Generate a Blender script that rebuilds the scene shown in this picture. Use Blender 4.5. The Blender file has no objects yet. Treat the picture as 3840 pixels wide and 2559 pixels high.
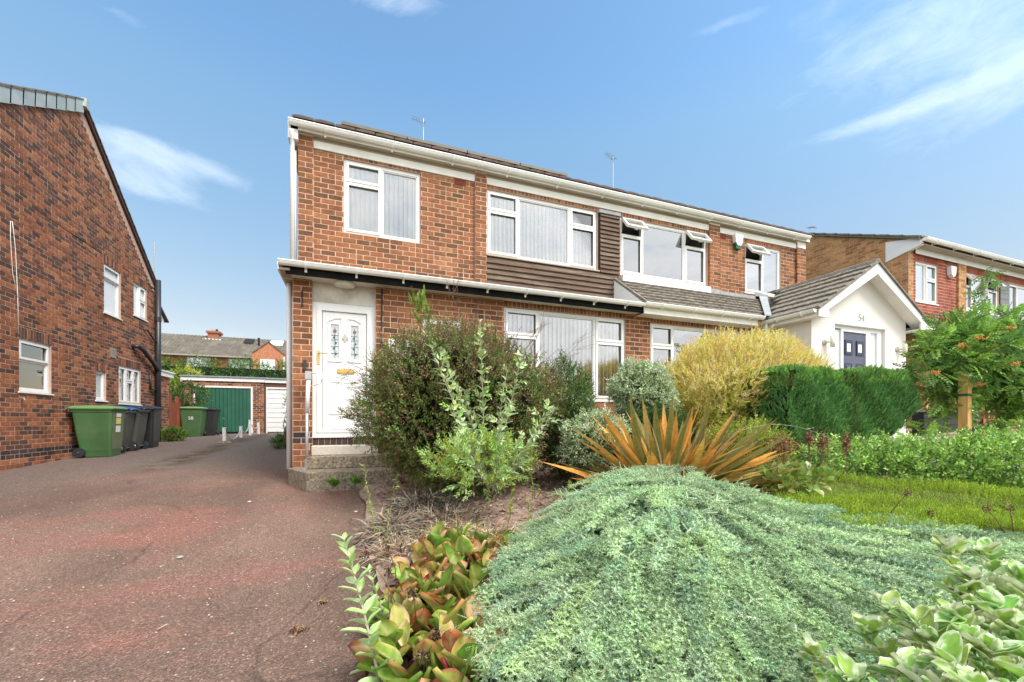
import bpy, math, random
import numpy as np
from mathutils import Matrix, Vector, Euler

# ------------------------------------------------------------------ camera, sky, sun, exposure
SC = bpy.context.scene
COL = SC.collection
F_PX, CX, HY, W_PX, H_PX = 1574.0, 1920.0, 1580.0, 3840.0, 2559.0
YAW = math.atan((1920 - 1325) / F_PX)
cY, sY = math.cos(YAW), math.sin(YAW)
cam_d = bpy.data.cameras.new('camera')
cam = bpy.data.objects.new('camera', cam_d)
COL.objects.link(cam)
cam.location = (0, 0, 0)
cam.rotation_euler = (math.radians(90), 0, -YAW)
cam_d.sensor_fit = 'HORIZONTAL'
cam_d.sensor_width = 36.0
cam_d.lens = 36.0 * F_PX / W_PX
cam_d.shift_y = (HY - H_PX / 2) / W_PX
cam_d.clip_start = 0.05
cam_d.clip_end = 2000
SC.camera = cam

def at(px, py, t):
    """world point seen at a photo position, t metres along the view axis (used to survey where things stand)"""
    x, z = (px - CX) / F_PX, (HY - py) / F_PX
    return Vector(((sY + cY * x) * t, (cY - sY * x) * t, z * t))

def proj(p):
    t = p[0] * sY + p[1] * cY
    if t < 0.05: return None
    return CX + F_PX * (p[0] * cY - p[1] * sY) / t, HY - F_PX * p[2] / t, t

def ramp(N, cols):
    r = N('ShaderNodeValToRGB'); e = r.color_ramp.elements
    while len(e) < len(cols): e.new(0.5)
    for i, (p, c) in enumerate(cols):
        e[i].position = p; e[i].color = (*c, 1)
    return r

SUN_AZ, SUN_EL = math.radians(145), math.radians(50)
world = bpy.data.worlds.new('World')
SC.world = world
world.use_nodes = True

def build_world():
    nt = world.node_tree
    nt.nodes.clear()
    N, L = nt.nodes.new, nt.links.new
    out = N('ShaderNodeOutputWorld'); bg = N('ShaderNodeBackground')
    sky = N('ShaderNodeTexSky'); sky.sky_type = 'NISHITA'; sky.sun_disc = False
    sky.sun_elevation = SUN_EL; sky.sun_rotation = SUN_AZ
    sky.air_density = 1.0; sky.dust_density = 1.2; sky.ozone_density = 1.6
    tc = N('ShaderNodeTexCoord'); sep = N('ShaderNodeSeparateXYZ'); L(tc.outputs['Generated'], sep.inputs[0])
    def M(op, a, b=None, clamp=False):
        n = N('ShaderNodeMath'); n.operation = op; n.use_clamp = clamp
        for i, v in enumerate((a, b)):
            if v is None: continue
            if isinstance(v, (int, float)): n.inputs[i].default_value = v
            else: L(v, n.inputs[i])
        return n.outputs[0]
    az = M('ARCTAN2', sep.outputs[0], sep.outputs[1]); el = M('ARCSINE', sep.outputs[2])
    cmb = N('ShaderNodeCombineXYZ'); L(M('MULTIPLY', az, 3.0), cmb.inputs[0]); L(M('MULTIPLY', el, 9.0), cmb.inputs[1])
    nz = N('ShaderNodeTexNoise'); nz.inputs['Scale'].default_value = 1.7; nz.inputs['Detail'].default_value = 8
    nz.inputs['Roughness'].default_value = 0.62; nz.inputs['Distortion'].default_value = 0.6
    L(cmb.outputs[0], nz.inputs['Vector'])
    noise = nz.outputs['Fac']
    def blob(px, py, wx, wy, amp, rot=0.0):
        d = at(px, py, 1).normalized(); a0, e0 = math.atan2(d.x, d.y), math.asin(d.z)
        da, de = M('SUBTRACT', az, a0), M('SUBTRACT', el, e0)
        c, s = math.cos(rot), math.sin(rot)
        u = M('ADD', M('MULTIPLY', da, c / wx), M('MULTIPLY', de, s / wx))
        v = M('ADD', M('MULTIPLY', da, -s / wy), M('MULTIPLY', de, c / wy))
        q = M('ADD', M('MULTIPLY', u, u), M('MULTIPLY', v, v))
        return M('MULTIPLY', M('EXPONENT', M('MULTIPLY', q, -1.0)), amp)
    m = blob(540, 640, 0.085, 0.038, 0.9)
    for b in ((760, 625, 0.13, 0.020, 0.85, -0.10), (450, 520, 0.08, 0.016, 0.5), (560, 715, 0.10, 0.02, 0.4), (1420, -30, 0.16, 0.026, 0.95), (3800, 60, 0.24, 0.11, 0.6),
              (3250, 190, 0.20, 0.05, 0.45), (3830, 330, 0.14, 0.06, 0.5), (3400, 412, 0.16, 0.012, 0.7), (2750, 80, 0.09, 0.010, 0.6), (440, 50, 0.07, 0.012, 0.6),
              (3000, 75, 0.12, 0.02, 0.4), (600, 1235, 0.5, 0.03, 0.35)):
        m = M('ADD', m, blob(*b))
    # the half of the sky behind the camera and overhead is broken cloud, as the windows reflect it
    back = M('SUBTRACT', M('MULTIPLY', sep.outputs[0], -sY), M('MULTIPLY', sep.outputs[1], cY))
    back = M('ADD', back, M('MULTIPLY', M('MAXIMUM', M('SUBTRACT', sep.outputs[2], 0.62), 0.0), 1.6))
    back = M('MULTIPLY', M('ADD', back, 0.05), 2.4, True)
    # wispy detail: noise stretched along the wind and folded by a second noise
    nz2 = N('ShaderNodeTexNoise'); nz2.inputs['Scale'].default_value = 2.6; nz2.inputs['Detail'].default_value = 10; nz2.inputs['Roughness'].default_value = 0.68; nz2.inputs['Distortion'].default_value = 1.1
    cm2 = N('ShaderNodeCombineXYZ'); L(M('MULTIPLY', az, 3.2), cm2.inputs[0]); L(M('MULTIPLY', el, 8.5), cm2.inputs[1]); cm2.inputs[2].default_value = 3.7
    L(cm2.outputs[0], nz2.inputs['Vector'])
    wisp = M('ADD', M('MULTIPLY', noise, 0.45), M('MULTIPLY', nz2.outputs['Fac'], 0.55))
    front_ = M('MULTIPLY', M('MULTIPLY', M('SUBTRACT', M('ADD', M('MULTIPLY', M('MINIMUM', m, 1.15), 0.42), wisp), 0.66), 2.9, True), M('MULTIPLY', m, 1.3, True))
    rear = M('MULTIPLY', M('MULTIPLY', M('SUBTRACT', M('ADD', M('MULTIPLY', back, 0.55), M('ADD', M('MULTIPLY', noise, 0.6), M('MULTIPLY', nz2.outputs['Fac'], 0.4))), 0.80), 3.4, True), back)
    mask = M('MAXIMUM', M('MULTIPLY', front_, 0.22), rear)
    cl = N('ShaderNodeRGB'); cl.outputs[0].default_value = (4.1, 4.15, 4.2, 1)
    # pull the clear sky to the photograph's paler blue
    tint = N('ShaderNodeMixRGB'); tint.blend_type = 'MULTIPLY'; tint.inputs[0].default_value = 1
    tint.inputs[2].default_value = SKY_TINT
    rp = ramp(N, [(0.0, (0.70, 0.55, 0.45)), (0.19, (0.725, 0.587, 0.475)), (0.30, (0.74, 0.70, 0.59)), (0.55, (0.83, 0.96, 0.87)), (0.62, (0.765, 0.96, 0.947)), (1.0, (0.765, 0.96, 0.947))])
    L(sep.outputs[2], rp.inputs[0])
    t2 = N('ShaderNodeMixRGB'); t2.blend_type = 'MULTIPLY'; t2.inputs[0].default_value = 1; L(sky.outputs[0], t2.inputs[1]); L(rp.outputs[0], t2.inputs[2])
    L(t2.outputs[0], tint.inputs[1])
    mix = N('ShaderNodeMixRGB'); L(mask, mix.inputs[0]); L(tint.outputs[0], mix.inputs[1]); L(cl.outputs[0], mix.inputs[2])
    L(mix.outputs[0], bg.inputs[0]); bg.inputs[1].default_value = SKY_STRENGTH
    L(bg.outputs[0], out.inputs[0])

SKY_TINT = (0.652, 0.652, 0.652, 1)
SKY_STRENGTH = 0.14
build_world()
sun_d = bpy.data.lights.new('sun', 'SUN')
sun_d.energy = 1.3; sun_d.angle = math.radians(28); sun_d.color = (1.0, 0.96, 0.9)
sun = bpy.data.objects.new('sun', sun_d); COL.objects.link(sun)
sd = Vector((math.sin(SUN_AZ) * math.cos(SUN_EL), math.cos(SUN_AZ) * math.cos(SUN_EL), math.sin(SUN_EL)))
sun.rotation_euler = sd.to_track_quat('Z', 'Y').to_euler()
SC.view_settings.view_transform = 'Standard'
SC.view_settings.look = 'None'
SC.view_settings.exposure = 1.85
SC.view_settings.gamma = 1.0
SC.view_settings.use_curve_mapping = False
SC.render.engine = 'CYCLES'
SC.cycles.max_bounces = 8; SC.cycles.transparent_max_bounces = 16

# ------------------------------------------------------------------ helpers
rnd = random.Random(7)
NR = np.random.default_rng(11)

def mat_new(name):
    m = bpy.data.materials.new(name); m.use_nodes = True
    nt = m.node_tree; nt.nodes.clear()
    return m, nt, nt.nodes.new, nt.links.new

def simple(name, col, rough=0.6, var=0.12, scale=8.0, bump=0.0, bscale=60.0, metal=0.0, dirt=None, dirt_amt=0.0, spec=0.5, stretch=None):
    m, nt, N, L = mat_new(name)
    out = N('ShaderNodeOutputMaterial'); p = N('ShaderNodeBsdfPrincipled'); L(p.outputs[0], out.inputs[0])
    p.inputs['Roughness'].default_value = rough; p.inputs['Metallic'].default_value = metal
    p.inputs['Specular IOR Level'].default_value = spec
    g = N('ShaderNodeNewGeometry')
    vec = g.outputs['Position']
    if stretch:
        mp = N('ShaderNodeMapping'); mp.inputs['Scale'].default_value = stretch; L(vec, mp.inputs[0]); vec = mp.outputs[0]
    n = N('ShaderNodeTexNoise'); n.inputs['Scale'].default_value = scale; n.inputs['Detail'].default_value = 6; L(vec, n.inputs['Vector'])
    r = ramp(N, [(0.25, tuple(c * (1 - var) for c in col)), (0.75, tuple(min(1, c * (1 + var)) for c in col))])
    L(n.outputs['Fac'], r.inputs[0]); c = r.outputs[0]
    if dirt:
        n2 = N('ShaderNodeTexNoise'); n2.inputs['Scale'].default_value = scale * 0.35; n2.inputs['Detail'].default_value = 8; n2.inputs['Roughness'].default_value = 0.7
        L(vec, n2.inputs['Vector'])
        r2 = ramp(N, [(0.5, (0, 0, 0)), (0.68, (1, 1, 1))]); L(n2.outputs['Fac'], r2.inputs[0])
        mm = N('ShaderNodeMath'); mm.operation = 'MULTIPLY'; mm.inputs[1].default_value = dirt_amt; L(r2.outputs[0], mm.inputs[0])
        mx = N('ShaderNodeMixRGB'); L(mm.outputs[0], mx.inputs[0]); L(c, mx.inputs[1]); mx.inputs[2].default_value = (*dirt, 1); c = mx.outputs[0]
    L(c, p.inputs['Base Color'])
    if bump:
        n3 = N('ShaderNodeTexNoise'); n3.inputs['Scale'].default_value = bscale; n3.inputs['Detail'].default_value = 4; L(vec, n3.inputs['Vector'])
        b = N('ShaderNodeBump'); b.inputs['Strength'].default_value = bump; b.inputs['Distance'].default_value = 0.01
        L(n3.outputs['Fac'], b.inputs['Height']); L(b.outputs[0], p.inputs['Normal'])
    return m

def brick_mat(name, cols, patch=0.35, pscale=0.9):
    """per-brick colour from the brick's own tint (or its object's random number) with a slow drift across the wall"""
    m, nt, N, L = mat_new(name)
    out = N('ShaderNodeOutputMaterial'); p = N('ShaderNodeBsdfPrincipled'); L(p.outputs[0], out.inputs[0])
    p.inputs['Roughness'].default_value = 0.85; p.inputs['Specular IOR Level'].default_value = 0.25
    a = N('ShaderNodeAttribute'); a.attribute_name = 'tint'
    oi = N('ShaderNodeObjectInfo'); g = N('ShaderNodeNewGeometry')
    def M(op, x, y):
        n = N('ShaderNodeMath'); n.operation = op
        for i, v in enumerate((x, y)):
            if isinstance(v, (int, float)): n.inputs[i].default_value = v
            else: L(v, n.inputs[i])
        return n.outputs[0]
    t = M('FRACT', M('ADD', a.outputs['Fac'], oi.outputs['Random']), 0)
    ns = N('ShaderNodeTexNoise'); ns.inputs['Scale'].default_value = pscale; ns.inputs['Detail'].default_value = 2; L(g.outputs['Position'], ns.inputs['Vector'])
    t = M('ADD', M('MULTIPLY', t, 0.86), M('MULTIPLY', M('SUBTRACT', ns.outputs['Fac'], 0.5), patch))
    r = ramp(N, cols); L(t, r.inputs[0])
    n2 = N('ShaderNodeTexNoise'); n2.inputs['Scale'].default_value = 22; n2.inputs['Detail'].default_value = 7; L(g.outputs['Position'], n2.inputs['Vector'])
    r2 = ramp(N, [(0.3, (0.72, 0.70, 0.68)), (0.72, (1.28, 1.26, 1.24))]); L(n2.outputs['Fac'], r2.inputs[0])
    mx = N('ShaderNodeMixRGB'); mx.blend_type = 'MULTIPLY'; mx.inputs[0].default_value = 0.8; L(r.outputs[0], mx.inputs[1]); L(r2.outputs[0], mx.inputs[2])
    n4 = N('ShaderNodeTexNoise'); n4.inputs['Scale'].default_value = 1.0; n4.inputs['Detail'].default_value = 5
    mp = N('ShaderNodeMapping'); mp.inputs['Scale'].default_value = (2.6, 2.6, 0.7); L(g.outputs['Position'], mp.inputs[0]); L(mp.outputs[0], n4.inputs['Vector'])
    r4 = ramp(N, [(0.30, (0.80, 0.79, 0.78)), (0.5, (1, 1, 1)), (0.72, (1.16, 1.15, 1.16))]); L(n4.outputs['Fac'], r4.inputs[0])
    mx4 = N('ShaderNodeMixRGB'); mx4.blend_type = 'MULTIPLY'; mx4.inputs[0].default_value = 1; L(mx.outputs[0], mx4.inputs[1]); L(r4.outputs[0], mx4.inputs[2]); mx = mx4
    L(mx.outputs[0], p.inputs['Base Color'])
    n3 = N('ShaderNodeTexNoise'); n3.inputs['Scale'].default_value = 120; n3.inputs['Detail'].default_value = 5; L(g.outputs['Position'], n3.inputs['Vector'])
    b = N('ShaderNodeBump'); b.inputs['Strength'].default_value = 0.5; b.inputs['Distance'].default_value = 0.006; L(n3.outputs['Fac'], b.inputs['Height']); L(b.outputs[0], p.inputs['Normal'])
    return m

def leaf_mat(name, rough=0.5, trans=0.3, spec=0.35, objvar=0.0):
    m, nt, N, L = mat_new(name)
    out = N('ShaderNodeOutputMaterial'); p = N('ShaderNodeBsdfPrincipled'); tr = N('ShaderNodeBsdfTranslucent'); mx = N('ShaderNodeMixShader')
    a = N('ShaderNodeAttribute'); a.attribute_name = 'col'
    c = a.outputs['Color']
    if objvar:
        oi = N('ShaderNodeObjectInfo'); hs = N('ShaderNodeHueSaturation'); L(c, hs.inputs['Color'])
        mr = N('ShaderNodeMapRange'); L(oi.outputs['Random'], mr.inputs[0]); mr.inputs[3].default_value = 0.5 - objvar * 0.35; mr.inputs[4].default_value = 0.5 + objvar * 0.25
        L(mr.outputs[0], hs.inputs['Hue'])
        mr2 = N('ShaderNodeMapRange'); L(oi.outputs['Random'], mr2.inputs[0]); mr2.inputs[3].default_value = 0.75; mr2.inputs[4].default_value = 1.2
        L(mr2.outputs[0], hs.inputs['Value']); c = hs.outputs[0]
    g = N('ShaderNodeNewGeometry'); ns = N('ShaderNodeTexNoise'); ns.inputs['Scale'].default_value = 30; L(g.outputs['Position'], ns.inputs['Vector'])
    r = ramp(N, [(0.3, (0.8, 0.8, 0.8)), (0.7, (1.15, 1.15, 1.15))]); L(ns.outputs['Fac'], r.inputs[0])
    mu = N('ShaderNodeMixRGB'); mu.blend_type = 'MULTIPLY'; mu.inputs[0].default_value = 1; L(c, mu.inputs[1]); L(r.outputs[0], mu.inputs[2])
    L(mu.outputs[0], p.inputs['Base Color']); L(mu.outputs[0], tr.inputs['Color'])
    p.inputs['Roughness'].default_value = rough; p.inputs['Specular IOR Level'].default_value = spec
    mx.inputs[0].default_value = trans
    L(p.outputs[0], mx.inputs[1]); L(tr.outputs[0], mx.inputs[2]); L(mx.outputs[0], out.inputs[0])
    return m

def glass_mat(name, tint=(0.9, 0.93, 0.93), refl=1.0):
    m, nt, N, L = mat_new(name)
    out = N('ShaderNodeOutputMaterial'); t = N('ShaderNodeBsdfTransparent'); gl = N('ShaderNodeBsdfGlossy'); mx = N('ShaderNodeMixShader'); fr = N('ShaderNodeFresnel')
    fr.inputs[0].default_value = 1.55; t.inputs[0].default_value = (*tint, 1); gl.inputs['Roughness'].default_value = 0.01
    mm = N('ShaderNodeMath'); mm.operation = 'MULTIPLY'; mm.inputs[1].default_value = refl; mm.use_clamp = True
    g = N('ShaderNodeNewGeometry'); ns = N('ShaderNodeTexNoise'); ns.inputs['Scale'].default_value = 1.3; L(g.outputs['Position'], ns.inputs['Vector'])
    b = N('ShaderNodeBump'); b.inputs['Strength'].default_value = 0.04; b.inputs['Distance'].default_value = 0.03; L(ns.outputs['Fac'], b.inputs['Height']); L(b.outputs[0], gl.inputs['Normal'])
    L(fr.outputs[0], mm.inputs[0]); L(mm.outputs[0], mx.inputs[0]); L(t.outputs[0], mx.inputs[1]); L(gl.outputs[0], mx.inputs[2]); L(mx.outputs[0], out.inputs[0])
    return m

class Frame:
    """wall coordinates: u along the wall, v up, n out of the wall"""
    def __init__(s, o, u, n):
        s.o, s.u, s.n = Vector(o), Vector(u).normalized(), Vector(n).normalized()
    def p(s, u, v, n=0.0): return s.o + s.u * u + s.n * n + Vector((0, 0, v))
    def mat(s, u, v, n=0.0):
        m = Matrix.Identity(4)
        m.col[0][:3] = s.u; m.col[1][:3] = Vector((0, 0, 1)); m.col[2][:3] = s.n; m.col[3][:3] = s.p(u, v, n)
        return m
def front(Y): return Frame((0, Y, 0), (1, 0, 0), (0, -1, 0))
def east(X): return Frame((X, 0, 0), (0, 1, 0), (1, 0, 0))       # faces +X, u = +Y
def west(X): return Frame((X, 0, 0), (0, -1, 0), (-1, 0, 0))     # faces -X, u = -Y

class MB:
    def __init__(s): s.v, s.f, s.t = [], [], []
    def add(s, vs, fs, tint=0.0):
        k = len(s.v); s.v += [tuple(v) for v in vs]; s.f += [tuple(i + k for i in f) for f in fs]; s.t += [tint] * len(vs); return s
    def box(s, x0, x1, y0, y1, z0, z1, tint=0.0):
        return s.add([(x0, y0, z0), (x1, y0, z0), (x1, y1, z0), (x0, y1, z0), (x0, y0, z1), (x1, y0, z1), (x1, y1, z1), (x0, y1, z1)],
                     [(0, 3, 2, 1), (4, 5, 6, 7), (0, 1, 5, 4), (1, 2, 6, 5), (2, 3, 7, 6), (3, 0, 4, 7)], tint)
    def fbox(s, fr, u0, u1, v0, v1, n0, n1, tint=0.0):
        vs = [fr.p(u, v, n) for n in (n0, n1) for (u, v) in ((u0, v0), (u1, v0), (u1, v1), (u0, v1))]
        return s.add(vs, [(0, 3, 2, 1), (4, 5, 6, 7), (0, 1, 5, 4), (1, 2, 6, 5), (2, 3, 7, 6), (3, 0, 4, 7)], tint)
    def bar(s, a, b, w, h=None, up=(0, 0, 1), tint=0.0):
        a, b = Vector(a), Vector(b); h = h or w; d = (b - a).normalized()
        sx = d.cross(Vector(up)); sx = sx.normalized() if sx.length > 1e-4 else Vector((1, 0, 0)); sz = sx.cross(d)
        vs = [q + sx * (i * w / 2) + sz * (j * h / 2) for q in (a, b) for (i, j) in ((-1, -1), (1, -1), (1, 1), (-1, 1))]
        return s.add(vs, [(3, 2, 1, 0), (4, 5, 6, 7), (0, 1, 5, 4), (1, 2, 6, 5), (2, 3, 7, 6), (3, 0, 4, 7)], tint)
    def tube(s, pts, rs, n=8, cap=True, tint=0.0):
        pts = [Vector(p) for p in pts]
        if isinstance(rs, (int, float)): rs = [rs] * len(pts)
        k = len(s.v); ref = Vector((0.3, 0.2, 1)).normalized()
        for i, p in enumerate(pts):
            d = (pts[min(i + 1, len(pts) - 1)] - pts[max(i - 1, 0)]).normalized()
            x = d.cross(ref)
            if x.length < 1e-3: x = d.cross(Vector((1, 0, 0)))
            x.normalize(); y = d.cross(x)
            for j in range(n):
                a = 2 * math.pi * j / n
                s.v.append(tuple(p + (x * math.cos(a) + y * math.sin(a)) * rs[i])); s.t.append(tint)
        for i in range(len(pts) - 1):
            for j in range(n):
                a, b = k + i * n + j, k + i * n + (j + 1) % n
                s.f.append((a, b, b + n, a + n))
        if cap:
            s.f.append(tuple(k + j for j in range(n - 1, -1, -1))); s.f.append(tuple(k + (len(pts) - 1) * n + j for j in range(n)))
        return s
    def lathe(s, c, prof, n=20, axis=(0, 0, 1)):
        c = Vector(c); ax = Vector(axis).normalized(); x = ax.orthogonal().normalized(); y = ax.cross(x)
        k = len(s.v)
        for (r, h) in prof:
            for j in range(n):
                a = 2 * math.pi * j / n
                s.v.append(tuple(c + ax * h + (x * math.cos(a) + y * math.sin(a)) * r)); s.t.append(0.0)
        for i in range(len(prof) - 1):
            for j in range(n):
                a, b = k + i * n + j, k + i * n + (j + 1) % n
                s.f.append((a, b, b + n, a + n))
        s.f.append(tuple(k + j for j in range(n - 1, -1, -1))); s.f.append(tuple(k + (len(prof) - 1) * n + j for j in range(n)))
        return s
    def prism(s, poly, d):
        """poly: list of 3-D points, extruded by vector d"""
        n = len(poly); d = Vector(d); vs = [Vector(p) for p in poly]; vs += [p + d for p in vs]
        return s.add(vs, [tuple(range(n - 1, -1, -1)), tuple(range(n, 2 * n))] + [(i, (i + 1) % n, (i + 1) % n + n, i + n) for i in range(n)])
    def plate(s, fr, u0, u1, v0, v1, n0, n1, holes=()):
        """a slab with rectangular holes through it"""
        us = sorted({u0, u1, *[min(max(h[i], u0), u1) for h in holes for i in (0, 1)]}); vs = sorted({v0, v1, *[min(max(h[i], v0), v1) for h in holes for i in (2, 3)]})
        def solid(i, j):
            if i < 0 or j < 0 or i >= len(us) - 1 or j >= len(vs) - 1: return False
            uc, vc = (us[i] + us[i + 1]) / 2, (vs[j] + vs[j + 1]) / 2
            return not any(h[0] < uc < h[1] and h[2] < vc < h[3] for h in holes)
        for i in range(len(us) - 1):
            for j in range(len(vs) - 1):
                if not solid(i, j): continue
                a, b, c, d = us[i], us[i + 1], vs[j], vs[j + 1]
                q = lambda U, V, Nn: fr.p(U, V, Nn)
                s.add([q(a, c, n1), q(b, c, n1), q(b, d, n1), q(a, d, n1)], [(0, 1, 2, 3)])
                s.add([q(a, c, n0), q(b, c, n0), q(b, d, n0), q(a, d, n0)], [(3, 2, 1, 0)])
                if not solid(i - 1, j): s.add([q(a, c, n0), q(a, c, n1), q(a, d, n1), q(a, d, n0)], [(0, 1, 2, 3)])
                if not solid(i + 1, j): s.add([q(b, c, n0), q(b, c, n1), q(b, d, n1), q(b, d, n0)], [(3, 2, 1, 0)])
                if not solid(i, j - 1): s.add([q(a, c, n0), q(b, c, n0), q(b, c, n1), q(a, c, n1)], [(0, 1, 2, 3)])
                if not solid(i, j + 1): s.add([q(a, d, n0), q(b, d, n0), q(b, d, n1), q(a, d, n1)], [(3, 2, 1, 0)])
        return s
    def mesh(s, name, mat, smooth=False, tint=False):
        me = bpy.data.meshes.new(name); me.from_pydata(s.v, [], s.f); me.materials.append(mat)
        if smooth: me.polygons.foreach_set('use_smooth', [True] * len(me.polygons))
        if tint:
            at_ = me.attributes.new('tint', 'FLOAT', 'POINT'); at_.data.foreach_set('value', s.t)
        me.update()
        return me

BASE = {}
def link(name, data, parent=None):
    o = bpy.data.objects.new(name, data); COL.objects.link(o)
    if parent is not None:
        o.parent = parent
        if parent in BASE: o.matrix_parent_inverse = Matrix.Translation(-BASE[parent])
    return o
def tag(o, label, cat=None, group=None, kind=None):
    if label: o['label'] = label
    if cat: o['category'] = cat
    if group: o['group'] = group
    if kind: o['kind'] = kind
    return o
def thing(name, label, cat, base=(0, 0, 0), group=None):
    o = bpy.data.objects.new(name, None); COL.objects.link(o); o.empty_display_size = 0.1
    o.location = base; BASE[o] = Vector(base)
    return tag(o, label, cat, group)
def part(name, mb, mat, parent=None, smooth=False, kind=None, label=None, tint=False):
    o = link(name, mb.mesh(name, mat, smooth, tint), parent)
    if kind: o['kind'] = kind
    if label: o['label'] = label
    return o

def ground_z(x, y):
    if y < 6: b = -0.90 + 0.075 * (y - 6)
    elif y < 16: b = -0.90 + 0.040 * (y - 6)
    else: b = -0.50 + 0.012 * (y - 16)
    if y < -2: b = -1.5
    b += 0.02 * min(x + 0.8, 0) if x > -12 else 0.02 * -11.2
    if x > 0: b += 0.05 * min(x, 14) * min(1, max(0.4, y / 5))
    return b
# ------------------------------------------------------------------ materials
WHITE = simple('white_upvc', (0.78, 0.78, 0.76), 0.35, 0.03, 5, dirt=(0.62, 0.60, 0.54), dirt_amt=0.3)
GUTTERW = simple('weathered_white_plastic', (0.86, 0.86, 0.82), 0.4, 0.04, 3, dirt=(0.55, 0.53, 0.44), dirt_amt=0.3)
CREAM = simple('cream_board', (0.86, 0.85, 0.79), 0.6, 0.06, 3, dirt=(0.5, 0.45, 0.36), dirt_amt=0.3)
SOFFIT = simple('beige_soffit', (0.40, 0.33, 0.25), 0.7, 0.1, 3)
BLACKB = simple('black_fascia', (0.014, 0.015, 0.014), 0.9, 0.3, 6, spec=0.08)
STAINED = simple('stained_white_board', (0.68, 0.65, 0.56), 0.7, 0.12, 6, dirt=(0.28, 0.22, 0.14), dirt_amt=0.7)
LEAD = simple('lead_flashing', (0.27, 0.29, 0.30), 0.6, 0.25, 9)
GLASS = glass_mat('window_glass', (0.99, 0.99, 0.99), refl=4.2)
GLASS_BRIGHT = glass_mat('mirrored_window_glass', (0.6, 0.62, 0.63), 8.0)
ROOMM = simple('dim_room', (0.38, 0.38, 0.36), 0.9, 0.15, 2)
BLIND = simple('blind_fabric', (0.9, 0.9, 0.88), 0.8, 0.05, 4)
MORTAR = simple('pink_mortar', (0.53, 0.355, 0.26), 0.95, 0.14, 12, bump=0.4, bscale=150)
MORTARL = simple('pale_mortar', (0.46, 0.31, 0.235), 0.95, 0.16, 12, bump=0.4, bscale=150)
MORTARY = simple('buff_mortar', (0.50, 0.33, 0.17), 0.95, 0.14, 12, bump=0.4, bscale=150)
BRICK = brick_mat('red_brick', [(0.0, (0.11, 0.057, 0.030)), (0.16, (0.175, 0.078, 0.036)), (0.40, (0.25, 0.098, 0.043)), (0.75, (0.31, 0.126, 0.054)), (1.0, (0.34, 0.18, 0.085))], 0.22)
BRICKL = brick_mat('mixed_red_brick', [(0.0, (0.078, 0.046, 0.036)), (0.24, (0.13, 0.066, 0.045)), (0.40, (0.225, 0.086, 0.046)), (0.72, (0.33, 0.124, 0.058)), (1.0, (0.41, 0.21, 0.105))], 0.34, 0.9)
BRICKD = brick_mat('blue_black_brick', [(0.0, (0.035, 0.03, 0.03)), (0.5, (0.06, 0.045, 0.045)), (1.0, (0.11, 0.06, 0.05))])
BRICKY = brick_mat('buff_brick', [(0.0, (0.30, 0.14, 0.06)), (0.3, (0.42, 0.22, 0.095)), (0.7, (0.50, 0.28, 0.13)), (1.0, (0.56, 0.34, 0.17))], 0.3)
BRICKR = brick_mat('plain_red_brick', [(0.0, (0.20, 0.05, 0.035)), (0.5, (0.30, 0.075, 0.045)), (1.0, (0.36, 0.10, 0.06))])
CLAD = simple('weathered_cladding', (0.115, 0.070, 0.045), 0.85, 0.5, 3.0, bump=0.5, bscale=30, dirt=(0.27, 0.215, 0.165), dirt_amt=0.7, stretch=(1.2, 8, 14))
GREYCLAD = simple('grey_cladding', (0.15, 0.16, 0.16), 0.6, 0.06, 3)
TILE = simple('concrete_roof_tile', (0.19, 0.165, 0.135), 0.95, 0.35, 14, bump=0.9, bscale=120, dirt=(0.42, 0.40, 0.30), dirt_amt=0.5)
TILED = simple('dark_roof_tile', (0.10, 0.065, 0.055), 0.9, 0.35, 9, bump=0.5, dirt=(0.2, 0.17, 0.12), dirt_amt=0.5)
SLATEV = simple('grey_verge_tile', (0.33, 0.38, 0.38), 0.6, 0.22, 2.2)
PANTILE = simple('brown_grey_pantile', (0.125, 0.105, 0.08), 0.9, 0.35, 3, dirt=(0.24, 0.22, 0.17), dirt_amt=0.6)
RENDER = simple('white_render', (0.72, 0.69, 0.63), 0.9, 0.02, 1.2, bump=0.3, bscale=200, dirt=(0.68, 0.63, 0.55), dirt_amt=0.25)
CONC = simple('exposed_aggregate', (0.26, 0.21, 0.15), 0.95, 0.75, 34, bump=1.0, bscale=70, dirt=(0.075, 0.065, 0.045), dirt_amt=0.8)
CONCL = simple('pale_pebbledash', (0.60, 0.55, 0.46), 0.95, 0.3, 110, bump=0.8, bscale=140)
GALV = simple('galvanised_pipe', (0.42, 0.43, 0.43), 0.45, 0.15, 20, metal=0.4)
BLACKP = simple('black_plastic_pipe', (0.028, 0.03, 0.034), 0.4, 0.15, 10)
GREENB = simple('green_bin_plastic', (0.050, 0.125, 0.040), 0.55, 0.2, 3, dirt=(0.10, 0.14, 0.075), dirt_amt=0.6)
GREENL = simple('green_lid_plastic', (0.13, 0.24, 0.085), 0.5, 0.12, 5)
BLACKBIN = simple('black_bin_plastic', (0.022, 0.023, 0.022), 0.5, 0.25, 4)
GREYBIN = simple('dusty_bin_plastic', (0.075, 0.078, 0.066), 0.6, 0.25, 4)
BLUEL = simple('blue_lid_plastic', (0.02, 0.075, 0.27), 0.45, 0.1, 4)
VIOL = simple('violet_lid_plastic', (0.05, 0.04, 0.30), 0.45, 0.1, 4)
STICK = simple('paper_label', (0.7, 0.72, 0.72), 0.6, 0.2, 60)
STICKY = simple('yellow_label', (0.62, 0.62, 0.20), 0.6, 0.3, 80)
GDOOR = simple('green_garage_paint', (0.020, 0.105, 0.062), 0.5, 0.18, 3)
BDOOR = simple('blue_grey_door', (0.075, 0.085, 0.135), 0.45, 0.05, 3)
BDOORD = simple('dark_blue_moulding', (0.028, 0.032, 0.06), 0.5, 0.05, 3)
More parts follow.
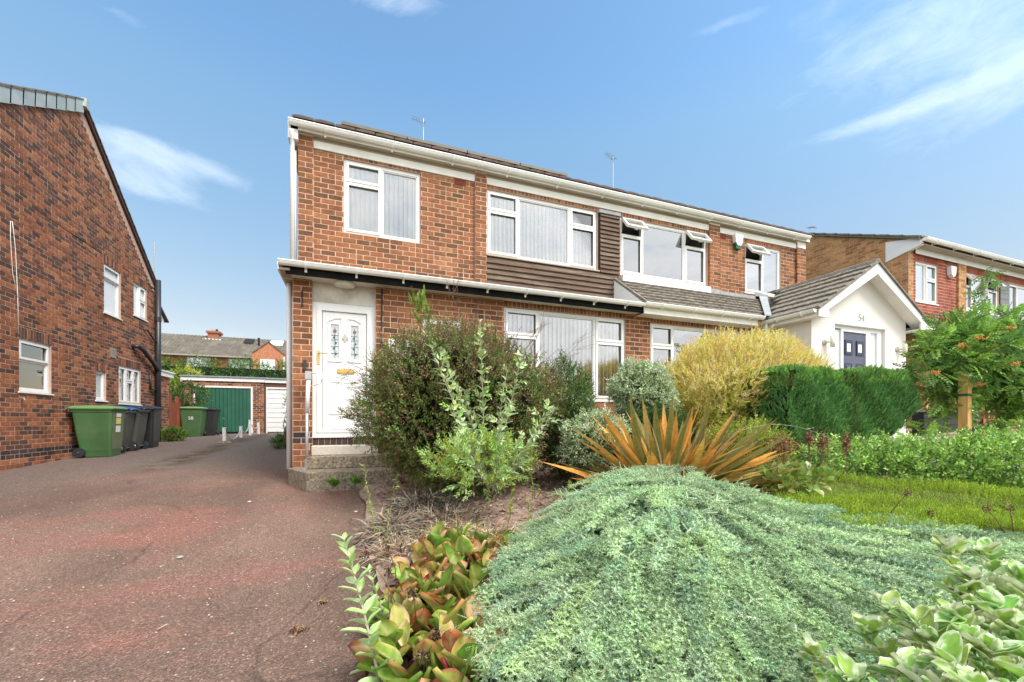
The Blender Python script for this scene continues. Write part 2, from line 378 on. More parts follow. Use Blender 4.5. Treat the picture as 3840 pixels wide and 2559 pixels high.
BRASS = simple('brass', (0.62, 0.42, 0.14), 0.35, 0.1, 20, metal=0.7)
WOODR = simple('red_stained_wood', (0.26, 0.055, 0.025), 0.7, 0.3, 5, stretch=(1, 1, 0.3))
WOODS = simple('new_timber_stake', (0.55, 0.31, 0.10), 0.75, 0.25, 8, stretch=(3, 3, 0.5))
BARK = simple('bark', (0.20, 0.16, 0.12), 0.9, 0.35, 25, bump=0.6)
TWIG = simple('twig_bark', (0.17, 0.11, 0.075), 0.9, 0.3, 25)
PALETWIG = simple('pale_stem', (0.36, 0.30, 0.25), 0.85, 0.2, 25)
REDGLASS = simple('red_stained_glass', (0.30, 0.09, 0.07), 0.3, 0.2, 10)
GREENGLASS = simple('dark_green_glass', (0.05, 0.10, 0.08), 0.3, 0.2, 10)
LEADED = simple('lead_line', (0.05, 0.05, 0.05), 0.6)
FROST = simple('frosted_glass', (0.45, 0.50, 0.50), 0.18, 0.25, 40, spec=0.9)
FROSTP = simple('pale_obscured_glass', (0.74, 0.77, 0.78), 0.2, 0.05, 20, spec=0.9)
OPAL = simple('opal_plastic', (0.72, 0.71, 0.62), 0.35, 0.05, 5)
SOLAR = simple('solar_panel', (0.03, 0.03, 0.035), 0.25, 0.1, 5)
SOLARF = simple('panel_frame_underside', (0.14, 0.125, 0.09), 0.6, 0.2, 5)
GREENPL = simple('dark_green_plastic', (0.01, 0.10, 0.045), 0.4, 0.1, 5)
AIRB = simple('terracotta_air_brick', (0.20, 0.035, 0.02), 0.8, 0.2, 30)
DARK = simple('black_shadow_gap', (0.012, 0.012, 0.012), 0.9, 0.1, 5)
STEEL = simple('brushed_steel', (0.45, 0.42, 0.38), 0.35, 0.1, 15, metal=0.7)
PAVE = simple('grey_paving', (0.42, 0.38, 0.35), 0.9, 0.15, 4, bump=0.4, bscale=80)

def driveway_mat():
    m, nt, N, L = mat_new('worn_red_tarmac')
    out = N('ShaderNodeOutputMaterial'); p = N('ShaderNodeBsdfPrincipled'); L(p.outputs[0], out.inputs[0]); p.inputs['Roughness'].default_value = 0.9; p.inputs['Specular IOR Level'].default_value = 0.25
    g = N('ShaderNodeNewGeometry'); P = g.outputs['Position']
    def noise(s, d=6, r=0.6, st=None):
        v = P
        if st:
            mp = N('ShaderNodeMapping'); mp.inputs['Scale'].default_value = st; mp.inputs['Rotation'].default_value = (0, 0, 0.35); L(P, mp.inputs[0]); v = mp.outputs[0]
        n = N('ShaderNodeTexNoise'); n.inputs['Scale'].default_value = s; n.inputs['Detail'].default_value = d; n.inputs['Roughness'].default_value = r; L(v, n.inputs['Vector']); return n.outputs['Fac']
    def mix(f, a, b, bt='MIX'):
        x = N('ShaderNodeMixRGB'); x.blend_type = bt
        for i, v in enumerate((f, a, b)):
            if isinstance(v, float): x.inputs[i].default_value = v
            elif isinstance(v, tuple): x.inputs[i].default_value = (*v, 1)
            else: L(v, x.inputs[i])
        return x.outputs[0]
    def rmp(v, a, b):
        r = ramp(N, [(a, (0, 0, 0)), (b, (1, 1, 1))]); L(v, r.inputs[0]); return r.outputs[0]
    base = mix(rmp(noise(0.8, 4, 0.6, (1, 0.5, 1)), 0.38, 0.62), (0.152, 0.098, 0.074), (0.232, 0.150, 0.112))
    base = mix(rmp(noise(0.55, 6, 0.65, (0.7, 1.3, 1)), 0.47, 0.62), base, (0.262, 0.128, 0.098))
    base = mix(rmp(noise(1.7, 6, 0.65), 0.58, 0.75), base, (0.25, 0.122, 0.095))
    sep = N('ShaderNodeSeparateXYZ'); L(P, sep.inputs[0])
    mr = N('ShaderNodeMapRange'); mr.inputs[1].default_value = 6.5; mr.inputs[2].default_value = 10.5; mr.interpolation_type = 'SMOOTHSTEP'; L(sep.outputs[1], mr.inputs[0])
    base = mix(mr.outputs[0], base, (0.20, 0.165, 0.135))
    mrx = N('ShaderNodeMapRange'); mrx.inputs[1].default_value = -3.2; mrx.inputs[2].default_value = -4.6; L(sep.outputs[0], mrx.inputs[0])
    base = mix(mrx.outputs[0], base, (0.180, 0.130, 0.110))
    # moss and dirt along the joint between the two drives
    ab = N('ShaderNodeMath'); ab.operation = 'ADD'; ab.inputs[1].default_value = 3.25; L(sep.outputs[0], ab.inputs[0])
    ab2 = N('ShaderNodeMath'); ab2.operation = 'ABSOLUTE'; L(ab.outputs[0], ab2.inputs[0])
    mj = N('ShaderNodeMapRange'); mj.inputs[1].default_value = 0.5; mj.inputs[2].default_value = 0.05; L(ab2.outputs[0], mj.inputs[0])
    my = N('ShaderNodeMapRange'); my.inputs[1].default_value = 8.0; my.inputs[2].default_value = 10.0; L(sep.outputs[1], my.inputs[0])
    f = N('ShaderNodeMath'); f.operation = 'MULTIPLY'; L(mj.outputs[0], f.inputs[0]); L(my.outputs[0], f.inputs[1])
    f2 = N('ShaderNodeMath'); f2.operation = 'MULTIPLY'; L(f.outputs[0], f2.inputs[0]); L(rmp(noise(2.2, 6), 0.40, 0.55), f2.inputs[1])
    base = mix(f2.outputs[0], base, (0.10, 0.06, 0.03))
    # stone chippings
    vo = N('ShaderNodeTexVoronoi'); vo.inputs['Scale'].default_value = 120; L(P, vo.inputs['Vector'])
    sc = N('ShaderNodeSeparateColor'); L(vo.outputs['Color'], sc.inputs[0])
    r = ramp(N, [(0.0, (0.55, 0.55, 0.55)), (0.55, (1.1, 1.1, 1.1)), (0.86, (1.5, 1.46, 1.42)), (0.97, (2.5, 2.45, 2.4))]); L(sc.outputs[0], r.inputs[0])
    base = mix(0.62, base, r.outputs[0], 'MULTIPLY')
    vo2 = N('ShaderNodeTexVoronoi'); vo2.inputs['Scale'].default_value = 26; L(P, vo2.inputs['Vector'])
    sc2 = N('ShaderNodeSeparateColor'); L(vo2.outputs['Color'], sc2.inputs[0])
    k = N('ShaderNodeMath'); k.operation = 'GREATER_THAN'; k.inputs[1].default_value = 0.93; L(sc2.outputs[0], k.inputs[0])
    k2 = N('ShaderNodeMath'); k2.operation = 'LESS_THAN'; k2.inputs[1].default_value = 0.2; L(vo2.outputs['Distance'], k2.inputs[0])
    k3 = N('ShaderNodeMath'); k3.operation = 'MULTIPLY'; L(k.outputs[0], k3.inputs[0]); L(k2.outputs[0], k3.inputs[1])
    base = mix(k3.outputs[0], base, (0.50, 0.42, 0.36))
    # hairline cracks, a few dark stains and moss
    dn = N('ShaderNodeTexNoise'); dn.inputs['Scale'].default_value = 1.4; dn.inputs['Detail'].default_value = 6; L(P, dn.inputs['Vector'])
    am = N('ShaderNodeMixRGB'); am.blend_type = 'ADD'; am.inputs[0].default_value = 0.55; L(P, am.inputs[1]); L(dn.outputs['Color'], am.inputs[2])
    ve = N('ShaderNodeTexVoronoi'); ve.feature = 'DISTANCE_TO_EDGE'; ve.inputs['Scale'].default_value = 0.42; L(am.outputs[0], ve.inputs['Vector'])
    rc = ramp(N, [(0.0, (1, 1, 1)), (0.006, (0, 0, 0))]); L(ve.outputs['Distance'], rc.inputs[0])
    ck = N('ShaderNodeMath'); ck.operation = 'MULTIPLY'; L(rc.outputs[0], ck.inputs[0]); L(rmp(noise(1.1, 3), 0.42, 0.6), ck.inputs[1])
    ck2 = N('ShaderNodeMath'); ck2.operation = 'MULTIPLY'; ck2.inputs[1].default_value = 0.6; L(ck.outputs[0], ck2.inputs[0])
    base = mix(ck2.outputs[0], base, (0.06, 0.045, 0.035))
    stn = N('ShaderNodeMath'); stn.operation = 'MULTIPLY'; stn.inputs[1].default_value = 0.45; L(rmp(noise(1.9, 5, 0.7), 0.63, 0.74), stn.inputs[0]); base = mix(stn.outputs[0], base, (0.085, 0.065, 0.055))
    L(base, p.inputs['Base Color'])
    b = N('ShaderNodeBump'); b.inputs['Strength'].default_value = 0.9; b.inputs['Distance'].default_value = 0.012; L(vo.outputs['Distance'], b.inputs['Height'])
    b2 = N('ShaderNodeBump'); b2.inputs['Strength'].default_value = 0.6; b2.inputs['Distance'].default_value = 0.03; L(noise(6), b2.inputs['Height']); L(b.outputs[0], b2.inputs['Normal'])
    L(b2.outputs[0], p.inputs['Normal'])
    return m
DRIVE = driveway_mat()
SOIL = simple('dry_soil', (0.27, 0.185, 0.14), 0.95, 0.5, 16, bump=1.0, bscale=60, dirt=(0.46, 0.34, 0.28), dirt_amt=0.75)
EARTH = simple('far_ground', (0.10, 0.12, 0.05), 0.95, 0.3, 0.8)

# ------------------------------------------------------------------ ground
def sheet(name, x0, x1, y0, y1, dz, mat, nx, ny, edge=None, bump=0.0, kind='structure'):
    vs, fs = [], []
    for j in range(ny + 1):
        for i in range(nx + 1):
            x, y = x0 + (x1 - x0) * i / nx, y0 + (y1 - y0) * j / ny
            if edge: x = edge(x, y)
            z = ground_z(x, y) + dz
            if bump: z += bump * (math.sin(x * 5.1 + y * 2.3) * math.cos(y * 4.3 - x) * 0.5 + 0.5)
            vs.append((x, y, z))
    for j in range(ny):
        for i in range(nx):
            a = j * (nx + 1) + i; fs.append((a, a + 1, a + nx + 2, a + nx + 1))
    me = bpy.data.meshes.new(name); me.from_pydata(vs, [], fs); me.materials.append(mat); me.polygons.foreach_set('use_smooth', [True] * len(fs))
    o = link(name, me); o['kind'] = kind
    return o
g = MB()
for (a, b, c, d) in ((-900, 900, -900, 900),):
    xs = [-900, -300, -100, -40, -20] + [x * 1.0 for x in range(-14, 26)] + [40, 100, 300, 900]; ys = [-900, -200, -40, -10] + [y * 1.0 for y in range(-4, 30)] + [45, 80, 150, 300, 900]
    vs = [(x, y, ground_z(min(max(x, -20), 20), min(max(y, -10), 45)) - 0.05) for y in ys for x in xs]; nx = len(xs)
    g.add(vs, [(j * nx + i, j * nx + i + 1, (j + 1) * nx + i + 1, (j + 1) * nx + i) for j in range(len(ys) - 1) for i in range(nx - 1)])
o = part('ground', g, EARTH, smooth=True); o['kind'] = 'structure'
sheet('driveway', -6.1, 0.18, -3, 24, -0.006, DRIVE, 40, 120, edge=lambda x, y: x + (0.07 * math.sin(y * 2.1) + 0.04 * math.sin(y * 5.3) if x > 0.1 else 0))
sheet('garden_soil', 0.16, 14.0, -3, 6.62, 0.004, SOIL, 90, 70, bump=0.05, edge=lambda x, y: x + (0.07 * math.sin(y * 2.1) + 0.04 * math.sin(y * 5.3) if x < 0.17 else 0))
# ------------------------------------------------------------------ brickwork
BL, BH, JT = 0.213, 0.083, 0.0112
HIDERS = [(1740, 1500, 350, 290), (2790, 1450, 290, 170), (3160, 1520, 280, 150), (3720, 1450, 230, 180), (2420, 1460, 110, 100), (2500, 1900, 900, 200), (2130, 1550, 70, 170), (310, 1630, 110, 90), (490, 1640, 80, 80)]
class Bricks:
    def __init__(s): s.items = []
    def lay(s, fr, u0, u1, v0, v1, holes=(), mat=None, v_org=None, u_org=None, inside=None, dark=None, darkmat=None, header_only=False, pil=False, vb=BH):
        v_org = v0 if v_org is None else v_org; u_org = u0 if u_org is None else u_org
        k = int(math.floor((v0 - v_org) / vb + 1e-6)); recent = []
        while v_org + k * vb < v1 - 0.012:
            a0, a1 = v_org + k * vb + JT / 2, v_org + (k + 1) * vb - JT / 2
            b0, b1 = max(a0, v0), min(a1, v1)
            if b1 - b0 > 0.015:
                off = (BL / 2 if k % 2 else 0.0)
                u = u_org - off - BL * math.ceil((u_org - u0) / BL + 1)
                while u < u1:
                    wd = BL
                    segs = [(u, u + wd)]
                    r = rnd.random()
                    if r < 0.11 and not pil and not any(abs(u - pu) < BL * 1.3 and k - pk < 4 for (pu, pk) in recent):
                        segs = [(u, u + wd / 2), (u + wd / 2, u + wd)]; recent.append((u, k)); del recent[:-60]
                    for (p, q) in segs:
                        p2, q2 = max(p + JT / 2, u0 + (0.002 if p < u0 else 0)), min(q - JT / 2, u1)
                        if q2 - p2 > 0.02:
                            s._cut(fr, p2, q2, b0, b1, holes, darkmat if (dark and dark(k, (p2 + q2) / 2)) else mat, inside)
                    u += wd
            k += 1
    def _cut(s, fr, p, q, b0, b1, holes, mat, inside):
        parts = [(p, q, b0, b1)]
        for h in holes:
            nx = []
            for (a, b, c, d) in parts:
                if b <= h[0] or a >= h[1] or d <= h[2] or c >= h[3]: nx.append((a, b, c, d)); continue
                if a < h[0]: nx.append((a, h[0], c, d))
                if b > h[1]: nx.append((h[1], b, c, d))
                m0, m1 = max(a, h[0]), min(b, h[1])
                if d > h[3] + 0.01: nx.append((m0, m1, h[3] + 0.004, d))
                if c < h[2] - 0.01: nx.append((m0, m1, c, h[2] - 0.004))
            parts = nx
        for (a, b, c, d) in parts:
            if b - a < 0.012 or d - c < 0.012: continue
            if inside and not (inside(a, d) and inside(b, d)): continue
            s.items.append((fr, a, b, c, d, mat))
    def soldiers(s, fr, u0, u1, v0, v1, mat, pitch=0.0755):
        n = max(1, round((u1 - u0) / pitch)); w = (u1 - u0) / n
        for i in range(n): s.items.append((fr, u0 + i * w + JT / 2, u0 + (i + 1) * w - JT / 2, v0 + JT / 2, v1 - 0.004, mat))
    def finish(s, parent, n_ind=300, proud=0.005):
        sc = []
        for k, (fr, a, b, c, d, mat) in enumerate(s.items):
            q = [proj(fr.p(u, v)) for (u, v) in ((a, c), (b, c), (b, d), (a, d))]
            if any(x is None for x in q): sc.append((0, k)); continue
            cx, cy = sum(x[0] for x in q) / 4, sum(x[1] for x in q) / 4
            vis = 5 < cx < 3835 and 5 < cy < 2550 and fr.n.dot(fr.p(a, c)) < 0 and not any(((cx - e[0]) / e[2]) ** 2 + ((cy - e[1]) / e[3]) ** 2 < 1 for e in HIDERS)
            ar = abs((q[1][0] - q[0][0]) * (q[3][1] - q[0][1]))
            sc.append((ar if vis else 0, k))
        sc.sort(reverse=True)
        ind = {k for (ar, k) in sc[:n_ind] if ar > 60}
        cache, rest = {}, {}
        for k, (fr, a, b, c, d, mat) in enumerate(s.items):
            w, h = b - a, d - c
            if k in ind:
                key = (round(w, 3), round(h, 3), mat.name)
                if key not in cache:
                    cache[key] = MB().add(*_brick(w, h, proud)).mesh('brick', mat)
                o = bpy.data.objects.new('brick', cache[key]); COL.objects.link(o); o.parent = parent
                o.matrix_basis = fr.mat((a + b) / 2 + rnd.uniform(-.001, .001), (c + d) / 2, rnd.uniform(-0.0025, 0.002))
            else:
                mb = rest.setdefault(mat.name, (MB(), mat))[0]
                M = fr.mat((a + b) / 2, (c + d) / 2, rnd.uniform(-0.0025, 0.002))
                vs, fs = _brick(w, h, proud)
                mb.add([M @ Vector(v) for v in vs], fs, rnd.random())
        for nm, (mb, mat) in rest.items():
            part('bricks', mb, mat, parent, kind='stuff', tint=True)
def _brick(w, h, p):
    j = lambda: rnd.uniform(-0.0012, 0.0012)
    x, y, e = w / 2, h / 2, 0.003
    vs = [(-x, -y, -.004), (x, -y, -.004), (x, y, -.004), (-x, y, -.004), (-x + e + j(), -y + e + j(), p), (x - e + j(), -y + e + j(), p), (x - e + j(), y - e + j(), p), (-x + e + j(), y - e + j(), p)]
    return vs, [(4, 5, 6, 7), (0, 1, 5, 4), (1, 2, 6, 5), (2, 3, 7, 6), (3, 0, 4, 7)]

# ------------------------------------------------------------------ windows
def window(parent, fr, u0, u1, v0, v1, cells, n=-0.035, name='window', mat=None, glass=None, fw=0.055, sill=0.0, room=True, roommat=None, label=None, rd=0.9, depth=0.06):
    """cells: (a, b, c, d, kind) as fractions of the opening; kind f fixed, s opening light, o top-hung light standing open"""
    mat = mat or WHITE; glass = glass or GLASS
    W, H = u1 - u0, v1 - v0
    holes, recs = [], []
    for (a, b, c, d, k) in cells:
        A, B = u0 + a * W, u0 + b * W; C, D = v0 + c * H, v0 + d * H
        A += fw if a == 0 else fw * 0.42; B -= fw if b == 1 else fw * 0.42; C += fw if c == 0 else fw * 0.42; D -= fw if d == 1 else fw * 0.42
        holes.append((A, B, C, D)); recs.append((A, B, C, D, k))
    w = part(name, MB().plate(fr, u0 + .003, u1 - .003, v0 + .003, v1 - .003, n - depth, n, holes), mat, parent, label=label)
    for (A, B, C, D, k) in recs:
        if k == 'f':
            bead = 0.018
            part('glazing_bead', MB().plate(fr, A, B, C, D, n - 0.045, n - 0.012, [(A + bead, B - bead, C + bead, D - bead)]), mat, w)
            part('pane', MB().fbox(fr, A + .004, B - .004, C + .004, D - .004, n - 0.036, n - 0.030), glass, w)
        elif k == 's':
            sw = 0.048
            part('sash', MB().plate(fr, A - .012, B + .012, C - .012, D + .012, n + 0.002, n + 0.020, [(A + sw - .02, B - sw + .02, C + sw - .02, D - sw + .02)]), mat, w)
            part('pane', MB().fbox(fr, A + .002, B - .002, C + .002, D - .002, n - 0.030, n - 0.024), glass, w)
        else:
            sw, ang = 0.045, math.radians(38)
            # hinge line along the top of the light, swung outwards
            hh = D - C
            nn = fr.n * math.cos(ang) + Vector((0, 0, 1)) * math.sin(ang)
            dn = Vector((0, 0, -1)) * math.cos(ang) + fr.n * math.sin(ang)
            O = fr.p(0, D + .01, n + 0.01)
            def P(u, s, m): return O + fr.u * u + dn * s + nn * m
            def slab(mb, a, b, s0, s1, m0, m1):
                vs = [P(u, s, m) for m in (m0, m1) for (u, s) in ((a, s1), (b, s1), (b, s0), (a, s0))]
                return mb.add(vs, [(0, 3, 2, 1), (4, 5, 6, 7), (0, 1, 5, 4), (1, 2, 6, 5), (2, 3, 7, 6), (3, 0, 4, 7)])
            mb = MB(); a, b, s1 = A - .012, B + .012, hh + .02
            slab(mb, a, b, 0, sw, 0, .05); slab(mb, a, b, s1 - sw, s1, 0, .05); slab(mb, a, a + sw, sw, s1 - sw, 0, .05); slab(mb, b - sw, b, sw, s1 - sw, 0, .05)
            slab(mb, (a + b) / 2 - .04, (a + b) / 2 + .04, s1 - sw, s1 - .01, -.03, 0)
            part('open_sash', mb, mat, w, label='top-hung light standing open')
            part('pane', slab(MB(), a + sw - .004, b - sw + .004, sw - .004, s1 - sw + .004, .02, .026), glass, w)
            for uu in (a + .01, b - .01): part('stay', MB().bar(P(uu, 0.02, 0), fr.p(uu, C + .03, n), .012), mat, w)
    if sill: part('sill', MB().fbox(fr, u0 - sill, u1 + sill, v0 - 0.03, v0 - 0.001, n, n + 0.035 + sill), mat, w)
    if room:
        mb = MB(); e = .0
        r = [fr.p(u, v, m) for m in (n - depth - .002, n - rd) for (u, v) in ((u0 - e, v0 - e), (u1 + e, v0 - e), (u1 + e, v1 + e), (u0 - e, v1 + e))]
        mb.add(r, [(4, 5, 6, 7), (0, 1, 5, 4), (1, 2, 6, 5), (2, 3, 7, 6), (3, 0, 4, 7)])
        part('room_lining', mb, roommat or ROOMM, w)
    return w
BLC = {}
def blinds(fr, u0, u1, v0, v1, n, label, turn=30, pitch=0.081, group='vertical blinds in the windows'):
    t = thing('vertical_blind', label, 'blind', fr.p((u0 + u1) / 2, v0, n), group)
    part('head_rail', MB().fbox(fr, u0, u1, v1 - .03, v1, n - .02, n + .02), WHITE, t)
    k = int((u1 - u0) / pitch); h = round(v1 - .03 - v0, 3)
    if h not in BLC:
        mb = MB(); w = 0.044; seg = 3
        pts = [(-w, 0), (-w / 3, .006), (w / 3, .006), (w, 0)]
        vs = [(x, z, y + d) for d in (-.0006, .0006) for z in (0, h) for (x, y) in pts]
        fs = []
        for i in range(3): fs += [(8 + i, 9 + i, 13 + i, 12 + i), (i, 4 + i, 5 + i, 1 + i)]
        fs += [(0, 8, 12, 4), (3, 7, 15, 11), (0, 1, 9, 8), (1, 2, 10, 9), (2, 3, 11, 10), (4, 12, 13, 5), (5, 13, 14, 6), (6, 14, 15, 7)]
        BLC[h] = MB().add(vs, fs).mesh('slat', BLIND)
    for i in range(k + 1):
        o = link('slat', BLC[h], t)
        R = Matrix.Rotation(math.radians(turn + rnd.uniform(-10, 10)), 4, 'Y')
        o.matrix_basis = fr.mat(u0 + .03 + i * (u1 - u0 - .06) / k, v0, n) @ R
    return t

def gutter(parent, a, b, r=0.056, brackets=True, name='gutter', out=(0, -1, 0), mat=None, sag=0.0, every=0.9):
    """half-round gutter from a to b (points on its rim centre line) with brackets and end stops"""
    a, b, out = Vector(a), Vector(b), Vector(out); mat = mat or GUTTERW; mb = MB(); n = 8; vs = []
    up = Vector((0, 0, 1))
    for q in (a, b):
        for rr in (r, r - .006):
            for i in range(n + 1):
                th = math.pi * i / n
                vs.append(q + out * (rr * math.cos(th)) - up * (rr * math.sin(th) * 1.15))
    m = n + 1
    fs = []
    for i in range(n): fs += [(i, i + 1, i + 1 + 2 * m, i + 2 * m), (m + i + 1, m + i, m + i + 2 * m, m + i + 1 + 2 * m)]
    fs += [(0, 2 * m, 3 * m, m), (n, m + n, 3 * m + n, 2 * m + n)]
    fs += [tuple(range(n, -1, -1)), tuple(range(2 * m, 3 * m))]
    mb.add(vs, fs)
    d = (b - a).normalized()
    mb.bar(a + out * r - up * .004, b + out * r - up * .004, .012, .014)
    g = part(name, mb, mat, parent, smooth=False)
    if brackets:
        L_ = (b - a).length; k = max(2, int(L_ / every))
        for i in range(k):
            q = a + (b - a) * ((i + .5) / k); m2 = MB()
            pts = [q + out * ((r + .007) * math.cos(th)) - up * ((r + .007) * math.sin(th) * 1.15) for th in [math.pi * j / 8 for j in range(9)]]
            for j in range(8): m2.bar(pts[j], pts[j + 1], .03, .006, up=d)
            m2.bar(pts[-1] - up * .02, pts[-1] - up * .11, .03, .02)
            part('bracket', m2, mat, g)
    return g
def pipe(parent, pts, r, mat, name='downpipe', n=10):
    return part(name, MB().tube(pts, r, n), mat, parent, smooth=True)

def text_part(body, size, M, mat, parent, name='lettering', depth=0.002, kind=None):
    cu = bpy.data.curves.new('t', 'FONT'); cu.body = body; cu.size = size; cu.extrude = depth; cu.align_x = 'CENTER'; cu.align_y = 'CENTER'
    ob = bpy.data.objects.new('t', cu); COL.objects.link(ob)
    me = bpy.data.meshes.new_from_object(ob, depsgraph=bpy.context.evaluated_depsgraph_get())
    bpy.data.objects.remove(ob); me.name = name; me.materials.clear(); me.materials.append(mat)
    me.transform(M)
    return link(name, me, parent)
# ------------------------------------------------------------------ the pair of semi-detached houses
YL, YU = 6.64, 7.38
FL, FU = front(YL), front(YU)
XP = 5.19                                   # party line
G0 = -0.95
def soldier_holes(ws, h=0.20): return [(a, b, d, d + h) for (a, b, c, d) in ws]

# ---- house on the left of the pair (white door)
HA = thing('semi_detached_house', 'red brick semi with the white front door, wood cladding and vertical blinds', 'house', (-0.8, 6.64, -0.9))
WA_U = [(-0.15, 1.09, 3.085, 4.30)]
WA_P = [(2.285, 4.645, 3.065, 4.28)]
WA_L = [(2.362, 4.80, 0.385, 1.925)]
WA_S = [(1.02, 1.66, 0.75, 1.625)]
WA_H = [(0.50, 0.92, 0.35, 1.25)]
DOOR = (-0.552, 0.316, -0.215, 1.735)
BKA = Bricks()
wall = part('front_wall', MB().plate(FU, -0.80, XP, 2.0, 4.62, -0.2, 0, WA_U + WA_P), MORTAR, HA)
lower = part('lower_wall', MB().plate(FL, -0.80, XP, G0, 2.12, -0.2, 0, WA_L + WA_S + WA_H + [(DOOR[0], DOOR[1] , G0 + 0.3, 2.03)]), MORTAR, HA)
BKA.lay(FU, -0.592, 2.06, 2.2, 4.40, WA_U + soldier_holes(WA_U), BRICK, v_org=-0.9)
BKA.soldiers(FU, -0.15, 1.09, 4.30, 4.405, BRICK)
FPU = front(YU - 0.055)
for (a, b) in ((-0.81, -0.593), (2.06, 2.278)):
    part('pilaster', MB().fbox(FPU, a + .004, b - .004, 2.2, 4.50, -0.05, 0), MORTAR, HA)
    BKA.lay(FPU, a, b, 2.2, 4.505, (), BRICK, v_org=-0.9, u_org=a, pil=True)
BKA.soldiers(FU, 2.285, XP, 4.28, 4.405, BRICK)
# lower storey brickwork
BKA.lay(FL, DOOR[1], XP, -0.9, 2.06, WA_L + soldier_holes(WA_L, .19) + WA_S + WA_H, BRICK, v_org=-0.9, dark=lambda k, u: k in (7, 8), darkmat=BRICKD)
BKA.soldiers(FL, 2.362, 4.80, 1.925, 2.06, BRICK)
BKA.lay(FL, -0.80, DOOR[0], -0.9, 2.06, (), BRICK, v_org=-0.9, u_org=-0.80, pil=True, dark=lambda k, u: k in (7, 8), darkmat=BRICKD)
sidew = east(0); FS = west(-0.80)
part('side_wall', MB().plate(FS, -15.4, -YU - .202, -1.2, 4.6, -0.2, 0).plate(FS, -YU - .2, -YL - .202, -1.2, 2.05, -0.2, 0), MORTAR, HA)
BKA.lay(FS, -15.4, -YU, -0.9, 4.6, (), BRICK, v_org=-0.9); BKA.lay(FS, -YU, -YL, -0.9, 2.02, (), BRICK, v_org=-0.9)
BKA.finish(lower)
part('rear_wall', MB().box(-0.8, XP, 15.2, 15.4, -1.2, 4.6), BRICK, HA)
part('party_floor', MB().box(-0.8, XP, 7.6, 15.2, 2.35, 2.5), ROOMM, HA)
# windows and blinds
std = [(0, .48, .70, 1, 's'), (0, .48, 0, .70, 's'), (.48, 1, 0, 1, 'f')]
tri = lambda a, b, t=.69: [(0, a, t, 1, 's'), (0, a, 0, t, 's'), (a, b, 0, 1, 'f'), (b, 1, t, 1, 's'), (b, 1, 0, t, 's')]
W = WA_U[0]; window(HA, FU, *W, std); blinds(FU, W[0] + .05, W[1] - .05, W[2] + .05, W[3] - .05, -0.112, 'vertical blind in the two-light window above the white front door')
W = WA_P[0]; window(HA, FU, *W, tri(.27, .74)); blinds(FU, W[0] + .05, W[1] - .05, W[2] + .05, W[3] - .05, -0.112, 'vertical blind in the wide upstairs window beside the wood cladding')
W = WA_L[0]; window(HA, FL, *W, tri(.265, .735, .70), sill=0.02); blinds(FL, W[0] + .05, W[1] - .05, W[2] + .04, W[3] - .05, -0.112, 'vertical blind in the wide downstairs window behind the big bush', turn=34, pitch=.084)
W = WA_S[0]; window(HA, FL, *W, [(0, 1, .6, 1, 's'), (0, 1, 0, .6, 'f')], sill=.02)
W = WA_H[0]; part('meter_box', MB().fbox(FL, W[0], W[1], W[2], W[3], -.06, .022).fbox(FL, W[0] + .03, W[1] - .03, W[2] + .03, W[3] - .03, .02, .028), WHITE, HA)
# frieze, soffit, gutter
part('frieze_board', MB().fbox(FU, -0.593, 2.06, 4.345, 4.462, 0, .03).fbox(FU, 2.278, XP, 4.345, 4.462, 0, .03).fbox(FU, -0.81, -0.593, 4.505, 4.517, 0, .06).fbox(FU, 2.06, 2.278, 4.505, 4.517, 0, .06), CREAM, HA)
part('soffit', MB().box(-0.90, XP, YU - 0.125, YU, 4.515, 4.53).box(-0.58, XP, YU - .022, YU - .002, 4.465, 4.514), SOFFIT, HA)
part('fascia', MB().box(-0.90, XP, YU - 0.14, YU - 0.123, 4.51, 4.66), CREAM, HA)
gutter(HA, (-0.925, YU - .195, 4.595), (XP, YU - .195, 4.595))
part('box_end', MB().box(-0.94, -0.80, YU - .14, YU + .05, 4.36, 4.62), WHITE, HA)
part('verge_soffit', MB().box(-0.93, -0.80, YU + .05, 15.5, 4.40, 4.44), SOFFIT, HA)
pipe(HA, [(-0.885, YU - .20, 4.46), (-0.885, YU - .10, 4.36), (-0.885, YU - .07, 4.2), (-0.885, YU - .07, 2.30)], .034, WHITE)
pipe(HA, [(-0.855, YU - .0, 4.25), (-0.855, YU - .0, 2.30)], .022, WHITE, name='overflow_pipe')
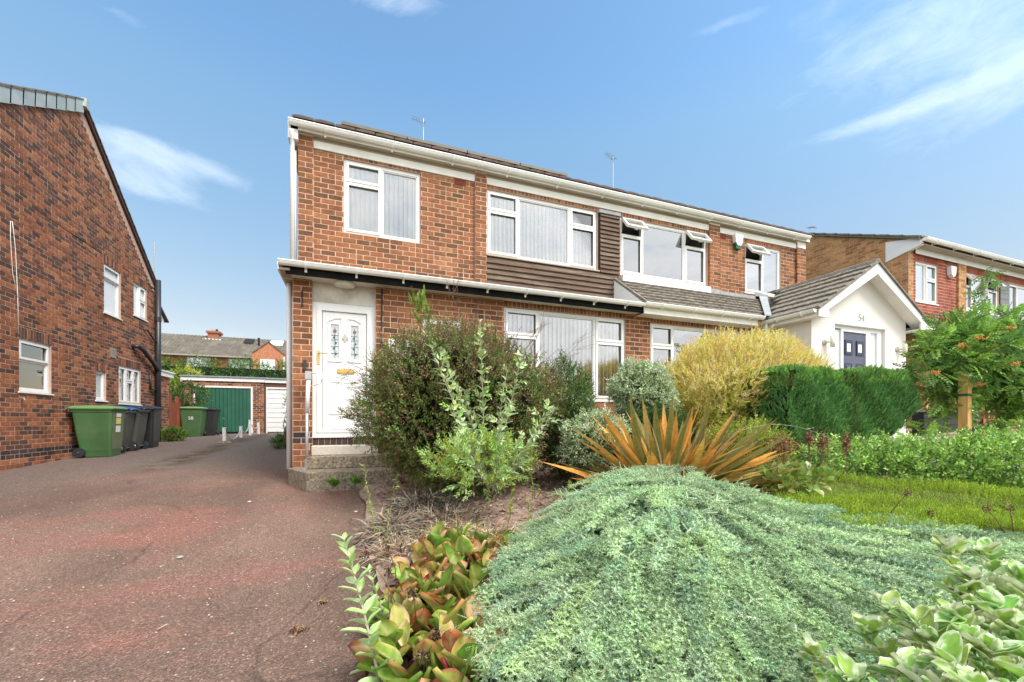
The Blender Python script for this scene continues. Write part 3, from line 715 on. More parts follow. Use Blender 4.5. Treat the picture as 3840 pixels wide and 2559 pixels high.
def roof(parent, x0, x1, y0, z0, pitch, depth, mat, thick=.05, name='roof', courses=0, tiles=None):
    t = math.tan(math.radians(pitch)); y1 = y0 + depth; z1 = z0 + depth * t
    mb = MB()
    mb.add([(x0, y0, z0), (x1, y0, z0), (x1, y1, z1), (x0, y1, z1), (x1, y1 + depth, z0), (x0, y1 + depth, z0), (x0, y0, z0 - thick), (x1, y0, z0 - thick), (x1, y1, z1 - thick), (x0, y1, z1 - thick), (x1, y1 + depth, z0 - thick), (x0, y1 + depth, z0 - thick)],
           [(0, 1, 2, 3), (3, 2, 4, 5), (7, 6, 9, 8), (8, 9, 11, 10), (0, 6, 7, 1), (0, 3, 9, 6), (3, 5, 11, 9), (1, 7, 8, 2), (2, 8, 10, 4), (5, 4, 10, 11)])
    r = part(name, mb, mat, parent)
    w = 0.30; k = int((x1 - x0) / w)
    me = MB().add([(-.145, -.02, 0), (.145, -.02, 0), (.145, .36, .36 * t), (-.145, .36, .36 * t), (-.145, -.02, .028), (-.05, -.02, .045), (.06, -.02, .03), (.145, -.02, .036), (.145, .36, .36 * t + .02), (-.145, .36, .36 * t + .02)],
                   [(0, 1, 7, 6, 5, 4), (4, 5, 6, 7, 8, 9), (0, 4, 9, 3), (1, 2, 8, 7), (0, 3, 2, 1)]).mesh('tile', mat)
    for j in range(2 if tiles is None else tiles):
        for i in range(k):
            o = link('tile', me, r); yy = y0 - .015 + j * .33
            o.location = (x0 + (i + .5) * (x1 - x0) / k, yy, z0 + .012 + (yy - y0) * t + rnd.uniform(-.003, .003)); o.rotation_euler = (0, rnd.uniform(-.01, .01), rnd.uniform(-.012, .012))
    return r
roof(HA, -0.88, XP, YU - .17, 4.655, 26, 4.3, TILED)
part('gable_infill', MB().add([(-0.79, YU, 4.6), (-0.79, 15.4, 4.6), (-0.79, 11.4, 6.3)], [(0, 1, 2)]).add([(-0.76, YU, 4.6), (-0.76, 15.4, 4.6), (-0.76, 11.4, 6.3)], [(2, 1, 0)]), BRICK, HA)
# solar panels: four in a row lying on the roof
t26 = math.tan(math.radians(26))
for i, (a, b) in enumerate(((-0.18, .84), (.86, 1.89), (1.91, 2.90), (2.92, 3.90))):
    lab = ('solar panel nearest the house corner in the row on the red brick roof', 'second solar panel from the house corner on the red brick roof', 'third solar panel from the house corner on the red brick roof', 'solar panel at the aerial end of the row on the red brick roof')[i]
    s = thing('solar_panel', lab, 'solar panel', (a, YU - .2, 4.65), 'solar panels on the front roof')
    y0 = YU - .12; y1 = y0 + 1.5
    q = lambda x, y, h: (x, y, 4.655 + .09 + (y - YU + .17) * t26 + h)
    mb = MB().add([q(a, y0, 0), q(b, y0, 0), q(b, y1, 0), q(a, y1, 0), q(a, y0, .05), q(b, y0, .05), q(b, y1, .05), q(a, y1, .05)], [(0, 3, 2, 1), (4, 5, 6, 7), (0, 1, 5, 4), (1, 2, 6, 5), (2, 3, 7, 6), (3, 0, 4, 7)])
    part('panel_frame', mb, SOLARF, s)
    part('cells', MB().add([q(a + .03, y0 + .03, .051), q(b - .03, y0 + .03, .051), q(b - .03, y1 - .03, .051), q(a + .03, y1 - .03, .051), q(a + .03, y0 + .03, .055), q(b - .03, y0 + .03, .055), q(b - .03, y1 - .03, .055), q(a + .03, y1 - .03, .055)], [(0, 3, 2, 1), (4, 5, 6, 7), (0, 1, 5, 4), (1, 2, 6, 5), (2, 3, 7, 6), (3, 0, 4, 7)]), SOLAR, s)
    for xx in (a + .2, b - .2): part('rail', MB().bar(q(xx, y0 + .05, -.03), q(xx, y1, -.03), .04, .06), SOLARF, s)
# canopy over the ground floor
part('canopy_roof', MB().box(-0.93, XP - .1, YL - .27, YU, 2.135, 2.165), LEAD, HA)
part('canopy_fascia', MB().box(-0.86, 5.02, YL - .245, YL - .22, 2.0, 2.13), BLACKB, HA)
part('canopy_soffit', MB().box(-0.80, 5.02, YL - .22, YL + .2, 2.02, 2.035), STAINED, HA)
part('side_soffit', MB().box(-0.935, -0.805, YL - .27, 8.6, 2.04, 2.07), SOFFIT, HA)
for yy in (YL + .10, YL + .75, YL + 1.4): part('soffit_joint', MB().box(-0.937, -0.803, yy, yy + .02, 2.036, 2.045), CREAM, HA)
part('side_fascia', MB().box(-0.955, -0.935, YL - .27, 8.6, 2.04, 2.14), CREAM, HA)
gutter(HA, (-0.935, YL - .31, 2.15), (4.93, YL - .31, 2.15), r=.056, every=.62)
pipe(HA, [(-0.885, 6.95, 2.03), (-0.885, 6.95, -.70)], .036, WHITE)
pipe(HA, [(-0.90, 7.5, 2.03), (-0.90, 7.5, -.70)], .030, WHITE)
# timber cladding: long boards under the window, short boards between the two windows
mbk = part('cladding_backing', MB().fbox(FU, 2.282, 5.04, 2.2, 3.04, -.01, .012).fbox(FU, 4.66, XP - .01, 3.04, 4.27, -.01, .012), DARK, HA)
def board(u0, u1, v, h=.105):
    j = rnd.uniform(-.004, .004)
    P = lambda u, vv, n: FU.p(u, vv, n)
    mb = MB().add([P(u0, v, .012), P(u1, v, .012), P(u1, v + h, .012), P(u0, v + h, .012), P(u0, v + j, .052), P(u1, v + j * .3, .052), P(u1, v + h - .004, .018), P(u0, v + h - .004, .018)], [(4, 5, 6, 7), (0, 1, 5, 4), (1, 2, 6, 5), (2, 3, 7, 6), (3, 0, 4, 7)])
    part('board', mb, CLAD, mbk)
v = 2.21; k = 0
while v < 2.98:
    cut = {0: 3.9, 2: 3.55, 4: 3.2}.get(k)
    e = 5.04 if v < 2.72 else (5.165 if v > 2.8 else 5.12)
    if cut: board(2.284, cut - .003, v); board(cut, e, v)
    else: board(2.284, e, v)
    v += .100; k += 1
v = 3.03
while v < 4.20: board(4.70, 5.165, v, .095); v += .088
part('lead_cap', MB().fbox(FU, 4.655, 5.18, 4.235, 4.30, .0, .06), LEAD, HA)
part('window_drip_board', MB().fbox(FU, 2.29, 4.68, 3.035, 3.06, .0, .05), SOFFIT, HA)
part('air_brick', MB().plate(FU, 1.69, 1.89, 4.24, 4.34, -.01, .014, [(1.70 + .021 * i, 1.712 + .021 * i, 4.25 + .028 * j, 4.265 + .028 * j) for i in range(9) for j in range(3)]), AIRB, HA)
# front door
FD = front(YL + .075)
dr = part('front_door', MB().plate(FD, *DOOR, -.07, 0, [(DOOR[0] + .125, DOOR[1] - .125, DOOR[2] + .09, DOOR[3] - .12)]).plate(FD, DOOR[0] + .055, DOOR[1] - .055, DOOR[2] + .05, DOOR[3] - .05, 0, .014, [(DOOR[0] + .12, DOOR[1] - .12, DOOR[2] + .085, DOOR[3] - .115)]), WHITE, HA)
d0, d1, e0, e1 = DOOR[0] + .127, DOOR[1] - .127, DOOR[2] + .092, DOOR[3] - .122
dw = d1 - d0
gl = [(d0 + .115, d0 + .225), (d1 - .225, d1 - .115)]
part('leaf_panel', MB().plate(FD, d0 + .004, d1 - .004, e0 + .004, e1 - .004, -.05, -.014, [(a, b, .93, 1.43) for (a, b) in gl]), WHITE, dr)
for s_, (a, b) in zip((1, -1), gl):
    # arched surround of the glazed panel
    mb = MB(); o = .035
    top = 1.47; lo, hi = (a - o, b + o)
    pk = hi if s_ == 1 else lo
    zl = top + .00 + (.0 if s_ == 1 else .055); zr = top + (.055 if s_ == 1 else .0)
    pts = [(lo, .885), (hi, .885), (hi, zr), ((lo + hi) / 2, top + .05), (lo, zl)]
    for (p, q) in zip(pts, pts[1:] + pts[:1]): mb.bar(FD.p(p[0], p[1], -.008), FD.p(q[0], q[1], -.008), .016, .016)
    part('moulding', mb, WHITE, dr)
    part('door_glass', MB().fbox(FD, a, b, .93, 1.43, -.036, -.028), FROST, dr)
    mb = MB(); um = (a + b) / 2
    mb.bar(FD.p(um, .93, -.026), FD.p(um, 1.38, -.026), .006)
    for vv in (1.0, 1.1, 1.2, 1.27): mb.bar(FD.p(a, vv, -.026), FD.p(b, vv + (.01 if vv != 1.27 else 0), -.026), .005)
    part('lead_came', mb, LEADED, dr)
    part('glass_rose', MB().lathe(FD.p(um, 1.335, -.027), [(.026, 0), (.026, .004)], 10, FD.n), REDGLASS, dr)
    for (vv, sg) in ((.97, 1), (1.05, -1), (1.13, 1), (1.21, -1)):
        part('glass_leaf', MB().prism([FD.p(um, vv, -.027), FD.p(um + sg * .032, vv + .028, -.027), FD.p(um + sg * .006, vv + .05, -.027)], FD.n * .004), GREENGLASS, dr)
for (a, b, c, d) in ((d0 + .09, d0 + .25, .10, .60), (d1 - .25, d1 - .09, .10, .60)):
    part('raised_panel', MB().plate(FD, a, b, c, d, -.014, -.004, [(a + .022, b - .022, c + .022, d - .022)]).fbox(FD, a + .04, b - .04, c + .04, d - .04, -.014, -.008), WHITE, dr)
part('letter_box', MB().fbox(FD, d0 + .20, d0 + .44, .705, .775, -.014, -.004).fbox(FD, d0 + .215, d0 + .425, .72, .755, -.004, 0), BRASS, dr)
part('door_handle', MB().fbox(FD, d0 - .065, d0 - .03, .82, 1.03, 0.014, .022).tube([FD.p(d0 - .045, .985, .02), FD.p(d0 - .045, .985, .06), FD.p(d0 + .075, .985, .062)], .009, 8), BRASS, dr)
part('knocker', MB().prism([FD.p(d0 + .31 + x, 1.24 + y, -.013) for (x, y) in ((0, -.075), (.02, -.03), (.045, -.01), (.02, .02), (.0, .07), (-.02, .02), (-.045, -.01), (-.02, -.03))], FD.n * .016), STEEL, dr)
part('threshold', MB().fbox(FD, DOOR[0], DOOR[1] + .01, DOOR[2] - .025, DOOR[2], -.05, .03), WHITE, dr)
part('over_door_board', MB().fbox(FD, DOOR[0] - .0, DOOR[1] + .0, 1.74, 2.02, -.03, -.004), STAINED, HA)
ds = part('door_sill_bricks', MB().fbox(FD, DOOR[0], DOOR[1], -.36, -.242, -.05, 0), MORTAR, HA)
for i in range(11):
    w = (DOOR[1] - DOOR[0]) / 11
    part('brick', MB().fbox(FD, DOOR[0] + i * w + .005, DOOR[0] + (i + 1) * w - .005, -.345, -.246, 0, .01), BRICKD, ds)
lamp = part('porch_lamp', MB().lathe((-.12, YL - .03, 2.02), [(.145, 0), (.15, -.02), (.14, -.045), (.09, -.06), (.02, -.064)], 24), OPAL, None, smooth=True)
tag(lamp, 'round flat opal lamp on the soffit above the white front door', 'lamp')
tag(part('doorbell', MB().fbox(FL, -.665, -.625, .73, .87, .009, .03).fbox(FL, -.655, -.635, .79, .815, .03, .034), BLACKP), 'small black doorbell on the brick pier left of the white door', 'doorbell')
part('hinge_stain', MB().fbox(FL, -.69, -.672, 1.62, 1.86, .008, .012), DARK, HA)
part('vent_stub', MB().tube([FU.p(.02 - .55, 2.30, 0), FU.p(.02 - .55, 2.31, .06)], .014, 8).tube([FU.p(-.53, 2.31, .05), FU.p(-.53, 2.22, .06)], .011, 6), DARK, HA)
pipe(HA, [(0.405, YL - .02, 2.0), (0.405, YL - .02, -.85)], .010, BLACKP, name='black_cable')
# steps: each a block of its own, cut off at an angle on the driveway side
def stepblock(name, pts, z0, z1, mat, label, top=None):
    o = part(name, MB().prism([(x, y, z0) for (x, y) in pts], (0, 0, z1 - z0)), mat)
    bv = o.modifiers.new('bevel', 'BEVEL'); bv.width = .012; bv.segments = 2
    return tag(o, label, 'step', 'concrete steps up to the white door')
stepblock('door_step', [(-.60, YL - .30), (.46, YL - .30), (.46, YL - .012), (-.52, YL - .012)], -.66, -.49, CONC, 'middle step of dark mossy concrete under the pale one')
stepblock('door_step', [(-.555, YL - .10), (.345, YL - .10), (.345, YL + .05), (-.555, YL + .05)], -.49, -.35, CONCL, 'top pale pebbledashed step right below the white front door')
stepblock('door_step', [(-.56, YL - .70), (.62, YL - .70), (.62, YL - .012), (-.86, YL - .012)], -.95, -.66, CONC, 'bottom step, broad concrete slab where the steel rail stands')
# rails
rl = thing('handrail', 'grey tubular handrail post with white bent grip on the step by the brick pier', 'handrail', (-.60, YL - .22, -.66))
part('post', MB().tube([(-.60, YL - .22, -.66), (-.60, YL - .22, .16)], .020, 10), GALV, rl, smooth=True)
part('foot', MB().lathe((-.60, YL - .22, -.66), [(.07, 0), (.07, .01), (.03, .015), (.03, .13)], 14), GALV, rl)
part('grip', MB().tube([(-.60, YL - .22, .12), (-.58, YL - .20, .62)], .028, 10).tube([(-.585, YL - .16, .66), (-.49, YL - .2, .68), (-.42, YL - .2, .66), (-.40, YL - .2, .60), (-.43, YL - .2, .53), (-.52, YL - .2, .50)], .013, 8), WHITE, rl, smooth=True)
part('cap', MB().box(-.62, -.55, YL - .24, YL - .14, .58, .69), GALV, rl)
tag(part('rail_post', MB().tube([(.50, YL - .42, -.95), (.50, YL - .42, .10)], .019, 10), GALV, smooth=True), 'bare grey steel post beside the steps, half behind the big bush', 'post')

# ---- house on the right of the pair (number fifty-four)
HB = thing('semi_detached_house', 'red brick semi with the white gabled porch, blue-grey door and open upstairs windows', 'house', (10.7, 6.64, -0.6))
XE = 10.74
WB_P = [(5.20, 7.545, 3.07, 4.27)]
WB_U = [(8.709, 9.926, 3.075, 4.245)]
WB_L = [(5.362, 7.795, 0.35, 1.902)]
BKB = Bricks()
wb = part('front_wall', MB().plate(FU, XP, XE, 2.0, 4.62, -0.2, 0, WB_U + WB_P), MORTAR, HB)
wbl = part('lower_wall', MB().plate(FL, XP, 8.32, G0, 2.12, -0.2, 0, WB_L), MORTAR, HB)
BKB.soldiers(FU, XP, 7.575, 4.27, 4.405, BRICK)
BKB.lay(FU, 7.875, 10.43, 2.2, 4.40, WB_U + soldier_holes(WB_U, .16), BRICK, v_org=-.9)
BKB.soldiers(FU, 8.709, 9.926, 4.245, 4.40, BRICK)
for (a, b) in ((7.575, 7.875), (10.43, 10.74)):
    part('pilaster', MB().fbox(FPU, a + .004, b - .004, 2.2, 4.47, -0.05, 0), MORTAR, HB)
    BKB.lay(FPU, a, b, 2.2, 4.475, (), BRICK, v_org=-0.9, u_org=a, pil=True)
    BKB.lay(west(a), -YU, -YU + .055, 2.2, 4.475, (), BRICK, v_org=-.9, pil=True)
BKB.lay(FL, XP, 8.32, -.9, 2.02, WB_L + soldier_holes(WB_L, .16), BRICK, v_org=-.9)
BKB.soldiers(FL, 5.362, 7.795, 1.902, 2.02, BRICK)
BKB.finish(wb)
part('side_wall', MB().plate(east(XE), YU + .202, 15.4, -1.0, 4.6, -.2, 0), BRICK, HB)
part('rear_wall', MB().box(XP, XE, 15.2, 15.4, -1.2, 4.6), BRICK, HB)
W = WB_P[0]; window(HB, FU, *W, [(0, .245, .70, 1, 'o'), (0, .245, 0, .70, 's'), (.245, .735, 0, 1, 'f'), (.735, 1, .70, 1, 'o'), (.735, 1, 0, .70, 's')], glass=GLASS_BRIGHT, sill=.015)
W = WB_U[0]; window(HB, FU, *W, [(0, .51, .68, 1, 'o'), (0, .51, 0, .68, 's'), (.51, 1, 0, 1, 'f')], glass=GLASS_BRIGHT, sill=.015)
W = WB_L[0]; window(HB, FL, *W, [(0, .235, .72, 1, 's'), (0, .235, 0, .72, 's'), (.235, .76, 0, 1, 'f'), (.76, 1, 0, 1, 's')], glass=GLASS_BRIGHT, sill=.015)
part('frieze_board', MB().fbox(FU, XP + .002, 7.575, 4.345, 4.462, 0, .03).fbox(FU, 7.875, 10.43, 4.345, 4.462, 0, .03).fbox(FU, 7.575, 7.875, 4.475, 4.515, 0, .06).fbox(FU, 10.43, 10.72, 4.36, 4.515, 0, .065), CREAM, HB)
part('soffit', MB().box(XP + .002, XE + .02, YU - 0.125, YU, 4.515, 4.53).box(XP + .002, 10.42, YU - .022, YU - .002, 4.465, 4.514), SOFFIT, HB)
part('fascia', MB().box(XP + .002, XE + .02, YU - 0.14, YU - 0.123, 4.51, 4.66), CREAM, HB)
gutter(HB, (XP + .01, YU - .195, 4.60), (10.66, YU - .195, 4.60))
roof(HB, XP + .002, XE + .1, YU - .17, 4.655, 26, 4.3, TILED)
part('under_window_panel', MB().fbox(FU, 5.21, 7.57, 2.86, 3.04, 0, .09), WHITE, HB)
part('air_brick', MB().plate(FU, 7.92, 8.10, 4.23, 4.34, -.01, .014, [(7.93 + .021 * i, 7.942 + .021 * i, 4.24 + .03 * j, 4.255 + .03 * j) for i in range(8) for j in range(3)]), AIRB, HB)
al = thing('alarm_box', 'white and green alarm box on the red brick wall right of the open windows', 'alarm box', FU.p(8.42, 4.1, .0))
part('case', MB().prism([FU.p(8.30, 4.36, .01), FU.p(8.55, 4.36, .01), FU.p(8.53, 4.18, .01), FU.p(8.47, 4.10, .01), FU.p(8.38, 4.10, .01), FU.p(8.32, 4.18, .01)][::-1], (0, -.09, 0)), WHITE, al)
part('base', MB().prism([FU.p(8.325, 4.165, .01), FU.p(8.525, 4.165, .01), FU.p(8.50, 4.03, .01), FU.p(8.35, 4.03, .01)][::-1], (0, -.075, 0)), GREENPL, al)
# lean-to tiled roof
LT0, LT1, LZ0, LZ1 = YL - .30, YU - .005, 2.165, 2.93
st = (LZ1 - LZ0) / (LT1 - LT0)
lt = part('lean_to_roof', MB().add([(5.02, LT0, LZ0), (9.4, LT0, LZ0), (9.4, LT1, LZ1), (5.02, LT1, LZ1), (5.02, LT0, LZ0 - .04), (9.4, LT0, LZ0 - .04), (9.4, LT1, LZ1 - .04), (5.02, LT1, LZ1 - .04)], [(0, 1, 2, 3), (7, 6, 5, 4), (0, 4, 5, 1), (0, 3, 7, 4), (3, 2, 6, 7)]), DARK, HB)
def tilemesh(w, ln, s, th=.024, mat=TILE):
    n = 4; vs = []; 
    prof = [(-w / 2, 0), (-w / 2 + .02, .010), (-.02, .004), (.0, .0), (.02, .004), (w / 2 - .02, .010), (w / 2, 0)]
    c = math.cos(math.atan(s)); dy, dz = ln * c, ln * math.sin(math.atan(s))
    a = [(x, 0, th + h) for (x, h) in prof]; b = [(x, dy, dz + .004 + h) for (x, h) in prof]; d = [(prof[0][0], .028, 0), (prof[-1][0], .028, 0)]
    m = len(prof); vs = a + b + d
    fs = [(i, i + 1, m + i + 1, m + i) for i in range(m - 1)] + [tuple([2 * m, 2 * m + 1] + list(range(m - 1, -1, -1)))]
    fs += [(2 * m, 0, m), (2 * m + 1, 2 * m - 1, m - 1)]
    return MB().add(vs, fs).mesh('tile', mat)
TM = tilemesh(.243, .20, st, .050)
nc = 7
for j in range(nc):
    yy = LT0 - .02 + j * (LT1 - LT0) / nc
    for i in range(18):
        x = 5.03 + .122 + i * .2445 - (.0 if j % 2 else .0)
        if x > 9.35: continue
        if x > 8.02 + (yy - LT0) * 1.55: continue
        o = link('tile', TM, lt); o.location = (x + rnd.uniform(-.002, .002), yy, LZ0 + .004 + (yy - LT0) * st + rnd.uniform(-.003, .003))
        o.rotation_euler = (rnd.uniform(-.01, .01), rnd.uniform(-.01, .01), 0)
part('cheek_cladding', MB().prism([(5.03, LT0, 2.15), (5.03, LT1, 2.15), (5.03, LT1, LZ1)], (-.012, 0, 0)), WHITE, HB)
for k in range(6):
    y0 = LT0 + .06 + k * .1
    part('cheek_board', MB().bar((5.016, LT0 + .10 + k * .115, LZ0 + (.10 + k * .115) * st * .93), (5.016, LT1, LZ0 + (k * .115) * .55 + .1), .006, .012), CREAM, HB)
part('verge', MB().bar((5.04, LT0 - .01, LZ0 + .02), (5.04, LT1, LZ1 + .02), .05, .045), TILE, HB)
part('flashing', MB().box(7.58, 9.3, YU - .03, YU - .003, 2.90, 3.0).box(7.575, 7.88, YU - .09, YU - .04, 2.86, 3.0), LEAD, HB)
gutter(HB, (4.95, YL - .36, 2.155), (7.92, YL - .36, 2.155), every=.7, r=.06)
part('lower_fascia', MB().box(4.99, 7.86, YL - .30, YL - .28, 1.98, 2.13), CREAM, HB)
part('lower_soffit', MB().box(5.02, 7.86, YL - .28, YL, 1.985, 2.0), CREAM, HB)
# porch
PY = 5.60
FP = front(PY)
ap = (9.90, 3.26)
pw = part('porch_wall', MB().plate(FP, 8.37, 11.42, -.6, 2.02, -.2, 0, [(9.06, 10.69, -.35, 1.955)]).add([FP.p(8.37, 2.02, 0), FP.p(11.42, 2.02, 0), FP.p(11.42, 2.24, 0), FP.p(9.91, 3.18, 0), FP.p(8.37, 2.22, 0)], [(0, 1, 2, 3, 4)]).plate(west(8.37), -YL - .75, -PY - .2, -.6, 2.02, -.2, 0).plate(east(11.42), PY + .2, YL + .8, -.6, 2.02, -.2, 0), RENDER, HB)
part('porch_plinth', MB().box(8.40, 11.42, PY + .02, PY + .1, -1.0, -.6), simple('grey_block', (0.4, 0.4, 0.4), .9), HB)
sp = (3.22 - 2.13) / (9.92 - 8.18)
by, ry = PY - .28, 7.9
rs = part('porch_roof', MB().add([(8.14, by, 2.11), (9.92, by, 3.22), (9.92, ry, 3.22), (8.14, ry, 2.11)], [(0, 1, 2, 3)]).add([(11.70, by, 2.11), (9.92, by, 3.22), (9.92, ry, 3.22), (11.70, ry, 2.11)], [(3, 2, 1, 0)])
          .add([(8.14, by, 2.07), (9.92, by, 3.18), (9.92, ry, 3.18), (8.14, ry, 2.07)], [(3, 2, 1, 0)]).add([(11.70, by, 2.07), (9.92, by, 3.18), (9.92, ry, 3.18), (11.70, ry, 2.07)], [(0, 1, 2, 3)]), DARK, HB)
TM2 = tilemesh(.243, .34, sp, .050)
ncp = 7; run = 9.92 - 8.14
for side in (1, -1):
    for j in range(ncp):
        d = j * run / ncp - .02
        for i in range(11):
            y = by + .10 + i * .2445
            if y > YU - .02: continue
            if side == 1 and y > 6.30 + d * .62 + .12: continue
            o = link('tile', TM2, rs)
            o.location = ((8.14 + d) if side == 1 else (11.70 - d), y, 2.115 + d * sp + rnd.uniform(-.002, .003))
            o.rotation_euler = (0, 0, -math.pi / 2 if side == 1 else math.pi / 2)
rm = MB().add([(-.11, 0, -.05), (-.075, 0, .02), (0, 0, .055), (.075, 0, .02), (.11, 0, -.05), (-.11, .44, -.05), (-.075, .44, .02), (0, .44, .055), (.075, .44, .02), (.11, .44, -.05)], [(0, 1, 6, 5), (1, 2, 7, 6), (2, 3, 8, 7), (3, 4, 9, 8), (4, 3, 2, 1, 0), (5, 6, 7, 8, 9)]).mesh('ridge_tile', TILE)
for i in range(5):
    o = link('ridge_tile', rm, rs); o.location = (9.92, by - .01 + i * .45, 3.245)
valley = part('valley_flashing', MB().prism([(8.02, LT0 - .02, 2.20), (8.22, LT0 - .02, 2.20), (9.42, YU - .02, 3.0), (9.15, YU - .02, 3.0)], (0, 0, .03)).box(9.02, 9.45, YU - .03, YU - .004, 2.9, 3.08), LEAD, HB)
# bargeboards and box ends
bt = .20
bb = MB()
for (xe, sg) in ((8.16, 1), (11.68, -1)):
    bb.prism([(xe, by, 2.10), (9.92, by, 3.20), (9.92, by, 3.20 - bt * 1.1), (xe + sg * .02, by, 2.10 - bt * .62)][::sg], (0, .022, 0))
    bb.prism([(xe - sg * .005, by - .003, 2.12), (xe + sg * .28, by - .003, 2.10), (xe + sg * .28, by - .003, 1.97), (xe - sg * .005, by - .003, 1.97)][::sg], (0, .03, 0))
part('bargeboard', bb, WHITE, HB)
part('verge_cement', MB().bar((8.14, by - .01, 2.115), (9.92, by - .01, 3.225), .05, .03).bar((11.70, by - .01, 2.115), (9.92, by - .01, 3.225), .05, .03), TILE, HB)
part('porch_soffit', MB().prism([(8.20, by + .03, 2.07), (9.92, by + .03, 3.12), (9.92, PY, 3.12), (8.20, PY, 2.07)], (0, 0, -.02)).prism([(11.64, by + .03, 2.07), (11.64, PY, 2.07), (9.92, PY, 3.12), (9.92, by + .03, 3.12)], (0, 0, -.02)).box(8.17, 8.37, by + .03, YL + .6, 1.97, 1.99).box(11.42, 11.66, by + .03, YL + .6, 1.97, 1.99), CREAM, HB)
part('porch_fascia', MB().box(8.155, 8.175, by + .02, YL + .25, 1.97, 2.10).box(11.665, 11.685, by + .02, YL + .6, 1.97, 2.10), CREAM, HB)
gutter(HB, (8.09, by + .02, 2.10), (8.09, YL + .18, 2.09), out=(-1, 0, 0), every=.45, r=.055)
pipe(HB, [(8.09, YL - .30, 2.03), (8.09, YL - .30, 1.90), (8.30, YL - .36, 1.62), (8.33, YL - .36, -.5)], .034, WHITE)
# door set
fw = .055
part('door_frame', MB().plate(FP, 9.06, 10.69, -.35, 1.955, -.13, -.06, [(9.06 + fw, 9.40 - .04, -.32, 1.955 - fw), (9.42, 10.155, -.32, 1.85), (10.30, 10.50 + .03, -.32, 1.88), (10.57, 10.6, .0, .1)]), WHITE, HB)
bd = part('blue_door', MB().fbox(FP, 9.425, 10.15, -.32, 1.845, -.12, -.085), BDOOR, HB)
for (a, b) in ((9.50, 9.73), (9.86, 10.09)):
    part('moulding', MB().plate(FP, a, b, 1.38, 1.68, -.085, -.066, [(a + .045, b - .045, 1.44, 1.62)]), BDOORD, bd)
    part('door_glass', MB().fbox(FP, a + .045, b - .045, 1.44, 1.62, -.084, -.076), FROSTP, bd)
    part('panel_moulding', MB().plate(FP, a, b, .45, 1.20, -.085, -.078, [(a + .02, b - .02, .47, 1.18)]), BDOORD, bd)
    part('raised_panel', MB().fbox(FP, a + .045, b - .045, .50, 1.15, -.085, -.072), BDOOR, bd)
for (a, b) in ((9.06 + fw, 9.36), (10.30, 10.53)): part('side_light', MB().fbox(FP, a, b, -.32, 1.88, -.11, -.10), FROSTP, HB)
part('door_lintel_joint', MB().fbox(FP, 9.05, 10.70, 1.956, 1.968, -.06, .004), LEAD, HB)
num = text_part('54', .21, FP.mat(9.89, 2.145, .004), simple('pale_grey_number', (0.36, 0.34, 0.30), .5), None, 'house_number', .004)
tag(num, 'pale grey number 54 on the white porch wall above the door', 'house number')
for (u, lab) in ((8.78, 'wall light left of the blue-grey porch door'), (11.14, 'wall light right of the blue-grey porch door')):
    l = thing('wall_light', 'steel ' + lab, 'lamp', FP.p(u, 1.56, 0), 'wall lights on the white porch')
    part('back_plate', MB().lathe(FP.p(u - .05, 1.56, 0), [(.055, 0), (.055, .02), (.02, .025)], 14, FP.n), STEEL, l)
    part('lamp_arm', MB().tube([FP.p(u - .05, 1.56, .01), FP.p(u - .02, 1.56, .09), FP.p(u + .03, 1.56, .1)], .014, 8), STEEL, l)
    part('lamp_shade', MB().tube([FP.p(u + .05, 1.46, .10), FP.p(u + .05, 1.68, .10)], .042, 12), OPAL, l, smooth=True)
cm = thing('floodlight', 'small white floodlight under the apex of the porch gable', 'lamp', FP.p(9.72, 2.86, 0))
part('body', MB().fbox(FP, 9.66, 9.80, 2.84, 2.90, .02, .13), WHITE, cm); part('mount', MB().fbox(FP, 9.60, 9.68, 2.80, 2.88, 0, .05), WHITE, cm)
# aerials on the roof ridge
def aerial(px, py_top, py_bot, label, boom):
    y = 11.4
    def P(px, py):
        r = at(px, py, 1); return r * (y / r.y)
    a, b = P(px, py_top), P(px, py_bot + 60)
    t = thing('tv_aerial', label, 'aerial', tuple(b))
    part('mast', MB().tube([b, a], .011, 6), GALV, t)
    p0, p1 = P(*boom[0]), P(*boom[1])
    part('boom', MB().tube([p0, p1], .009, 6), GALV, t)
    for k in range(9):
        q = p0.lerp(p1, (k + .5) / 9)
        part('rod', MB().bar(q - Vector((.01, .14, .03)), q + Vector((.01, .14, .03)), .006), GALV, t)
    part('reflector', MB().bar(p1 - Vector((0, .14, .07)), p1 + Vector((0, .14, .07)), .02), STEEL, t)
aerial(1588, 445, 530, 'thin tv aerial behind the solar panels', ((1542, 440), (1592, 462)))
aerial(2299, 590, 720, 'tv aerial rising over the middle of the long roof', ((2270, 573), (2302, 597)))
aerial(3035, 858, 885, 'small tv aerial beyond the end of the long gutter', ((3033, 852), (3050, 855)))
ct = thing('chimney_stack', 'tip of a red brick chimney just showing over the long roof', 'chimney', (6.2, 11, 5.5))
q = at(2268, 722, 1); q = q * (11.0 / q.y)
part('stack', MB().box(q.x - .3, q.x + .3, 10.8, 11.4, 5, q.z), BRICK, ct); part('pot', MB().lathe((q.x - .05, 11, q.z), [(.09, 0), (.08, .16)], 10), SOFFIT, ct)

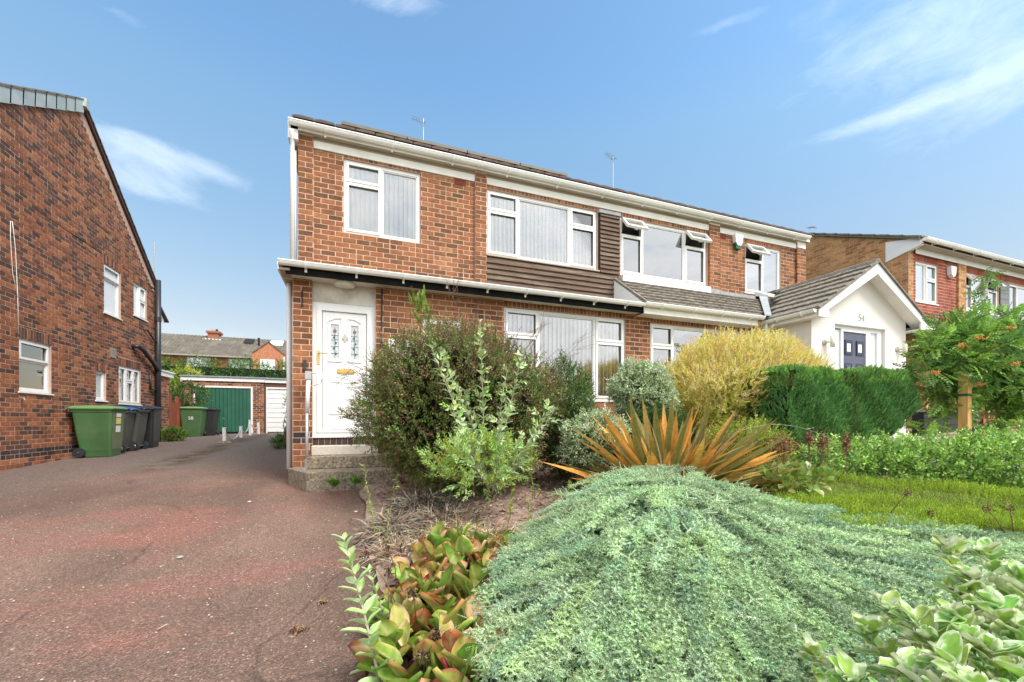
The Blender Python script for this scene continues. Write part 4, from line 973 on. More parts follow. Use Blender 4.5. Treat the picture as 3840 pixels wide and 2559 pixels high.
# ------------------------------------------------------------------ house beyond on the right: buff gable wall, red front
HC = thing('end_house', 'house with a buff brick side wall, red brick front and grey cladding', 'house', (13.9, 6.76, -.4))
YC, XC = 6.76, 13.90
FC, FCS = front(YC), west(XC)
RC = math.tan(math.radians(24))
WC1 = (14.22, 15.27, 3.25, 4.345); WC2 = (16.60, 18.50, 3.24, 4.31); WC3 = (19.10, 21.0, 3.20, 4.31)
BKC = Bricks()
wc = part('front_wall', MB().plate(FC, XC, 24, 2.1, 4.6, -.2, 0, [WC1, WC2, WC3]), MORTAR, HC)
BKC.lay(FC, XC + .22, 16.19, 2.2, 4.56, [WC1] + soldier_holes([WC1], .17), BRICKR, v_org=-.9)
BKC.soldiers(FC, 14.22, 15.27, 4.345, 4.515, BRICKR)
BKC.lay(FC, XC, XC + .22, 2.2, 4.56, (), BRICKY, v_org=-.9, pil=True)
part('pilaster', MB().fbox(front(YC - .05), 16.20, 16.58, 2.2, 4.56, -.05, 0), MORTARY, HC)
BKC.lay(front(YC - .05), 16.20, 16.58, 2.2, 4.56, (), BRICKY, v_org=-.9, pil=True)
BKC.lay(west(16.20), -YC, -YC + .05, 2.2, 4.56, (), BRICKY, v_org=-.9, pil=True)
BKC.soldiers(FC, 16.6, 24, 4.32, 4.50, BRICKR)
part('side_wall', MB().plate(FCS, -16, -YC - .202, -1, 4.62, -.2, 0).add([FCS.p(-YC, 4.62), FCS.p(-YC, 4.86), FCS.p(-11.6, 4.86 + 4.84 * RC), FCS.p(-16, 4.86), FCS.p(-16, 4.62)], [(0, 1, 2, 3, 4)]).plate(FCS, -YC - .2, -6.132, -1, 2.30, -.2, 0), MORTARY, HC)
topc = lambda u: 4.88 + (min(-u - YC, 16.4 + u)) * RC
BKC.lay(FCS, -15, -YC, 1.0, 6.8, (), BRICKY, v_org=-.9, inside=lambda u, v: v < topc(u))
BKC.lay(FCS, -YC, -5.93, -.6, 2.28, (), BRICKY, v_org=-.9)
BKC.finish(wc)
part('porch_recess', MB().box(XC + 1.0, XC + 2.6, YC - .02, YC + .02, -.5, 2.25), simple('brown_door', (0.16, 0.07, 0.04), .6), HC)
FCL = front(5.93)
BK2 = Bricks(); pr = part('lower_wall', MB().plate(FCL, XC, 14.9, -1, 2.30, -.2, 0).plate(FCL, 16.6, 24, -1, 2.3, -.2, 0, [(17.2, 19.6, .5, 1.9)]), MORTARY, HC)
BK2.lay(FCL, XC, 14.9, -.6, 2.28, (), BRICKY, v_org=-.9); BK2.lay(FCL, 16.6, 24, -.6, 2.28, [(17.2, 19.6, .5, 1.9)], BRICKR, v_org=-.9); BK2.finish(pr, 60)
window(HC, FCL, 17.2, 19.6, .5, 1.9, tri(.25, .75), glass=GLASS_BRIGHT)
part('entrance_trim', MB().box(14.9, 15.05, 5.95, 6.1, -.5, 2.3), CREAM, HC)
window(HC, FC, *WC1, [(0, .50, 0, 1, 'f'), (.50, 1, .60, 1, 's'), (.50, 1, 0, .60, 's')], glass=GLASS_BRIGHT, sill=.02)
window(HC, FC, *WC2, [(0, .25, .68, 1, 'o'), (0, .25, 0, .68, 's'), (.25, .70, 0, 1, 'f'), (.70, 1, .68, 1, 'o'), (.70, 1, 0, .68, 's')], glass=GLASS_BRIGHT, sill=.02)
window(HC, FC, *WC3, [(0, .3, 0, 1, 's'), (.3, 1, 0, 1, 'f')], glass=GLASS_BRIGHT, sill=.02)
cb = part('cladding_backing', MB().fbox(FC, 16.6, 24, 2.2, 3.2, 0, .012).fbox(FC, 18.52, 19.08, 3.2, 4.31, 0, .012), DARK, HC)
for k in range(6): part('board', MB().fbox(FC, 16.6, 24, 2.22 + k * .165, 2.22 + k * .165 + .155, .012, .03), GREYCLAD, cb)
for k in range(6): part('board', MB().fbox(FC, 18.54, 19.07, 3.22 + k * .18, 3.22 + k * .18 + .17, .012, .03), GREYCLAD, cb)
part('frieze_board', MB().fbox(FC, 14.1, 24, 4.50, 4.64, 0.056, .075), WHITE, HC)
part('soffit', MB().box(XC - .02, 24, YC - .28, YC - .076, 4.64, 4.66), SOFFIT, HC)
part('box_end', MB().prism([(XC - .03, YC - .28, 4.62), (XC - .03, YC + .50, 4.42), (XC - .03, YC + .50, 4.98), (XC - .03, YC - .28, 4.80)], (.12, 0, 0)), WHITE, HC)
gutter(HC, (XC + .0, YC - .34, 4.78), (24, YC - .34, 4.78), every=1.0, r=.07)
rc = roof(HC, XC - .1, 24, YC - .28, 4.80, 24, 4.9, TILE, tiles=1)
vc = MB()
for k in range(15):
    y0 = YC - .28 + k * .33; z0 = 4.80 + k * .33 * RC
    vc.prism([(XC - .12, y0, z0), (XC - .12, y0 + .36, z0 + .36 * RC), (XC - .12, y0 + .36, z0 + .36 * RC + .03), (XC - .12, y0, z0 + .05)], (.3, 0, 0))
part('verge', vc, TILE, HC)
part('undercloak', MB().bar((XC - .05, YC + .4, 4.80 + .68 * RC - .03), (XC - .05, 11.4, 4.80 + 4.9 * RC - .03), .08, .03), CREAM, HC)
part('air_brick', MB().fbox(FCS, -8.25, -7.95, 4.40, 4.53, -.01, .015), AIRB, HC)
tag(part('alarm_box', MB().prism([FC.p(15.68, 4.36, .01), FC.p(15.95, 4.36, .01), FC.p(15.92, 4.14, .01), FC.p(15.80, 4.05, .01), FC.p(15.70, 4.14, .01)][::-1], (0, -.1, 0)), WHITE), 'white alarm box on the red front of the far right house', 'alarm box')
part('flat_canopy', MB().box(XC - .1, 20, 5.65, YC, 2.32, 2.40).box(13.2, XC, 6.0, YC, 2.30, 2.38), TILED, HC)
part('canopy_fascia', MB().box(XC - .1, 20, 5.62, 5.65, 2.28, 2.41).box(12.2, XC - .1, 5.92, 5.95, 2.22, 2.34), WHITE, HC)
gutter(HC, (XC + .05, 5.56, 2.42), (20, 5.56, 2.42), every=1.1)
part('gate_post', MB().box(12.75, 12.87, 5.85, 5.97, -.6, 1.2), WOODS, HC)

# ------------------------------------------------------------------ house on the left with the tall gable wall
HD = thing('gable_house', 'tall gable wall of mixed red and dark brick across the driveway', 'house', (-5.6, 12, -.8))
XD = -5.60
FE = east(XD)
WD = [(10.15, 11.01, .54, 1.50), (12.88, 13.67, 2.62, 3.815), (14.34, 15.12, 2.90, 3.815), (12.545, 12.985, .49, 1.18), (13.565, 14.745, .46, 1.435)]
def topd(u): return 6.93 - (u - 11.95) * .789 if u > 11.95 else 6.93 - (11.95 - u) * .615
BKD = Bricks()
gw = part('gable_wall', MB().plate(FE, 3.0, 15.73, -1.3, 1.6, -.25, 0, WD).plate(FE, 3.0, 15.73, 1.6, 4.0, -.25, 0, WD).add([FE.p(15.73, 3.95), FE.p(11.95, 6.93), FE.p(7.2, 4.0)], [(0, 1, 2)]), MORTARL, HD)
sh = [(a - .03, b + .03, d, d + .20) for (a, b, c, d) in WD if (a, b) != (12.88, 13.67)] + [(12.80, 13.75, 3.815, 4.02)]
BKD.lay(FE, 6.0, 15.73, -1.0, 7.0, WD + sh, BRICKL, v_org=-1.0, inside=lambda u, v: v < topd(u) - .05, dark=lambda k, u: k in (4, 5), darkmat=BRICKD)
for (a, b, c, d) in sh: BKD.soldiers(FE, a, b, c, d, BRICKL)
BKD.finish(gw)
window(HD, FE, *WD[0], [(0, 1, .60, 1, 's'), (0, 1, 0, .60, 'f')], sill=.03, rd=.5)
window(HD, FE, *WD[1], [(0, 1, .72, 1, 's'), (0, 1, 0, .72, 'f')], sill=.03, glass=FROSTP, room=False)
window(HD, FE, *WD[2], [(0, .5, 0, 1, 'f'), (.5, 1, .55, 1, 's'), (.5, 1, 0, .55, 's')], sill=.03, glass=FROSTP, room=False)
window(HD, FE, *WD[3], [(0, 1, 0, 1, 'f')], sill=.03, glass=FROST, room=False)
window(HD, FE, *WD[4], [(0, .34, 0, 1, 's'), (.34, .66, .62, 1, 's'), (.34, .66, 0, .62, 's'), (.66, 1, 0, 1, 's')], sill=.03)
part('net_curtain', MB().fbox(FE, 10.2, 10.96, .58, 1.05, -.16, -.155), BLIND, HD)
part('rear_body', MB().box(-14, XD - .26, 15.5, 15.73, -1, 4.1).box(-14, -13.8, 7, 15.5, -1, 4.1), MORTARL, HD)
rz = MB()
A, B_, C_ = (8.0, topd(8.0) + .10), (11.95, 7.06), (15.78, topd(15.78) + .08)
for (p, q) in ((A, B_), (B_, C_)):
    rz.add([(XD + .04, p[0], p[1]), (XD + .04, q[0], q[1]), (-14, q[0], q[1]), (-14, p[0], p[1]), (XD + .04, p[0], p[1] - .07), (XD + .04, q[0], q[1] - .07), (-14, q[0], q[1] - .07), (-14, p[0], p[1] - .07)], [(0, 1, 2, 3), (7, 6, 5, 4), (0, 4, 5, 1)])
rf = part('roof', rz, TILED, HD)
# grey verge tiles up the front slope
sl = .615
for k in range(15):
    y0 = 11.98 - k * .30; z0 = 6.93 - (11.95 - y0) * sl + .12
    mb = MB().add([(XD + .055, y0, z0), (XD + .055, y0 - .33, z0 - .33 * sl + .02), (XD + .055, y0 - .34, z0 - .33 * sl - .27), (XD + .055, y0 - .01, z0 - .28), (XD + .02, y0, z0), (XD + .02, y0 - .33, z0 - .33 * sl), (XD + .02, y0 - .34, z0 - .33 * sl - .27), (XD + .02, y0 - .01, z0 - .28)], [(0, 1, 2, 3), (7, 6, 5, 4), (0, 4, 5, 1), (1, 5, 6, 2), (2, 6, 7, 3), (3, 7, 4, 0)])
    part('verge_tile', mb, SLATEV, rf)
    part('tile', MB().box(XD - .25, XD + .06, y0 - .34, y0, z0 - .10, z0 + .0).add([(XD + .06, y0, z0 + .04), (XD + .06, y0 - .35, z0 - .33 * sl + .05), (XD - .3, y0 - .35, z0 - .33 * sl + .05), (XD - .3, y0, z0 + .04)], [(0, 1, 2, 3)]) if False else MB().prism([(XD + .065, y0, z0 + .0), (XD + .065, y0 - .35, z0 - .35 * sl + .02), (XD + .065, y0 - .35, z0 - .35 * sl + .05), (XD + .065, y0, z0 + .035)], (-.35, 0, 0)), PANTILE, rf)
part('apex_cap', MB().bar((XD + .06, 11.98, 6.90), (XD + .06, 12.02, 7.10), .1, .12), SLATEV, rf)
for k in range(14):
    y0 = 12.02 + k * .275; z0 = 7.05 - (y0 - 11.95) * .789
    part('tile', MB().prism([(XD + .075, y0, z0), (XD + .075, y0 + .30, z0 - .30 * .789), (XD + .075, y0 + .30, z0 - .30 * .789 + .03), (XD + .075, y0, z0 + .05)], (-.3, 0, 0)), PANTILE, rf)
part('bargeboard', MB().bar((XD + .035, 12.05, 6.93), (XD + .035, 15.78, 6.93 - 3.73 * .789), .03, .09), simple('dark_brown_paint', (.07, .03, .025), .6), HD)
dp = pipe(HD, [(XD + .09, 15.62, 4.25), (XD + .09, 15.62, -.6)], .075, BLACKP, name='soil_pipe', n=12)
part('pipe_collar', MB().tube([(XD + .09, 15.62, 3.0), (XD + .09, 15.62, 3.14)], .086, 12).tube([(XD + .09, 15.62, 1.5), (XD + .09, 15.62, 1.66)], .086, 12), BLACKP, dp)
pipe(HD, [(XD, 14.25, 2.02), (XD + .12, 14.30, 2.04), (XD + .13, 14.6, 1.98), (XD + .12, 15.2, 1.72), (XD + .10, 15.55, 1.55)], .062, BLACKP, name='waste_pipe')
pipe(HD, [(XD, 14.9, 2.62), (XD + .06, 15.0, 2.62), (XD + .07, 15.4, 2.42), (XD + .08, 15.58, 2.35)], .025, BLACKP, name='overflow_pipe')
pipe(HD, [(XD + .03, 15.25, 1.42), (XD + .05, 15.25, .95), (XD + .08, 15.55, .92)], .03, BLACKP, name='overflow_pipe')
part('vent_grille', MB().plate(FE, 13.16, 13.40, 1.58, 1.80, .0, .02, [(13.18 + .03 * i, 13.20 + .03 * i, 1.60, 1.78) for i in range(7)]), STEEL, HD)
pipe(HD, [(XD + .012, 10.12, 1.55), (XD + .012, 10.10, 2.2), (XD + .012, 10.05, 3.0), (XD + .012, 10.0, 3.35), (XD + .012, 9.97, 3.5)], .005, CREAM, name='cable', n=5)
pipe(HD, [(XD + .012, 10.10, 2.2), (XD + .012, 9.98, 2.6), (XD + .012, 9.93, 3.2), (XD + .012, 9.93, 3.48), (XD + .012, 9.97, 3.5)], .004, CREAM, name='cable', n=5)
part('outside_tap', MB().tube([FE.p(10.16, .42, 0), FE.p(10.16, .42, .06), FE.p(10.16, .38, .07)], .014, 8).tube([FE.p(10.16, .40, .01), FE.p(10.16, .22, .01)], .007, 6), STEEL, HD)
part('white_barge', MB().prism([(XD - .1, 15.75, 3.75), (XD - .1, 16.6, 3.3), (XD - .1, 16.6, 3.15), (XD - .1, 16.3, 3.0), (XD - .1, 15.75, 3.0)], (-.05, 0, 0)), WHITE, HD)
part('barge_tiles', MB().bar((XD - .08, 15.7, 3.85), (XD - .08, 16.75, 3.22), .12, .05), TILED, HD)
BK3 = Bricks(); FR_ = east(XD - .05)
rw = part('rear_wing_wall', MB().plate(FR_, 15.73, 16.1, -1, 3.2, -.2, 0).plate(FR_, 16.1, 16.85, -1, 1.45, -.2, 0), MORTARL, HD)
BK3.lay(FR_, 15.73, 16.1, -1, 3.1, (), BRICKL, v_org=-1); BK3.lay(FR_, 16.1, 16.85, -1, 1.4, (), BRICKL, v_org=-1); BK3.finish(rw, 40)
part('flat_roof', MB().box(-7.5, XD + .02, 16.0, 17.0, 1.42, 1.56).box(-7.5, XD + .05, 15.95, 17.05, 1.56, 1.60), WHITE, HD)
tag(part('whip_aerial', MB().tube([(XD - .1, 15.9, 3.9), (XD - .1, 15.9, 5.5)], .012, 5), STEEL), 'thin whip aerial above the black soil pipe', 'aerial')
# ------------------------------------------------------------------ garages, fence, terrace behind
GY = 20.6
FG = front(GY)
ga = thing('garage', 'garage with a green ribbed door and white trim at the end of the drive', 'garage', (-5.1, GY, -.5))
BG = Bricks()
gwl = part('wall', MB().plate(FG, -6.42, -3.58, -.6, 1.66, -.15, 0, [(-6.10, -4.0, -.6, 1.46)]), MORTAR, ga)
BG.lay(FG, -6.42, -3.58, -.5, 1.66, [(-6.10, -4.0, -.6, 1.46)], BRICKL, v_org=-.5); BG.finish(gwl, 120)
part('door_frame', MB().plate(FG, -6.10, -4.0, -.55, 1.46, -.06, .02, [(-6.04, -4.07, -.55, 1.39)]), WHITE, ga)
gd = part('garage_door', MB().fbox(FG, -6.04, -4.07, -.47, 1.39, -.06, -.03), GDOOR, ga)
for k in range(14): part('rib', MB().fbox(FG, -6.035 + k * .1403, -6.035 + k * .1403 + .118, -.45, 1.38, -.03, -.008), GDOOR, gd)
part('handle', MB().lathe(FG.p(-5.05, .10, -.008), [(.035, 0), (.03, .03)], 10, FG.n), STEEL, gd)
part('fascia', MB().fbox(FG, -6.46, -3.55, 1.66, 1.82, .0, .05), WHITE, ga)
part('side_fascia', MB().box(-6.52, -6.46, GY - .05, 26, 1.60, 1.84), WHITE, ga)
part('flat_roof', MB().box(-6.55, -3.55, GY - .09, 26, 1.82, 1.87), LEAD, ga)
part('side_wall', MB().box(-6.42, -6.2, GY + .16, 26, -.6, 1.7), BRICKL, ga)
gb = thing('garage', 'garage with a plain white sectional door beside the green one', 'garage', (-2.5, GY, -.5))
part('wall', MB().plate(FG, -3.55, -.6, -.6, 1.66, -.15, 0, [(-3.5, -1.0, -.6, 1.46)]), BRICKL, gb)
part('door_frame', MB().plate(FG, -3.5, -1.0, -.55, 1.46, -.06, .02, [(-3.45, -1.06, -.55, 1.39)]), WHITE, gb)
wd = part('garage_door', MB().fbox(FG, -3.45, -1.06, -.47, 1.39, -.07, -.04), LEAD, gb)
for k in range(9): part('panel', MB().fbox(FG, -3.445, -1.065, -.46 + k * .206, -.46 + k * .206 + .19, -.04, -.015), WHITE, wd)
part('fascia', MB().fbox(FG, -3.54, -.5, 1.65, 1.80, .0, .05), WHITE, gb)
part('flat_roof', MB().box(-3.54, -.5, GY - .09, 26, 1.80, 1.86), LEAD, gb)

def P_at_y(px, py, y):
    r = at(px, py, 1); return r * (y / r.y)
fn = thing('fence', 'red stained close-boarded fence between the brick wall and the green garage', 'fence', (-6.4, 17.5, -.5))
a, b = P_at_y(634, 1600, 17.0), P_at_y(716, 1600, 20.0)
for k in range(16):
    p = a.lerp(b, k / 16); q = a.lerp(b, (k + .86) / 16); z = ground_z(p.x, p.y)
    m = MB().bar((p.x, p.y, z + .6), (q.x, q.y, z + .6), .02, 1.25); part('board', m, WOODR, fn)
part('post', MB().box(a.x - .05, a.x + .05, a.y - .05, a.y + .05, -.7, .88), WOODR, fn); p = a.lerp(b, .35); part('post', MB().box(p.x - .05, p.x + .05, p.y - .08, p.y - .02, -.7, .85), WOODR, fn)
TY = 40.0
FT = front(TY)
th = thing('terrace_house', 'long red brick terrace with a brown tiled roof beyond the garages', 'house', (-9, TY, -.4))
wt = [(-12.3, -10.7, 4.0, 5.09), (-9.5, -7.95, 4.0, 5.07), (-15.6, -14.2, 4.0, 5.05)]
part('wall', MB().plate(FT, -22, -4.6, -1, 5.3, -.3, 0, wt), simple('far_red_brick', (0.34, 0.13, 0.07), .9, .25, 6), th)
for W in wt: window(th, FT, *W, [(0, .3, 0, 1, 'f'), (.3, .7, 0, 1, 'f'), (.7, 1, .6, 1, 's'), (.7, 1, 0, .6, 's')], glass=GLASS_BRIGHT, fw=.09)
rt = MB(); rise = 1.78; dep = 3.6
rt.add([(-22, TY - .35, 5.25), (-4.5, TY - .35, 5.25), (-4.9, TY + dep, 5.25 + rise * 1.22), (-22, TY + dep, 5.25 + rise * 1.22), (-22, TY + 2 * dep, 5.2), (-4.9, TY + 2 * dep, 5.2)], [(0, 1, 2, 3), (3, 2, 5, 4)])
rf = part('roof', rt, PANTILE, th)
ps = rise * 1.22 / (dep + .35)
pm = MB()
for i in range(56):
    for j in range(11):
        x = -18.8 + i * .26; y = TY - .38 + j * .355; z = 5.27 + (y - TY + .35) * ps
        pm.add([(x, y, z), (x + .09, y, z + .075), (x + .18, y, z), (x + .18, y + .36, z + .36 * ps - .0), (x + .09, y + .36, z + .36 * ps + .055), (x, y + .36, z + .36 * ps)], [(0, 1, 4, 5), (1, 2, 3, 4), (0, 2, 1)])
part('tiles', pm, PANTILE, rf, kind='stuff')
part('gutter', MB().box(-22, -7.4, TY - .5, TY - .36, 5.12, 5.24), simple('far_gutter', (.3, .26, .22), .7), th)
z = 7.3
ch = part('chimney', MB().box(-11.75, -10.95, TY + dep - .5, TY + dep + .4, 6.4, 7.75).box(-11.85, -10.85, TY + dep - .6, TY + dep + .5, 7.62, 7.80), simple('chimney_brick', (.30, .11, .06), .9, .2, 8), th)
part('flashing', MB().box(-12.05, -10.65, TY + dep - .75, TY + dep + .5, 6.85, 7.08), CREAM, ch)
for x in (-11.5, -11.2): part('pot', MB().lathe((x, TY + dep, 7.8), [(.1, 0), (.09, .25)], 10), SOFFIT if x < -11.4 else DARK, ch)
for (x0, x1, mat, lab) in ((-8.9, -8.2, DARK, 'dark'), (-6.9, -5.9, WHITE, 'white')):
    y = TY + 2.2; zz = 5.25 + (2.55) * ps
    part('roof_light', MB().prism([(x0, y, zz + .05), (x1, y, zz + .05), (x1, y + .8, zz + .8 * ps + .08), (x0, y + .8, zz + .8 * ps + .08)], (0, 0, .12)), mat, th, label=lab + ' roof light')
part('flue', MB().tube([(-7.7, TY + 2.0, 6.2), (-7.7, TY + 2.0, 7.25)], .09, 8), DARK, th)
gx = (-7.55, -5.2)
part('gable_bay', MB().prism([(gx[0], TY - 1.3, -.5), (gx[1], TY - 1.3, -.5), (gx[1], TY - 1.3, 5.4), (-6.4, TY - 1.3, 6.38), (gx[0], TY - 1.3, 5.45)], (0, 3.2, 0)), simple('far_orange_brick', (0.42, 0.17, 0.09), .9, .25, 8), th)
window(th, front(TY - 1.31), -7.0, -5.95, 4.0, 4.98, [(0, .5, 0, 1, 'f'), (.5, 1, 0, 1, 'f')], fw=.09, n=.03, room=False, glass=FROSTP)
part('gable_verge', MB().bar((gx[0], TY - 1.33, 5.47), (-6.4, TY - 1.33, 6.42), .1, .06).bar((gx[1], TY - 1.33, 5.42), (-6.4, TY - 1.33, 6.42), .1, .06), PANTILE, th)
part('downpipe', MB().tube([(-7.75, TY - .2, 5.3), (-7.75, TY - .2, 3)], .09, 6).tube([(-5.3, TY - 1.4, 5.2), (-5.3, TY - 1.4, 3)], .09, 6), WHITE, th)

# chain of posts down the middle of the drives
posts = [(842, 1660, 1606), (904, 1637, 1601), (938, 1622, 1577), (970, 1617, 1586)]
pp = []
for i, (px, pb, pt) in enumerate(posts):
    t = (13.0, 15.3, 17.2, 18.2)[i] * .93
    q = at(px, pb, t); q.z = ground_z(q.x, q.y) - .01
    top = at(px, pt, t).z
    pp.append((q, top))
    lab = ('short white chain post nearest the camera on its concrete foot', 'second white chain post along the drive', 'tallest white chain post near the brown dirt', 'last white chain post in front of the garages')[i]
    s = thing('chain_post', lab, 'post', tuple(q), 'white chain posts between the drives')
    part('shaft', MB().bar((q.x, q.y, q.z), (q.x - .01, q.y, top), .075), WHITE, s)
    part('cap', MB().box(q.x - .05, q.x + .04, q.y - .045, q.y + .045, top, top + .02), WHITE, s)
    if i == 0: part('foot', MB().lathe(tuple(q), [(.20, 0), (.16, .05), (.06, .07)], 10), CONC, s)
for i in range(3):
    (p, a), (q, b) = pp[i], pp[i + 1]; A, B = Vector((p.x, p.y, a - .06)), Vector((q.x, q.y, b - .06))
    n = 26; mb = MB(); last = None
    for k in range(n + 1):
        w = A.lerp(B, k / n); w.z -= (.30, .25, .2)[i] * 4 * (k / n) * (1 - k / n)
        if last is not None: mb.bar(last, w, .028 if k % 2 else .014, .014 if k % 2 else .028)
        last = w
    tag(part('chain', mb, simple('painted_chain', (.55, .53, .5), .5) if i == 0 else bpy.data.materials['painted_chain']), ('white chain sagging from the nearest post', 'white chain in the middle of the row of posts', 'white chain at the garage end of the posts')[i], 'chain', 'chains slung between the posts')

# ------------------------------------------------------------------ wheelie bins
def wheelie_bin(x, y, face, label, body, lid, w=.58, d=.70, h=1.04, stickers=False, ribs=False, text=None, tilt=0.0, lidtop=None, facemat=None):
    """face: angle of the bin's front; the wheels are opposite"""
    z = ground_z(x, y); t = thing('wheelie_bin', label, 'bin', (x, y, z))
    R = Matrix.Translation((x, y, z)) @ Matrix.Rotation(face, 4, 'Z')
    def T(mb): mb.v = [tuple(R @ Vector(v)) for v in mb.v]; return mb
    # +x local = front
    hb = h - .07; lv = []
    prof = [(0.03, .40, .50), (0.10, .42, .52), (hb * .55, .90 * .55 + .0, .90 * .56), (hb, 1 * .5, 1 * .5)]
    def ring(z_, sw, sd, r=.05):
        hw, hd = sw / 2, sd / 2; out = []
        for (cx, cy, a0) in ((hd - r, hw - r, 0), (-hd + r, hw - r, 90), (-hd + r, -hw + r, 180), (hd - r, -hw + r, 270)):
            for k in range(4):
                a = math.radians(a0 + k * 30); out.append((cx + r * math.cos(a), cy + r * math.sin(a), z_))
        return out
    lv = [ring(.0, w * .70, d * .62), ring(.10, w * .76, d * .70), ring(.14, w * .79, d * .72), ring(hb * .5, w * .88, d * .82), ring(hb - .06, w * .96, d * .92), ring(hb - .055, w * 1.0, d * .97), ring(hb, w, d * .97)]
    # the back is upright: shift each ring so its back stays in line
    mb = MB(); vs = []
    for i, rg in enumerate(lv):
        xmax = max(v[0] for v in rg); vs += [(v[0] - xmax + d / 2 - .02 - (.05 * (1 - v[2] / hb)), v[1], v[2]) for v in rg]
    fs = [(i * 16 + j, i * 16 + (j + 1) % 16, (i + 1) * 16 + (j + 1) % 16, (i + 1) * 16 + j) for i in range(6) for j in range(16)] + [tuple(range(15, -1, -1)), tuple(range(96, 112))]
    b = part('body', T(mb.add(vs, fs)), body, t)
    for sy in (-1, 1):
        if ribs: part('side_groove', T(MB().box(-.10, .10, sy * w * .40 - .012, sy * w * .455, .12, .55)), DARK, b)
    l = MB(); L2 = [ring(hb, w + .05, d + .02), ring(hb + .025, w + .06, d + .04), ring(hb + .05, w + .03, d + .0), ring(hb + .075, w * .86, d * .84, .08)]
    vs = [v for rg in L2 for v in rg]
    fs = [(i * 16 + j, i * 16 + (j + 1) % 16, (i + 1) * 16 + (j + 1) % 16, (i + 1) * 16 + j) for i in range(3) for j in range(16)] + [tuple(range(15, -1, -1)), tuple(range(48, 64))]
    ld = part('lid', T(l.add(vs, fs)), lid, t)
    part('lid_ridge', T(MB().box(-d * .3, d * .32, -w * .22, w * .22, hb + .07, hb + .09)), lidtop or lid, ld)
    part('handle', T(MB().tube([(-d / 2 - .03, -w * .42, hb + .0), (-d / 2 - .07, -w * .38, hb + .02), (-d / 2 - .07, w * .38, hb + .02), (-d / 2 - .03, w * .42, hb + .0)], .016, 8)), lid, t)
    part('axle', T(MB().tube([(-d * .16 - .09, -w / 2 - .0, .10), (-d * .16 - .09, w / 2 + .0, .10)], .012, 6)), STEEL, t)
    for sy in (-1, 1):
        wc_ = (-d * .16 - .09, sy * (w / 2 - .035), .10)
        wl = part('wheel', T(MB().lathe(wc_, [(.06, -.025), (.10, -.022), (.102, 0), (.10, .022), (.06, .025)], 20, (0, 1, 0))), BLACKP, t)
        part('hub', T(MB().lathe((wc_[0], wc_[1] + sy * .022, wc_[2]), [(.042, 0), (.034, .006 * sy), (.012, .008 * sy)], 14, (0, 1, 0))), BLACKBIN if not ribs else STEEL, wl)
    xf = lambda zz: d / 2 - .02 - .05 * (1 - zz / hb)
    if facemat:
        for (za, zb_) in ((.16, hb * .5), (hb * .5, hb - .08)): part('scuffed_front', T(MB().prism([(xf(za), -w * (.33 + .05 * za), za), (xf(za), w * (.33 + .05 * za), za), (xf(zb_), w * (.33 + .05 * zb_), zb_), (xf(zb_), -w * (.33 + .05 * zb_), zb_)], (.004, 0, 0))), facemat, b)  # front face overlaid in a paler colour than the body
    if stickers:
        for (z0, z1, m_) in ((.52, .66, STICK), (.70, .83, STICKY), (.85, .97 - .04, STICK)):
            xo = lambda zz: xf(zz) + .006
            part('sticker', T(MB().prism([(xo(z0), -w * .18, z0), (xo(z0), w * .14, z0), (xo(z1), w * .14, z1), (xo(z1), -w * .18, z1)], (.002, 0, 0))), m_, b)
    if text:
        M = R @ Matrix.Translation((xf(hb * .66) + .006, 0, hb * .66)) @ Matrix(((0, 0, 1, 0), (1, 0, 0, 0), (0, 1, 0, 0), (0, 0, 0, 1))) @ Matrix.Rotation(math.radians(-3), 4, 'X')
        text_part(text, .16, M, STICK, b)
    return t
wheelie_bin(-5.17, 11.70, 0.0, 'large green wheelie bin nearest the camera with stickers on its front', GREENB, GREENL, h=1.08, d=.74, w=.60, stickers=True, facemat=simple('faded_green', (.13, .155, .085), .6, .2, 6))
wheelie_bin(-5.20, 12.42, math.pi + .05, 'dark wheelie bin with a blue lid next to the green one', GREYBIN, BLUEL, h=1.06, d=.66, w=.52, ribs=True)
wheelie_bin(-5.15, 12.98, math.pi - .04, 'dark wheelie bin with a black lid, third along the wall', GREYBIN, BLACKBIN, h=1.07, d=.66, w=.50, ribs=True)
wheelie_bin(-5.10, 13.58, .0, 'black wheelie bin with a violet lid by the soil pipe', BLACKBIN, BLACKBIN, h=1.06, d=.66, w=.56, lidtop=VIOL, facemat=simple('dusty_black', (.05, .05, .045), .6, .3, 8))
q = at(716, 1630, 15.2)
wheelie_bin(q.x, q.y + .3, -math.pi / 2 + .0, 'green wheelie bin marked 58 in front of the red fence', GREENB, GREENL, h=1.08, w=.70, d=.70, text='58')
q = at(775, 1622, 15.8)
wheelie_bin(q.x, q.y + .3, -math.pi / 2, 'black wheelie bin in front of the green garage door', BLACKBIN, BLACKBIN, h=1.04, w=.56, d=.62)

# ------------------------------------------------------------------ neighbour's forecourt
o = part('paving', MB().prism([(8.0, 2.0, -1.2), (22, 2.0, -1.2), (22, 5.0, -1.2), (8.0, 5.0, -1.2)], (0, 0, .6)), PAVE); o['kind'] = 'structure'
o = part('paved_step', MB().box(8.8, 13.2, 5.0, 5.60, -1.1, -.33), PAVE); o['kind'] = 'structure'
pb = thing('planter_wall', 'low black boarded planter against the buff brick wall', 'planter', (13, 5.6, -.5))
for k in range(5): part('board', MB().box(11.9, 14.4, 5.50, 5.53, -.50 + k * .14, -.50 + k * .14 + .13), simple('black_boards', (.018, .018, .02), .7) if k == 0 else bpy.data.materials['black_boards'], pb)
part('coping', MB().box(11.85, 14.45, 5.45, 5.75, .21, .25), LEAD, pb); part('back', MB().box(11.9, 14.4, 5.54, 5.72, -.5, .2), DARK, pb)
q = at(3470, 1515, 11.2)
